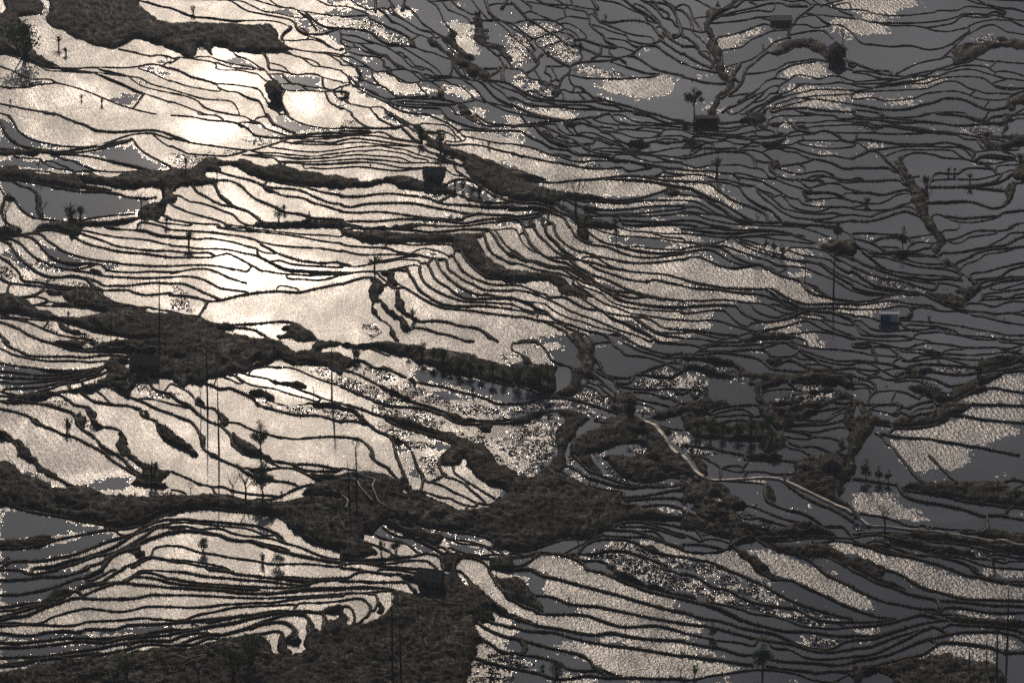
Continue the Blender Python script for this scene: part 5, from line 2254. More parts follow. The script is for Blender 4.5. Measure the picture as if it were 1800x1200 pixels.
m=lab>=0; lab[m]=np.where(small[lab[m]],-1,lab[m])
for it in range(14):
    if not (lab<0).any(): break
    for ax,sh in ((0,1),(0,-1),(1,1),(1,-1)):
        r=np.roll(lab,sh,ax); k=(lab<0)&(r>=0); lab[k]=r[k]
lab[lab<0]=0
GXQ=1
gx=(np.arange(NX)+.5)*GX-PAD; gy=(np.arange(NY)+.5)*GY-PAD
PX,PY=np.meshgrid(gx,gy)
X0,Y0=unproj(PX,PY); ZB=base(Y0)
# very deep pools are cut by hidden low steps every so often so that each stays flat
nl=lab.max()+1; ymin=np.full(nl,9999.); ymax=np.full(nl,-9999.)
np.minimum.at(ymin,lab.ravel(),PY.ravel()); np.maximum.at(ymax,lab.ravel(),PY.ravel())
band=np.floor((PY+12*np.sin(PX/70.)+PAD)/62.).astype(np.int32); big=(ymax-ymin)>100
key=lab.astype(np.int64)*100+np.where(big[lab],band,0); _,inv=np.unique(key,return_inverse=True); lab=inv.reshape(lab.shape).astype(np.int32)
c=np.bincount(lab.ravel()); s_=np.bincount(lab.ravel(),ZB.ravel())
lev=s_/np.maximum(c,1)
LEV=lev[lab]
ysp=[(np.bincount(lab.ravel(),(ZB.ravel()**2))/np.maximum(c,1)-lev**2)]
print('pools',len(c),'worst spread m',np.sqrt(np.maximum(ysp[0],0)).max())
LEV=np.clip(LEV,ZB-.5,ZB+.5) if False else LEV
# polygon masks on the same raster
def fill(pts,shape=(NY,NX)):
    out=np.zeros(shape,bool)
    x=pts[:,0]; y=pts[:,1]
    c0=max(0,int((x.min()+PAD)/GX)-1); c1=min(NX,int((x.max()+PAD)/GX)+2)
    r0=max(0,int((y.min()+PAD)/GY)-1); r1=min(NY,int((y.max()+PAD)/GY)+2)
    if c1<=c0 or r1<=r0: return out
    sx=PX[r0:r1,c0:c1]; sy=PY[r0:r1,c0:c1]; ins=np.zeros(sx.shape,bool)
    n=len(pts)
    for i in range(n):
        x1,y1=pts[i]; x2,y2=pts[(i+1)%n]
        if y1==y2: continue
        k=((y1>sy)!=(y2>sy))&(sx<(x2-x1)*(sy-y1)/(y2-y1)+x1); ins^=k
    out[r0:r1,c0:c1]=ins; return out
def stretch(p):   # shapes that touch the frame's edge carry on beyond it
    q=p.copy()
    q[:,0]=np.where(p[:,0]<=1.5,-PAD,np.where(p[:,0]>=1798.5,1800+PAD,p[:,0]))
    q[:,1]=np.where(p[:,1]<=2.5,-PAD,np.where(p[:,1]>=1199,1200+PAD,p[:,1]))
    return q
def vnoise(sx,sy,seed,oct=3):
    # value noise over the raster, cell sizes in pixels
    r=np.random.default_rng(seed); out=np.zeros((NY,NX),np.float32); amp=1.;tot=0
    for o in range(oct):
        fx=(PX[0]+PAD)/sx*2**o; fy=(PY[:,0]+PAD)/sy*2**o
        g=r.random((int(fy.max())+3,int(fx.max())+3)).astype(np.float32)
        ix=fx.astype(int); iy=fy.astype(int); tx=fx-ix; ty=fy-iy
        tx=tx*tx*(3-2*tx); ty=(ty*ty*(3-2*ty))[:,None]
        a=g[iy][:,ix]; b=g[iy][:,ix+1]; cc=g[iy+1][:,ix]; d=g[iy+1][:,ix+1]
        out+=amp*((a*(1-tx)+b*tx)*(1-ty)+(cc*(1-tx)+d*tx)*ty); tot+=amp; amp*=.5
    return out/tot
def mask(k):
    m=np.zeros((NY,NX),bool)
    for p in polys[k]: m|=fill(stretch(p) if k=='E' else p)
    if k!='E':   # ragged, drifting outlines for wind and mud patches
        qx,qy=cell(PX+(vnoise(24,14,61,3)-.5)*26,PY+(vnoise(24,10,62,3)-.5)*11); m=m[qy,qx]
    else:
        qx,qy=cell(PX+(vnoise(22,14,63,3)-.5)*17,PY+(vnoise(22,10,64,3)-.5)*6); m=m[qy,qx]
    return m
def blur(a,rx,ry,n=2):
    a=a.astype(np.float32)
    for _ in range(n):
        for ax,r in ((1,rx),(0,ry)):
            if r<1: continue
            w=2*r+1; pw=[(0,0),(0,0)]; pw[ax]=(r+1,r)
            cs=np.cumsum(np.pad(a,pw,mode='edge'),axis=ax,dtype=np.float64)
            a=((np.take(cs,range(w,cs.shape[ax]),ax)-np.take(cs,range(0,cs.shape[ax]-w),ax))/w).astype(np.float32)
    return a
#MV
EM=mask('E'); SM=mask('S'); RM=mask('R'); CM=mask('C')  # shadow by the big upper-left bush is drawn in as earth too
EM&=~(SM&(vnoise(26,3.6,81,3)>.5))
DEF=["RRcccc","RRRccc","RRRRcc","RRRccc","RRRccc","RRRccc"]
dm=np.zeros((NY,NX),bool)
wx=np.clip(PX+(vnoise(60,30,1)-.5)*110,0,1799); wy=np.clip(PY+(vnoise(60,30,2)-.5)*60,0,1199)
dt=np.array([[ch=='R' for ch in row] for row in DEF])
dm=dt[(wy//200).astype(int),(wx//300).astype(int)]
streak=vnoise(34,7,43,3)
far_=np.where(dm,.93,np.clip((streak-.69)*9,0,.62))
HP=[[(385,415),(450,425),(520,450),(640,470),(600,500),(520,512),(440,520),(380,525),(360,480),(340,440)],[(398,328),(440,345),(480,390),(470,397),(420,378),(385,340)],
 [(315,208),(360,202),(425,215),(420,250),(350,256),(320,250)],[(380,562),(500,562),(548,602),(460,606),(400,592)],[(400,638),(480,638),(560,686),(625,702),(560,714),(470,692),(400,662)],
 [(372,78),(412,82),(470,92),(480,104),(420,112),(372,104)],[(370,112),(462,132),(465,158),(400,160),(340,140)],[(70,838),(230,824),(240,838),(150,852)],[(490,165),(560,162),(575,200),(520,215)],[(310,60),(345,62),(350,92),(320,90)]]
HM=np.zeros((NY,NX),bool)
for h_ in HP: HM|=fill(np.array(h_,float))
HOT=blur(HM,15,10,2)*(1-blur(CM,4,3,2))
rip=blur(np.where(RM,1.,np.where(SM,.55,far_)),8,5,2)*(1-.97*blur(CM,5,4,2))
ripn=vnoise(18,5,5,3)
rip=np.clip(rip+(ripn-.5)*.7*np.clip(rip*3,0,1)*np.clip((1.08-rip)*3,0.2,1),0,1)
poolr=np.random.default_rng(77).random(lab.max()+1)
MUD=np.clip(poolr[lab]*.7+vnoise(120,50,47,3)*.6-.15,0,1)
EB=np.clip((blur(EM,1,1,2)-.12)*1.35,0,1)
# distance inside the earth areas (pixels, rough)
dome=np.zeros((NY,NX),np.float32); 
for r in (3,6,10,16,26): dome+=np.clip((blur(EM,r,max(1,int(r*.6)),2)-.55)/.45,0,1)
HN=vnoise(40,20,11,5); HN2=vnoise(9,4,12,3)
EBASE=blur(np.maximum(ZB,LEV),3,2,2)
RIDGE=vnoise(110,60,71,2)+.25*HN; rdg=np.clip(np.sin(RIDGE*70)-.55,0,1)*(vnoise(60,30,72,2)>.42)
ZG=(LEV-.18)*(1-EB)+EB*(EBASE+.34+dome*.15*(.45+HN)+(HN2-.5)*.75+(HN-.5)*.8+(vnoise(4.5,2.5,13,2)-.5)*.3+rdg*.4)
def samp(A,px,py):
    cx,cy=cell(px,py); return A[cy,cx]
def ground_z(px,py): return float(samp(ZG,np.array([px]),np.array([py]))[0])
def place(px,py):
    X,Y=unproj(px,py); X=float(X);Y=float(Y)
    z=max(ground_z(px,py),float(samp(LEV,np.array([px]),np.array([py]))[0])-.1)
    return Vector((X,Y,z-.05))
# ---------------------------------------------------------------- materials
def mat(name):
    m=bpy.data.materials.new(name); m.use_nodes=True; nt=m.node_tree; b=nt.nodes['Principled BSDF']; return m,nt,b
def N(nt,t,**k):
    n=nt.nodes.new(t)
    for a,v in k.items(): setattr(n,a,v)
    return n
def ramp(nt,fac,stops):
    r=N(nt,'ShaderNodeValToRGB'); el=r.color_ramp.elements
    while len(el)<len(stops): el.new(.5)
    for e,(p,c_) in zip(el,stops): e.position=p; e.color=(*c_,1)
    nt.links.new(fac,r.inputs[0]); return r.outputs[0]
def simple(name,cols,scale=1.,rough=.8,bump=0.,spec=.3):
    m,nt,b=mat(name)
    tc=N(nt,'ShaderNodeTexCoord'); n=N(nt,'ShaderNodeTexNoise'); n.inputs['Scale'].default_value=scale; n.inputs['Detail'].default_value=6
    nt.links.new(tc.outputs['Object'],n.inputs['Vector'])
    nt.links.new(ramp(nt,n.outputs['Fac'],[(.3+.4*i/max(1,len(cols)-1),c_) for i,c_ in enumerate(cols)]),b.inputs['Base Color'])
    b.inputs['Roughness'].default_value=rough; b.inputs['Specular IOR Level'].default_value=spec
    if bump:
        bp=N(nt,'ShaderNodeBump'); bp.inputs['Strength'].default_value=bump; bp.inputs['Distance'].default_value=.1
        nt.links.new(n.outputs['Fac'],bp.inputs['Height']); nt.links.new(bp.outputs[0],b.inputs['Normal'])
    return m
def backlit(m,f=.5):
    # thin leaves and blades let the low sun through
    nt=m.node_tree; b=nt.nodes['Principled BSDF']; out=nt.nodes['Material Output']; src=b.inputs['Base Color'].links[0].from_socket
    tr=N(nt,'ShaderNodeBsdfTranslucent'); nt.links.new(src,tr.inputs[0]); mx=N(nt,'ShaderNodeMixShader'); mx.inputs[0].default_value=f
    nt.links.new(b.outputs[0],mx.inputs[1]); nt.links.new(tr.outputs[0],mx.inputs[2]); nt.links.new(mx.outputs[0],out.inputs[0]); return m
def ground_mat():
    m,nt,b=mat('grassy_earth'); geo=N(nt,'ShaderNodeNewGeometry')
    at=N(nt,'ShaderNodeAttribute',attribute_name='lit_crest')
    n1=N(nt,'ShaderNodeTexNoise'); n1.inputs['Scale'].default_value=.12; n1.inputs['Detail'].default_value=8
    n2=N(nt,'ShaderNodeTexNoise'); n2.inputs['Scale'].default_value=1.3; n2.inputs['Detail'].default_value=6
    for n in (n1,n2): nt.links.new(geo.outputs['Position'],n.inputs['Vector'])
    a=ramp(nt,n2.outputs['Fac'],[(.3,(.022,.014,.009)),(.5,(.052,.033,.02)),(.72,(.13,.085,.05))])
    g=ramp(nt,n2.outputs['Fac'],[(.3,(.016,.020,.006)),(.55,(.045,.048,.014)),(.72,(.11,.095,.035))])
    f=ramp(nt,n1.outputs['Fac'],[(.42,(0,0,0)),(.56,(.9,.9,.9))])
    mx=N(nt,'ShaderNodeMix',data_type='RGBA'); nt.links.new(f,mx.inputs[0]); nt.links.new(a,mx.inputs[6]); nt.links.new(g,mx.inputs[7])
    m2=N(nt,'ShaderNodeMix',data_type='RGBA'); nt.links.new(at.outputs['Fac'],m2.inputs[0]); nt.links.new(mx.outputs[2],m2.inputs[6]); m2.inputs[7].default_value=(.30,.21,.13,1)  # crests mixed towards dry-mud tan, with low sunlight painted into the colour
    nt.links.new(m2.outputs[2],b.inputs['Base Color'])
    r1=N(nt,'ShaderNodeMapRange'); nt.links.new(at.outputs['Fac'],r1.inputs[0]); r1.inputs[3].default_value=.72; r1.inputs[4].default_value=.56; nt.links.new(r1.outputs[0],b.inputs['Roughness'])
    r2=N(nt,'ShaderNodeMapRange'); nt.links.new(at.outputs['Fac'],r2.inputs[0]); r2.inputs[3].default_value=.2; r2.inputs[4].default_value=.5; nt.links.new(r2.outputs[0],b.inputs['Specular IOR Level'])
    b.inputs['Specular Tint'].default_value=(1,.8,.6,1)
    bp=N(nt,'ShaderNodeBump'); bp.inputs['Strength'].default_value=.8; bp.inputs['Distance'].default_value=.25
    nt.links.new(n2.outputs['Fac'],bp.inputs['Height']); nt.links.new(bp.outputs[0],b.inputs['Normal'])
    return m
def water_mat():
    m,nt,b=mat('flooded_paddy_water'); geo=N(nt,'ShaderNodeNewGeometry'); L=nt.links.new
    at=N(nt,'ShaderNodeAttribute',attribute_name='ripple')
    mp=N(nt,'ShaderNodeMapping'); mp.inputs['Scale'].default_value=(1,.42,1); mp.inputs['Rotation'].default_value=(0,0,R(12)); L(geo.outputs['Position'],mp.inputs['Vector'])
    n1=N(nt,'ShaderNodeTexNoise'); n1.inputs['Scale'].default_value=2.3; n1.inputs['Detail'].default_value=2.5; n1.inputs['Roughness'].default_value=.6
    n2=N(nt,'ShaderNodeTexNoise'); n2.inputs['Scale'].default_value=.035; n2.inputs['Detail'].default_value=4
    L(mp.outputs[0],n1.inputs['Vector']); L(geo.outputs['Position'],n2.inputs['Vector'])
    wv=N(nt,'ShaderNodeTexWave',wave_type='BANDS',bands_direction='DIAGONAL'); wv.inputs['Scale'].default_value=.42; wv.inputs['Distortion'].default_value=7; wv.inputs['Detail'].default_value=2; wv.inputs['Detail Scale'].default_value=.6
    L(mp.outputs[0],wv.inputs['Vector'])
    add=N(nt,'ShaderNodeMath',operation='MULTIPLY_ADD'); L(wv.outputs['Fac'],add.inputs[0]); add.inputs[1].default_value=.18; L(n1.outputs['Fac'],add.inputs[2])
    n3=N(nt,'ShaderNodeTexNoise'); n3.inputs['Scale'].default_value=1.1; n3.inputs['Detail'].default_value=3; n3.inputs['Roughness'].default_value=.6; L(mp.outputs[0],n3.inputs['Vector'])
    dz=N(nt,'ShaderNodeMath',operation='MULTIPLY_ADD'); L(n3.outputs['Fac'],dz.inputs[0]); dz.inputs[1].default_value=1.7; 
    ds=N(nt,'ShaderNodeMath',operation='SUBTRACT'); L(at.outputs['Fac'],ds.inputs[0]); ds.inputs[1].default_value=.85; L(ds.outputs[0],dz.inputs[2])
    on=N(nt,'ShaderNodeMapRange',interpolation_type='SMOOTHSTEP'); L(dz.outputs[0],on.inputs[0]); on.inputs[1].default_value=.40; on.inputs[2].default_value=.52
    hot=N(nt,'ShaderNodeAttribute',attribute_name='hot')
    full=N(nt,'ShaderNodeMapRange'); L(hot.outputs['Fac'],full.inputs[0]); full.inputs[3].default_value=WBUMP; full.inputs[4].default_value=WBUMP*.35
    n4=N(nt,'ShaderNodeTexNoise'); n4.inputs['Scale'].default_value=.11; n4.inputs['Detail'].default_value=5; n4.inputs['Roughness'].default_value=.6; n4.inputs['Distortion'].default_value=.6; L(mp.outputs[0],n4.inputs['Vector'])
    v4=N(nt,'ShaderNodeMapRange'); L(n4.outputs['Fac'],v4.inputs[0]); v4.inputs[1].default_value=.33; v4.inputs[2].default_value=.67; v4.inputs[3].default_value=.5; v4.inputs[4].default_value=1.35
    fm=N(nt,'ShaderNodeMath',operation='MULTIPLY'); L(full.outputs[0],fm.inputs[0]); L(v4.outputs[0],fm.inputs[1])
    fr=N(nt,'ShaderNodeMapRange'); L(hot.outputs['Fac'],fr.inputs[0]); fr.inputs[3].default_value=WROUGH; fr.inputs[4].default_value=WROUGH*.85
    st=N(nt,'ShaderNodeMapRange'); L(on.outputs[0],st.inputs[0]); L(fm.outputs[0],st.inputs[4]); st.inputs[1].default_value=0; st.inputs[2].default_value=1; st.inputs[3].default_value=.0015
    bp=N(nt,'ShaderNodeBump'); bp.inputs['Strength'].default_value=1.0; L(st.outputs[0],bp.inputs['Distance']); L(add.outputs[0],bp.inputs['Height'])
    L(bp.outputs[0],b.inputs['Normal'])
    rr=N(nt,'ShaderNodeMapRange'); L(on.outputs[0],rr.inputs[0]); L(fr.outputs[0],rr.inputs[4]); rr.inputs[3].default_value=.04
    L(rr.outputs[0],b.inputs['Roughness'])
    mu=N(nt,'ShaderNodeAttribute',attribute_name='mud'); L(ramp(nt,mu.outputs['Fac'],[(.1,(.012,.018,.025)),(.5,(.045,.05,.055)),(.95,(.20,.17,.14))]),b.inputs['Base Color'])
    b.inputs['IOR'].default_value=1.33
    cw=N(nt,'ShaderNodeMapRange'); L(on.outputs[0],cw.inputs[0]); cw.inputs[3].default_value=0; cw.inputs[4].default_value=COATW
    L(cw.outputs[0],b.inputs['Coat Weight']); b.inputs['Coat Roughness'].default_value=COATR; b.inputs['Coat IOR'].default_value=1.33
    return m
WBUMP=.235; WROUGH=.26; COATW=.15; COATR=.26
M_G=ground_mat(); M_W=water_mat()
M_PATH=simple('worn_path',[(.42,.31,.19),(.62,.47,.31)],1.,.42,.15,.6); M_PATH.node_tree.nodes['Principled BSDF'].inputs['Specular Tint'].default_value=(1,.82,.6,1)
M_GRASS=backlit(simple('dry_grass',[(.10,.075,.035),(.28,.20,.10),(.10,.12,.04)],.2,.8))
M_CLOD=simple('wet_mud',[(.018,.014,.010),(.04,.03,.022)],1.,.6,.4)
M_LEAF=backlit(simple('leaves',[(.07,.13,.035),(.12,.20,.055),(.18,.23,.08)],1.5,.6))
M_LEAFB=simple('reddish_leaves',[(.05,.03,.018),(.09,.05,.03)],1.5,.7)
M_BARK=simple('bark',[(.03,.024,.018),(.07,.055,.04)],4.,.9)
M_THATCH=simple('thatch',[(.20,.14,.085),(.40,.28,.17)],1.5,.95,.6)
M_WALL=simple('mud_brick',[(.19,.12,.07),(.33,.22,.13)],2.,.95,.5)
M_WOOD=simple('dark_wood',[(.02,.016,.012),(.04,.03,.022)],3.,.8)
M_WHITE=simple('white_plaster',[(.78,.74,.68),(.88,.85,.8)],2.,.8)
M_TIN=simple('pale_roof_sheet',[(.6,.58,.55),(.75,.73,.7)],2.,.5)
M_BLUE=simple('blue_door_sheet',[(.10,.14,.2),(.16,.2,.27)],2.,.6)
M_CLOTH=simple('dark_clothing',[(.03,.03,.04),(.05,.045,.06)],8.,.9)
M_SKIN=simple('skin',[(.25,.15,.1),(.3,.19,.13)],8.,.6)
# ---------------------------------------------------------------- mesh helpers
def mesh_obj(name,co,faces,m,parent=None,smooth=False,attrs=None):
    me=bpy.data.meshes.new(name); co=np.asarray(co,np.float32); faces=np.asarray(faces,np.int32)
    k=faces.shape[1]
    me.vertices.add(len(co)); me.vertices.foreach_set('co',co.ravel())
    me.loops.add(faces.size); me.loops.foreach_set('vertex_index',faces.ravel())
    me.polygons.add(len(faces)); me.polygons.foreach_set('loop_start',np.arange(0,faces.size,k,dtype=np.int32))
    try: me.polygons.foreach_set('loop_total',np.full(len(faces),k,np.int32))
    except Exception: pass
    if smooth: me.polygons.foreach_set('use_smooth',np.ones(len(faces),bool))
    for an,av in (attrs or {}).items():
        a=me.attributes.new(an,'FLOAT','POINT'); a.data.foreach_set('value',np.asarray(av,np.float32))
    me.update(calc_edges=True); me.validate() if len(co)<2000 else None
    me.materials.append(m)
    o=bpy.data.objects.new(name,me); COL.objects.link(o)
    if parent: o.parent=parent
    return o
class MB:
    def __init__(s): s.v=[];s.f=[]
    def poly(s,pts):
        i=len(s.v); s.v+= [tuple(p) for p in pts]; s.f.append(tuple(range(i,i+len(pts))))
    def box(s,c,sz,rot=0.):
        cx,cy,cz=c; hx,hy,hz=[q/2 for q in sz]; i=len(s.v); ca,sa=math.cos(rot),math.sin(rot)
        for dz in (-hz,hz):
            for dx,dy in ((-hx,-hy),(hx,-hy),(hx,hy),(-hx,hy)): s.v.append((cx+dx*ca-dy*sa,cy+dx*sa+dy*ca,cz+dz))
        for f in ((0,3,2,1),(4,5,6,7),(0,1,5,4),(1,2,6,5),(2,3,7,6),(3,0,4,7)): s.f.append(tuple(i+a for a in f))
    def tube(s,pts,rad,n=5,cap=True):
        pts=[Vector(p) for p in pts]; i0=len(s.v)
        for k,p in enumerate(pts):
            d=(pts[min(k+1,len(pts)-1)]-pts[max(k-1,0)]).normalized()
            a=d.orthogonal().normalized(); b=d.cross(a)
            for j in range(n):
                t=2*math.pi*j/n; s.v.append(tuple(p+(a*math.cos(t)+b*math.sin(t))*rad[k]))
        for k in range(len(pts)-1):
            for j in range(n):
                s.f.append((i0+k*n+j,i0+k*n+(j+1)%n,i0+(k+1)*n+(j+1)%n,i0+(k+1)*n+j))
        if cap: s.f.append(tuple(i0+(len(pts)-1)*n+j for j in range(n))); s.f.append(tuple(i0+j for j in reversed(range(n))))
    def leaf(s,p,size,d=None):
        d=d or Vector((random.gauss(0,1),random.gauss(0,1),random.gauss(0,1))).normalized()
        a=d.orthogonal().normalized(); b=d.cross(a)
        p=Vector(p); s.poly([p-a*size*.5,p+b*size*.28,p+a*size*.5,p-b*size*.28])
    def build(s,name,m,parent=None,smooth=False):
        me=bpy.data.meshes.new(name); me.from_pydata(s.v,[],s.f); me.update(); me.materials.append(m)
        if smooth: me.polygons.foreach_set('use_smooth',[True]*len(me.polygons))
        o=bpy.data.objects.new(name,me); COL.objects.link(o)
        if parent: o.parent=parent
        return o
def tag(o,label=None,cat=None,group=None,kind=None):
    for k,v in (('label',label),('category',cat),('group',group),('kind',kind)):
        if v: o[k]=v
    return o
def empty(name,loc,rz=0):
    o=bpy.data.objects.new(name,None); COL.objects.link(o); o.location=loc; o.rotation_euler=(0,0,rz); o.empty_display_size=.3; return o
# ---------------------------------------------------------------- ground sheet
sx,sy=2,2
iy=np.arange(0,NY,sy); ix=np.arange(0,NX,sx)
Xg,Yg,Zg=X0[np.ix_(iy,ix)],Y0[np.ix_(iy,ix)],ZG[np.ix_(iy,ix)]
ny,nx=Xg.shape
co=np.stack([Xg,Yg,Zg],-1).reshape(-1,3)
idx=np.arange(ny*nx).reshape(ny,nx)
fa=np.stack([idx[:-1,:-1],idx[1:,:-1],idx[1:,1:],idx[:-1,1:]],-1).reshape(-1,4)
cos=[co];fs=[fa];nv=len(co); lit_crest=[(np.clip(rdg*1.3,0,.75)*(EB>.5))[np.ix_(iy,ix)].ravel()]  # ridge tops take the same painted-in sunlit tan
# the earth banks between the pools, swept along every traced line
def sweep(px,w,wt,hc,extra=.5,skirt=.7,lev_of=None,jit=.05,seed=0):
    q=resample(px,3.0); n=len(q)
    X,Y=unproj(q[:,0],q[:,1]); P=np.stack([X,Y],1)
    T=np.gradient(P,axis=0); T/=np.linalg.norm(T,axis=1)[:,None]+1e-9
    Nn=np.stack([-T[:,1],T[:,0]],1)
    tp=np.gradient(q,axis=0); tp/=np.linalg.norm(tp,axis=1)[:,None]+1e-9; npx=np.stack([-tp[:,1],tp[:,0]],1)
    l=np.full(n,-9e9)
    for k in (-5,-3,3,5):
        l=np.maximum(l,samp(LEV,q[:,0]+npx[:,0]*k,q[:,1]+npx[:,1]*k))
    if n>6:
        ker=np.ones(7)/7; l=np.maximum(np.convolve(np.pad(l,3,mode='edge'),ker,'valid'),l-.08)
    e=samp(EB,q[:,0],q[:,1]); g=samp(ZG,q[:,0],q[:,1]); l=np.maximum(l,np.where(e>.5,g-hc*.4,l))
    r=np.random.default_rng(seed); wob=np.convolve(r.normal(size=n+4),np.ones(5)/5,'valid')
    ww=wt*(1+.35*wob); hh=hc*(1+.25*np.convolve(r.normal(size=n+2),np.ones(3)/3,'valid'))
    prof=[(-.5,-skirt,extra),(-.5,.75,.12),(-.32,1.,0),(0,1.06,0),(.32,1.,0),(.5,.75,.12),(.5,-skirt,extra)]
    vs=[]
    for (o,z,x) in prof:
        off=o*ww+np.sign(o)*x*.5 if o else 0*ww
        zz=l+(hh*z if z>0 else z)+r.normal(size=n)*(jit*.6 if z>0 else 0)
        PP=P+Nn*(off+r.normal(size=n)*jit)[:,None]
        vs.append(np.stack([PP[:,0],PP[:,1],zz],1))
    V=np.stack(vs,1); K=len(prof); id_=np.arange(n*K).reshape(n,K)
    F=np.stack([id_[:-1,:-1],id_[1:,:-1],id_[1:,1:],id_[:-1,1:]],-1).reshape(-1,4)
    return V.reshape(-1,3),F,q,l
fringe=[]
for i,(w,p) in enumerate(lines):
    V,F,q,l=sweep(p,w,.07*w+.06*max(0,w-3),.08+.033*w,seed=i)
    cos.append(V);fs.append(F+nv);lit_crest.append(np.tile(np.array([.05,.15,.75,1,.6,.15,.05]),len(V)//7)*np.repeat(np.clip(.55+.4*np.sin(np.arange(len(V)//7)*.13+i),.1,1),7));nv+=len(V); fringe.append((w,q,l))  # bank tops weighted for painted sunlit tan, sides kept darker
tag(mesh_obj('terraced_ground',np.vstack(cos),np.vstack(fs),M_G,smooth=True,attrs={'lit_crest':np.concatenate(lit_crest)}),kind='structure')
far=MB(); far.poly([(-1500,-300,-30),(1500,-300,-30),(1500,3600,-30),(-1500,3600,-30)]); tag(far.build('ground',M_G),kind='structure')
# ---------------------------------------------------------------- water: flat, one level per pool
STEP=3
segs=[]
vm={}
cx=np.arange(0,NX+1); exX=cx*GX-PAD; eyY=np.arange(0,NY+1)*GY-PAD
EXX,EYY=np.meshgrid(exX,eyY); WX,WY=unproj(EXX,EYY)
ok=EB<.9
qa=[];qz=[];qr=[]
for y in range(NY):
    row=lab[y]; brk=np.zeros(NX+1,bool); brk[0]=brk[-1]=True
    brk[1:-1]=(row[1:]!=row[:-1])|(ok[y,1:]!=ok[y,:-1]); brk[::STEP]=True
    st=np.where(brk)[0]; a=st[:-1]; b=st[1:]; k=ok[y,a]; a=a[k]; b=b[k]
    qa.append(np.stack([np.full(len(a),y),a,b],1)); 
qa=np.vstack(qa); yy,aa,bb=qa.T
zz=LEV[yy,aa]
Vw=np.stack([np.stack([WX[yy,aa],WY[yy,aa],zz],1),np.stack([WX[yy+1,aa],WY[yy+1,aa],zz],1),np.stack([WX[yy+1,bb],WY[yy+1,bb],zz],1),np.stack([WX[yy,bb],WY[yy,bb],zz],1)],1)
ripp=np.pad(rip,((0,1),(0,1)),mode='edge')
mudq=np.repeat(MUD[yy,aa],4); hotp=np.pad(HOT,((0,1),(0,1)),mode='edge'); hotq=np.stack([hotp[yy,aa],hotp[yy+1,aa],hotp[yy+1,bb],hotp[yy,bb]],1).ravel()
at=np.stack([ripp[yy,aa],ripp[yy+1,aa],ripp[yy+1,bb],ripp[yy,bb]],1)
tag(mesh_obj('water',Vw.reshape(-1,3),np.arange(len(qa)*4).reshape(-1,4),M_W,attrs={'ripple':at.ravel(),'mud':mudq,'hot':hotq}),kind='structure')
print('water quads',len(qa))
# ---------------------------------------------------------------- uncountable stuff: grass tufts and mud clods
def tri_obj(name,V,m,kind='stuff',per=3):
    return tag(mesh_obj(name,V.reshape(-1,3),np.arange(len(V)*V.shape[1]).reshape(-1,3) if V.shape[1]==3 else None,m),kind=kind)
def tufts(px,py,z,h,rg):
    X,Y=unproj(px,py); n=len(X); out=[]
    for k in range(3):
        a=rg.random(n)*6.283; lean=rg.random(n)*.5*h; w=.05+.07*rg.random(n); b=rg.random(n)*6.283
        ox=rg.normal(size=n)*.12; oy=rg.normal(size=n)*.12; hh=h*(.5+.5*rg.random(n))
        p0=np.stack([X+ox+np.cos(a)*w,Y+oy+np.sin(a)*w,z-.08],1); p1=np.stack([X+ox-np.cos(a)*w,Y+oy-np.sin(a)*w,z-.08],1)
        p2=np.stack([X+ox+np.cos(b)*lean,Y+oy+np.sin(b)*lean,z+hh],1); out.append(np.stack([p0,p1,p2],1))
    return np.concatenate(out)
rg=np.random.default_rng(5)
ys,xs=np.where((EB>.75)&(vnoise(14,6,21)>.36)); pick=rg.choice(len(ys),min(len(ys),60000),replace=False); ys=ys[pick];xs=xs[pick]
px_=gx[xs]+rg.random(len(xs)); py_=gy[ys]+rg.random(len(xs))
G=[tufts(px_,py_,ZG[ys,xs],.15+.5*rg.random(len(xs))**2,rg)]
for w_,q,l in fringe:
    p=.9 if w_>=5 else (.35 if w_>=4 else .18)
    k=rg.random(len(q))<p
    if k.sum()<1: continue
    qq=q[k]+rg.normal(size=(k.sum(),2))*[1,.4]
    G.append(tufts(qq[:,0],qq[:,1],l[k]+.12+.03*w_,(.12+.3*rg.random(k.sum()))*(1.3 if w_>=5 else .8),rg))
G=np.concatenate(G); tag(mesh_obj('grass',G.reshape(-1,3),np.arange(len(G)*3).reshape(-1,3),M_GRASS),kind='stuff')
ys,xs=np.where(SM&(EB<.3)&(vnoise(22,9,31,4)>.47)); pick=rg.choice(len(ys),min(len(ys),20000),replace=False); ys=ys[pick];xs=xs[pick]
px_=gx[xs]+rg.random(len(xs))*1.5; py_=gy[ys]+rg.random(len(xs)); X,Y=unproj(px_,py_); z=LEV[ys,xs]; n=len(X)
rad=.12+.22*rg.random(n)**2; top=np.stack([X,Y,z+.04+rad*.45],1); T=[]; ring=[]
for k in range(5):
    a=k*1.2566+rg.random(n)*.6; r_=rad*(.7+.6*rg.random(n)); ring.append(np.stack([X+np.cos(a)*r_,Y+np.sin(a)*r_*1.3,z-.06],1))
for k in range(5): T.append(np.stack([top,ring[k],ring[(k+1)%5]],1))
T=np.concatenate(T); tag(mesh_obj('mud_clods',T.reshape(-1,3),np.arange(len(T)*3).reshape(-1,3),M_CLOD),kind='stuff')
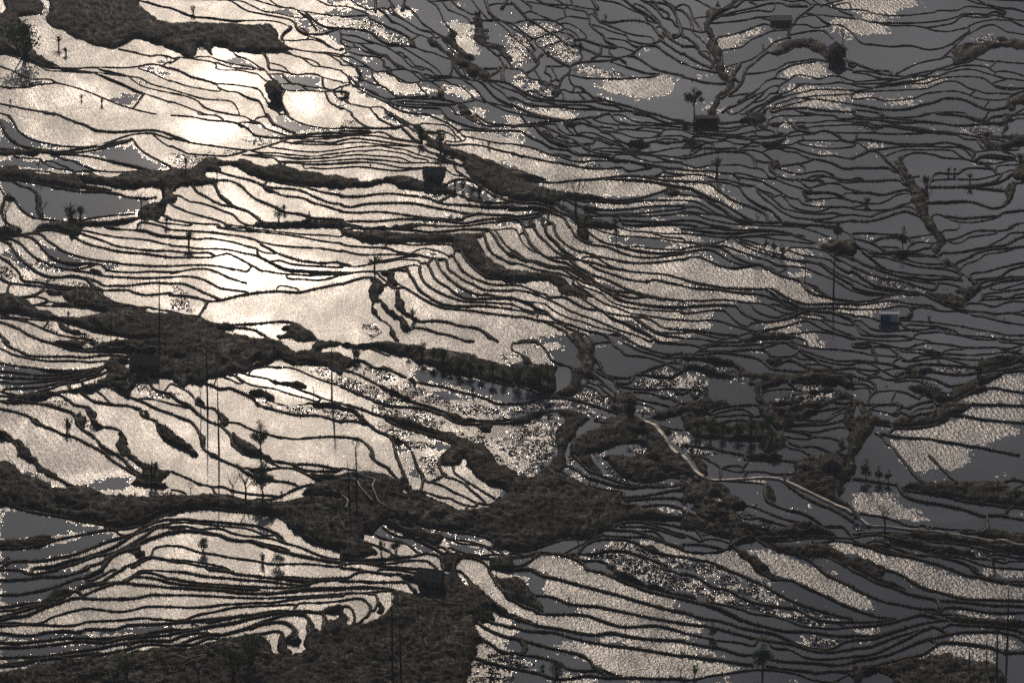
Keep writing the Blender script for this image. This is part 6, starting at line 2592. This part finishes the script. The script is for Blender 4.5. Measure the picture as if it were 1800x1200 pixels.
# ---------------------------------------------------------------- worn footpaths
pc=[];pf=[];pn=0
for i,(w_,p) in enumerate(paths):
    q=resample(p,3.0); X,Y=unproj(q[:,0],q[:,1]); P=np.stack([X,Y],1); Tn=np.gradient(P,axis=0); Tn/=np.linalg.norm(Tn,axis=1)[:,None]; Nn=np.stack([-Tn[:,1],Tn[:,0]],1)
    z=np.maximum(samp(ZG,q[:,0],q[:,1]),samp(LEV,q[:,0],q[:,1])); z=np.maximum.reduce([np.roll(z,k) for k in (-2,-1,0,1,2)]); z=np.convolve(np.pad(z,3,mode='edge'),np.ones(7)/7,'valid')+.24
    wd=.5*(.16*w_ if w_>3.5 else .12*w_-.1)*(1+.2*rg.normal(size=len(q))); vs=[]
    for o_,dz in ((-1.25,-.5),(-1,-.03),(-.4,.02),(.4,.02),(1,-.03),(1.25,-.5)):
        PP=P+Nn*(o_*wd)[:,None]; vs.append(np.stack([PP[:,0],PP[:,1],z+dz],1))
    V=np.stack(vs,1); n_=len(q); id_=np.arange(n_*6).reshape(n_,6)
    pc.append(V.reshape(-1,3)); pf.append(np.stack([id_[:-1,:-1],id_[1:,:-1],id_[1:,1:],id_[:-1,1:]],-1).reshape(-1,4)+pn); pn+=n_*6
tag(mesh_obj('path',np.vstack(pc),np.vstack(pf),M_PATH,smooth=True),kind='structure')
# ---------------------------------------------------------------- plants
def blade(mb,p,ang,up,L,w,droop):
    d=Vector((math.cos(ang),math.sin(ang),0)); side=Vector((-d.y,d.x,0)); pts=[]
    for t in (0,.35,.7,1):
        c=Vector(p)+d*(L*t*math.cos(up))+Vector((0,0,L*t*math.sin(up)-droop*L*t*t)); ww=w*(1-t)**.6*(.6+.8*t) if t<1 else .01
        pts.append((c-side*ww,c+side*ww))
    for a,b in zip(pts,pts[1:]): mb.poly([a[0],a[1],b[1],b[0]])
def palm(t,h):
    st=MB(); cr=MB()
    heads=random.choice([1,2,2,3])
    for k in range(heads):
        ox,oy=(random.gauss(0,h*.18),random.gauss(0,h*.1)) if k else (0,0); hh=h*random.uniform(.28,.5)
        st.tube([(ox*.3,oy*.3,0),(ox,oy,hh)],[h*.05,h*.035],6)
        for i in range(24):
            blade(cr,(ox,oy,hh*.95),random.random()*6.28,random.uniform(.25,1.45),h*random.uniform(.42,.62),h*.055,random.uniform(.05,.4))
    st.build('trunk',M_BARK,t); cr.build('leaf_crown',M_LEAF,t)
def clump(mb,c,r,n,ls,sq=.8):
    for _ in range(n):
        v=Vector((random.gauss(0,1),random.gauss(0,1),random.gauss(0,1))).normalized()*(random.random()**.45)
        mb.leaf((c[0]+v.x*r,c[1]+v.y*r,c[2]+v.z*r*sq),ls*random.uniform(.6,1.3))
def bush(t,h,m=None,wide=.5):
    st=MB(); fo=MB(); k=random.randint(5,7)
    for i in range(k):
        a=random.random()*6.28; r=h*wide*random.uniform(.1,.75); z=h*random.uniform(.35,.78); c=(math.cos(a)*r,math.sin(a)*r,z)
        st.tube([(c[0]*.15,c[1]*.15,0),(c[0]*.6,c[1]*.6,z*.5),c],[h*.03,h*.02,h*.01],4)
        clump(fo,c,h*random.uniform(.22,.32),130,h*.08)
    for _ in range(10):
        a=random.random()*6.28; r=h*wide*.8*random.random(); z=h*random.uniform(.75,1.02); st.tube([(math.cos(a)*r*.6,math.sin(a)*r*.6,h*.4),(math.cos(a)*r,math.sin(a)*r,z)],[h*.012,h*.005],3)
        clump(fo,(math.cos(a)*r,math.sin(a)*r,z*.95),h*.07,8,h*.07)
    st.build('stem',M_BARK,t); fo.build('foliage',m or M_LEAF,t)
def shrub(t,h):
    st=MB(); fo=MB()
    for i in range(random.randint(5,8)):
        a=random.random()*6.28; r=h*.35*random.random(); top=(math.cos(a)*r,math.sin(a)*r,h*random.uniform(.6,1))
        st.tube([(top[0]*.2,top[1]*.2,0),top],[h*.025,h*.01],3)
        for z in (.45,.65,.85,1): clump(fo,(top[0]*z,top[1]*z,top[2]*z),h*.1,9,h*.13)
    st.build('stem',M_BARK,t); fo.build('foliage',M_LEAF,t)
def twigs(mb,p,d,L,r,depth):
    q=p+d*L; mid=p+d*L*.5+Vector((random.gauss(0,1),random.gauss(0,1),0))*L*.05
    mb.tube([p,mid,q],[r,r*.8,r*.6],4 if depth<2 else 5,False)
    if depth:
        for _ in range(random.choice([2,3,3])):
            nd=(d+Vector((random.gauss(0,.55),random.gauss(0,.45),random.uniform(-.05,.45)))).normalized(); twigs(mb,q if random.random()<.7 else mid,nd,L*random.uniform(.55,.8),r*.55,depth-1)
def bare(t,h):
    tr=MB(); br=MB(); tr.tube([(0,0,0),(h*.01,0,h*.2),(-h*.01,0,h*.42)],[h*.028,h*.022,h*.015],6)
    for k in range(6):
        z=h*(.22+.2*random.random()); a=k*1.05+random.random(); d=Vector((math.cos(a)*.55,math.sin(a)*.55,.8)).normalized(); twigs(br,Vector((0,0,z)),d,h*.24,h*.011,3)
    tr.build('trunk',M_BARK,t); br.build('branches',M_BARK,t)
def pole(t,h):
    tr=MB(); br=MB(); r=.11 if h<8 else .21; ln=random.gauss(0,.018)*h
    tr.tube([(0,0,0),(ln*.3,0,h*.4),(ln*.6,0,h*.75),(ln,0,h)],[r,r*.8,r*.5,r*.2],6)
    br.tube([(ln*.25,0,h*.33),(ln*.6,0,h*.75),(ln,0,h)],[r*.5,r*.3,.02],4)
    for k in range(26):
        z=h*random.uniform(.35,.99); a=random.random()*6.28; L=random.uniform(.3,1.1)*(1.2-z/h*.6); d=Vector((math.cos(a),math.sin(a),random.uniform(.1,.8))).normalized()
        q0=Vector((ln*z/h,0,z)); br.tube([q0,q0+d*L],[.035,.012],3)
    tr.build('trunk',M_BARK,t); br.build('twigs',M_BARK,t)
def lolly(t,h): tree(t,h,.5)
def tree(t,h,hf=None):
    tr=MB(); fo=MB(); hb=h*(hf or random.uniform(.2,.3)); tr.tube([(0,0,0),(h*.01,0,hb*.5),(-h*.01,0,hb),(0,0,h*.8)],[h*.026,h*.02,h*.015,h*.006],6)
    for k in range(9):
        a=k*.7+random.random()*.5; z=hb*random.uniform(.85,1.35); r=h*random.uniform(.1,.22); c=(math.cos(a)*r,math.sin(a)*r,min(h*.92,z+h*random.uniform(.05,.3)))
        tr.tube([(0,0,z*.9),c],[h*.008,h*.004],4,False); clump(fo,c,h*random.uniform(.09,.14),130,h*.045,.7)
    clump(fo,(0,0,h*.9),h*.12,90,h*.04)
    if not hf:
        for k in range(7): z=h*random.uniform(.3,.8); a=random.random()*6.28; r=h*.16*(1.1-z/h); clump(fo,(math.cos(a)*r,math.sin(a)*r,z),h*.12,90,h*.04)
    tr.build('trunk',M_BARK,t); fo.build('crown',M_LEAF,t)
def tuft(t,h):
    b=MB()
    for _ in range(240): blade(b,(random.gauss(0,h*.1),random.gauss(0,h*.1),0),random.random()*6.28,random.uniform(1.1,1.55),h*random.uniform(.6,1.05),h*.008,random.uniform(0,.12))
    b.build('blades',simple('brown_reed',[(.07,.045,.03),(.14,.09,.06)],1.,.9),t)
    c=MB(); c.tube([(0,0,-.1),(0,0,h*.1)],[h*.12,h*.08],8); c.build('root_clump',M_G,t)
DESC={'palm':('spiky_plant','spiky long-leaved plant','plant',palm),'bush':('bush','dense dark-leaved bush','bush',bush),'bigbush':('bush','very large dark bush','bush',bush),
 'shrub':('shrub','sparse low shrub','shrub',shrub),'bare':('bare_tree','leafless branching tree','tree',bare),'pole':('slender_tree','tall leafless pole-thin tree','tree',pole),
 'tall':('slender_tree','thin straight leafless tree','tree',pole),'tree':('leafy_tree','slim leafy tree','tree',tree),'lolly':('round_crowned_tree','tall tree with small round crown beside a low shed','tree',lolly),'grasstuft':('reed_clump','tall brown reed clump','reeds',tuft)}
HX=['at the far left','on the left','left of centre','in the centre','right of centre','on the right','at the far right']
HY=['along the top edge','near the top','in the upper part','just above the middle','just below the middle','in the lower part','near the bottom','along the bottom edge']
cells={}
for o in objs:
    if o[0] in DESC:
        n_=DESC[o[0]][0]; cells.setdefault((n_,min(6,int(max(0,o[1])/257.2)),min(7,int(max(0,o[2]-1)/150))),[]).append(o)
ORD=['leftmost','second from left','third from left','fourth from left','fifth from left','sixth from left','seventh from left','eighth from left','ninth from left','tenth from left','eleventh from left','twelfth from left']
NUM=['','','two','three','four','five','six','seven','eight','nine','ten','eleven','twelve']
PL={'spiky_plant':'spiky plants','bush':'bushes','shrub':'shrubs','bare_tree':'leafless trees','slender_tree':'thin leafless trees','leafy_tree':'leafy trees','round_crowned_tree':'round trees','reed_clump':'reed clumps'}
for key,lst in cells.items():
    lst.sort(key=lambda o:o[1])
    for i,(kind,px,py,hp) in enumerate(lst):
        nm,desc,cat,fn=DESC[kind]; h=hp/(float(ppm(px,py))*cd)
        where=f'{HX[key[1]]} {HY[key[2]]}'
        size='large ' if h>5 and nm in('bush',) else ('small ' if h<1.8 else '')
        lb=f'{size}{desc} {where}' if len(lst)==1 else (f'{ORD[i]} of {NUM[len(lst)]} {PL[nm]} {where}')
        t=empty(nm,place(px,py),random.random()*.5 if nm!='slender_tree' else 0)
        tag(t,lb,cat,{'spiky_plant':'spiky plants on the earth banks','bush':'bushes on the earth banks','shrub':'low shrubs on the earth banks','bare_tree':'leafless trees among the terraces','slender_tree':'pole thin trees among the terraces','leafy_tree':'leafy trees among the terraces'}.get(nm))
        if nm=='bush' and (px,py)==(0,0): pass
        fn(t,h)
# ---------------------------------------------------------------- huts
def hut(px,py,w,d,wh,rh,rz,label,axis='x',mw=None,mr=None,over=.45,door=True):
    t=empty('field_hut',place(px,py)+Vector((0,0,-.1)),rz); tag(t,label,'hut')
    mw=mw or M_WALL; mr=mr or M_THATCH
    wb=MB(); th=.22
    wb.box((0,-d/2+th/2,wh/2),(w,th,wh)); wb.box((0,d/2-th/2,wh/2),(w,th,wh)); wb.box((-w/2+th/2,0,wh/2),(th,d-2*th,wh)); wb.box((w/2-th/2,0,wh/2),(th,d-2*th,wh))
    if rh>.3:
        if axis=='x':
            for s in (-1,1): x=s*(w/2-.1); wb.poly([(x,-d/2,wh),(x,d/2,wh),(x,0,wh+rh)]); wb.poly([(x-s*.2,-d/2,wh),(x-s*.2,0,wh+rh),(x-s*.2,d/2,wh)])
        else:
            for s in (-1,1): y=s*(d/2-.1); wb.poly([(-w/2,y,wh),(w/2,y,wh),(0,y,wh+rh)]); wb.poly([(-w/2,y-s*.2,wh),(0,y-s*.2,wh+rh),(w/2,y-s*.2,wh)])
    wb.build('wall',mw,t)
    r=MB(); W,D=(w/2+over,d/2+over) if axis=='x' else (d/2+over,w/2+over); n=7; k=rh/(D-over); T=.16
    def P(a,b,z): return (a,b,z) if axis=='x' else (b,a,z)
    rr=random.Random(int(px))
    for s in (-1,1):
        zr=[[rr.gauss(0,.04) for _ in range(n+1)] for _ in range(4)]
        pt=lambda i,j,off: P(-W+2*W*i/n,s*D*j/3,wh+rh-k*D*j/3+off+zr[j][i]*(1 if j else 0))
        for i in range(n):
            for j in range(3):
                r.poly([pt(i,j,T),pt(i+1,j,T),pt(i+1,j+1,T),pt(i,j+1,T)]); r.poly([pt(i,j,0),pt(i,j+1,0),pt(i+1,j+1,0),pt(i+1,j,0)])
            r.poly([pt(i,3,0),pt(i,3,T),pt(i+1,3,T),pt(i+1,3,0)])
        for i in (0,n):
            for j in range(3): r.poly([pt(i,j,0),pt(i,j,T),pt(i,j+1,T),pt(i,j+1,0)])
    ro=r.build('roof',mr,t)
    rg_=MB(); rg_.tube([P(-W-.05,0,wh+rh+T),P(0,0,wh+rh+T+.05),P(W+.05,0,wh+rh+T)],[.13,.15,.13],6); rg_.build('ridge',mr,ro)
    if door:
        dm_=MB(); dm_.box((-w*.15,-d/2-.03,min(1.7,wh-.2)/2),(.85,.07,min(1.7,wh-.2))); dm_.build('door',M_WOOD,t)
        wn=MB(); wn.box((w*.26,-d/2-.03,wh*.6),(.5,.06,.45)); wn.build('window',M_WOOD,t)
    return t
def shed(px,py,w,d,wh,rz,label,mw,mr,slope=.25,openf=False,white=False):
    t=empty('field_hut',place(px,py)+Vector((0,0,-.1)),rz); tag(t,label,'hut'); th=.18
    b=MB()
    if openf:
        for x in (-w/2+.1,0,w/2-.1):
            for y in (-d/2+.1,d/2-.1): b.tube([(x,y,0),(x,y,wh)],[.09,.08],5)
        b.box((0,d/2-.1,wh*.45),(w,.12,wh*.9)); b.box((-w/2+.06,0,wh*.4),(.1,d-.3,wh*.8))
    else:
        b.box((0,-d/2+th/2,wh/2),(w,th,wh)); b.box((0,d/2-th/2,wh/2),(w,th,wh)); b.box((-w/2+th/2,0,wh/2),(th,d-2*th,wh)); b.box((w/2-th/2,0,wh/2),(th,d-2*th,wh))
    b.build('wall',mw,t)
    r=MB(); o=.3
    top=[(-w/2-o,-d/2-o,wh+.05),(w/2+o,-d/2-o,wh+.05),(w/2+o,d/2+o,wh+.05+slope),(-w/2-o,d/2+o,wh+.05+slope)]
    up=[(a,b_,c_+.14) for a,b_,c_ in top]
    r.poly(top[::-1]); r.poly(up)
    for i in range(4): j=(i+1)%4; r.poly([top[i],top[j],up[j],up[i]])
    r.build('roof',mr,t)
    if white:
        q=MB(); q.box((-w*.13,-d/2-.04,wh*.46),(w*.36,.08,wh*.82)); q.build('door',M_BLUE,t)
        q=MB(); q.box((-w*.42,-d/2-.03,wh*.45),(w*.13,.06,wh*.8)); q.build('door',M_WOOD,t)
        q=MB(); q.box((0,-d/2-.15,-.1),(w+.5,.5,.35)); q.build('step',M_WALL,t)
    return t
hut(254,650,5.0,2.6,1.4,1.0,R(-4),'dark thatched field hut on the earth spur at the left, thin tree beside it')
hut(764,318,4.4,2.4,1.3,.95,R(-6),'dark thatched hut on the long grass bank in the upper middle')
shed(1373,40,5.0,3.8,1.3,R(2),'field hut with broad pale brown roof near the top right',M_WALL,simple('pale_thatch',[(.30,.23,.16),(.48,.38,.28)],2.,.9,.3),.1)
hut(1472,104,3.6,2.6,2.2,1.0,R(12),'tall black gabled hut at the end of a bank in the upper right','y')
hut(483,176,2.8,2.2,1.7,.9,R(20),'small black hut standing alone in the bright upper left pools','y')
hut(1462,828,3.3,3.2,1.4,1.0,R(-3),'gabled hut in shade beside the footpath, lower right, bushes around it','y')
hut(757,1034,4.2,2.8,1.6,1.1,R(-22),'ragged dark hut on top of the scrub knoll at the bottom centre')
shed(1242,216,5.2,2.6,1.2,R(0),'low dark open shed beside the tall round tree in the upper right',M_WOOD,M_THATCH,-.2,True)
shed(1563,563,3.6,2.4,2.0,R(-3),'small white-walled hut with blue door on the right',M_WHITE,M_TIN,-.35,False,True)
for kind,px,py,hp in objs:
    if kind=='post':
        t=empty('hay_stack',place(px,py)); tag(t,'small dark conical stack on the bank at the left','haystack')
        b=MB(); b.tube([(0,0,0),(0,0,.8),(.05,0,1.3),(0,0,1.7)],[.7,.62,.3,.05],9); b.build('straw',M_THATCH,t); b=MB(); b.tube([(0,0,1.5),(0,0,2.1)],[.05,.04],5); b.build('pole',M_WOOD,t)
# ---------------------------------------------------------------- the person wading in a pool
def person(px,py):
    loc=place(px,py)+Vector((0,0,-.05)); t=empty('person',loc,R(25)); tag(t,'person in dark clothes standing in the bright pool at the far upper left','person')
    V=[];E=[];Rr=[]
    def add(p,r,par=None):
        V.append(p);Rr.append(r)
        if par is not None:E.append((par,len(V)-1))
        return len(V)-1
    pel=add((0,0,.92),.13); w1=add((0,0,1.1),.12,pel); ch=add((0,.01,1.32),.145,w1); nk=add((0,0,1.47),.055,ch); hd=add((0,-.01,1.57),.085,nk); ht=add((0,0,1.66),.08,hd); nose=add((0,-.10,1.59),.018,hd)
    for s in (-1,1):
        hp_=add((s*.09,0,.88),.085,pel); kn=add((s*.11,-.03,.48),.055,hp_); an=add((s*.12,.02,.09),.038,kn); add((s*.12,-.14,.04),.03,an)
        sh=add((s*.19,0,1.40),.055,ch); eb=add((s*.25,.03,1.12),.042,sh); wr=add((s*.24,-.10,.90),.028,eb); pm=add((s*.24,-.13,.83),.032,wr)
        for k in range(4): a=add((s*(.215+.018*k),-.15,.77-.004*abs(k-1.5)),.009,pm); add((s*(.215+.018*k),-.165,.735),.008,a)
        a=add((s*.205,-.16,.82),.010,pm); add((s*.20,-.18,.79),.008,a)
    me=bpy.data.meshes.new('body'); me.from_pydata(V,E,[]); me.materials.append(M_CLOTH); o=bpy.data.objects.new('body',me); COL.objects.link(o); o.parent=t
    md=o.modifiers.new('skin','SKIN'); 
    for i,r in enumerate(Rr): me.skin_vertices[0].data[i].radius=(r,r)
    me.skin_vertices[0].data[0].use_root=True
    o.modifiers.new('sub','SUBSURF').levels=2; o.modifiers['sub'].render_levels=2
    hb=MB(); hb.tube([(0,0,1.64),(0,0,1.66),(0,0,1.70),(0,0,1.78)],[.24,.22,.11,.03],12); hb.build('hat',M_THATCH,t)
for kind,px,py,hp in objs:
    if kind=='person': person(px,py)

# ---------------------------------------------------------------- the valley air
hz=MB(); hz.box((0,1650,(HC+15-31)/2),(3100,4100,HC+15+31)); 
mh=bpy.data.materials.new('valley_air'); mh.use_nodes=True; nt=mh.node_tree; nt.nodes.clear(); ov=nt.nodes.new('ShaderNodeOutputMaterial'); pv=nt.nodes.new('ShaderNodeVolumePrincipled')
pv.inputs['Color'].default_value=(.86,.9,1,1); pv.inputs['Density'].default_value=HAZE; pv.inputs['Anisotropy'].default_value=HANI; nt.links.new(pv.outputs[0],ov.inputs['Volume'])
tag(hz.build('haze',mh),kind='stuff')
# ---------------------------------------------------------------- light, sky, camera
SUNPX,SUNPY=430.,545.
u=(SUNPX-900)/FPX; v=(600-SUNPY)/FPX
d=Vector((u,cd+v*sd,-sd+v*cd)).normalized()
s=Vector((d.x,d.y,-d.z))            # direction towards the sun: the mirror image of that view ray
el=math.asin(s.z); az=math.atan2(s.x,s.y)
ld=bpy.data.lights.new('sun','SUN'); ld.energy=SUNE; ld.angle=R(.53); ld.color=(1,.82,.65)
lo=bpy.data.objects.new('sun',ld); COL.objects.link(lo); lo.rotation_euler=s.to_track_quat('Z','Y').to_euler(); lo.location=(0,CY,300)
w=bpy.data.worlds.new('World'); SC.world=w; w.use_nodes=True; nt=w.node_tree
sky=nt.nodes.new('ShaderNodeTexSky'); sky.sky_type='NISHITA'; sky.sun_disc=False; sky.sun_elevation=el; sky.sun_rotation=az
sky.air_density=1.0; sky.dust_density=DUST; sky.ozone_density=OZ; sky.altitude=1400
tcw=nt.nodes.new('ShaderNodeTexCoord'); mpw=nt.nodes.new('ShaderNodeMapping'); mpw.inputs['Scale'].default_value=(1,1,2.2); cn=nt.nodes.new('ShaderNodeTexNoise'); cn.inputs['Scale'].default_value=26; cn.inputs['Detail'].default_value=3
nt.links.new(tcw.outputs['Generated'],mpw.inputs[0]); nt.links.new(mpw.outputs[0],cn.inputs['Vector'])
cr_=nt.nodes.new('ShaderNodeMapRange'); cr_.inputs[1].default_value=.3; cr_.inputs[2].default_value=.7; cr_.inputs[3].default_value=.62; cr_.inputs[4].default_value=1.4; nt.links.new(cn.outputs['Fac'],cr_.inputs[0])
vm_=nt.nodes.new('ShaderNodeVectorMath'); vm_.operation='SCALE'; nt.links.new(sky.outputs[0],vm_.inputs[0]); nt.links.new(cr_.outputs[0],vm_.inputs['Scale']); nt.links.new(vm_.outputs[0],nt.nodes['Background'].inputs[0]); nt.nodes['Background'].inputs[1].default_value=SKYS
cam=bpy.data.cameras.new('camera'); co_=bpy.data.objects.new('camera',cam); COL.objects.link(co_)
co_.location=(0,0,HC); co_.rotation_euler=(math.pi/2-DEP,0,0)
cam.sensor_width=36; cam.lens=36*FPX/1800; cam.clip_start=5; cam.clip_end=30000
SC.camera=co_
SC.view_settings.view_transform='Standard'; SC.view_settings.look='None'; SC.view_settings.gamma=1; SC.view_settings.exposure=EXPO
SC.cycles.use_denoising=False; SC.cycles.max_bounces=4; SC.cycles.volume_bounces=0
SC.render.resolution_x=1024; SC.render.resolution_y=682
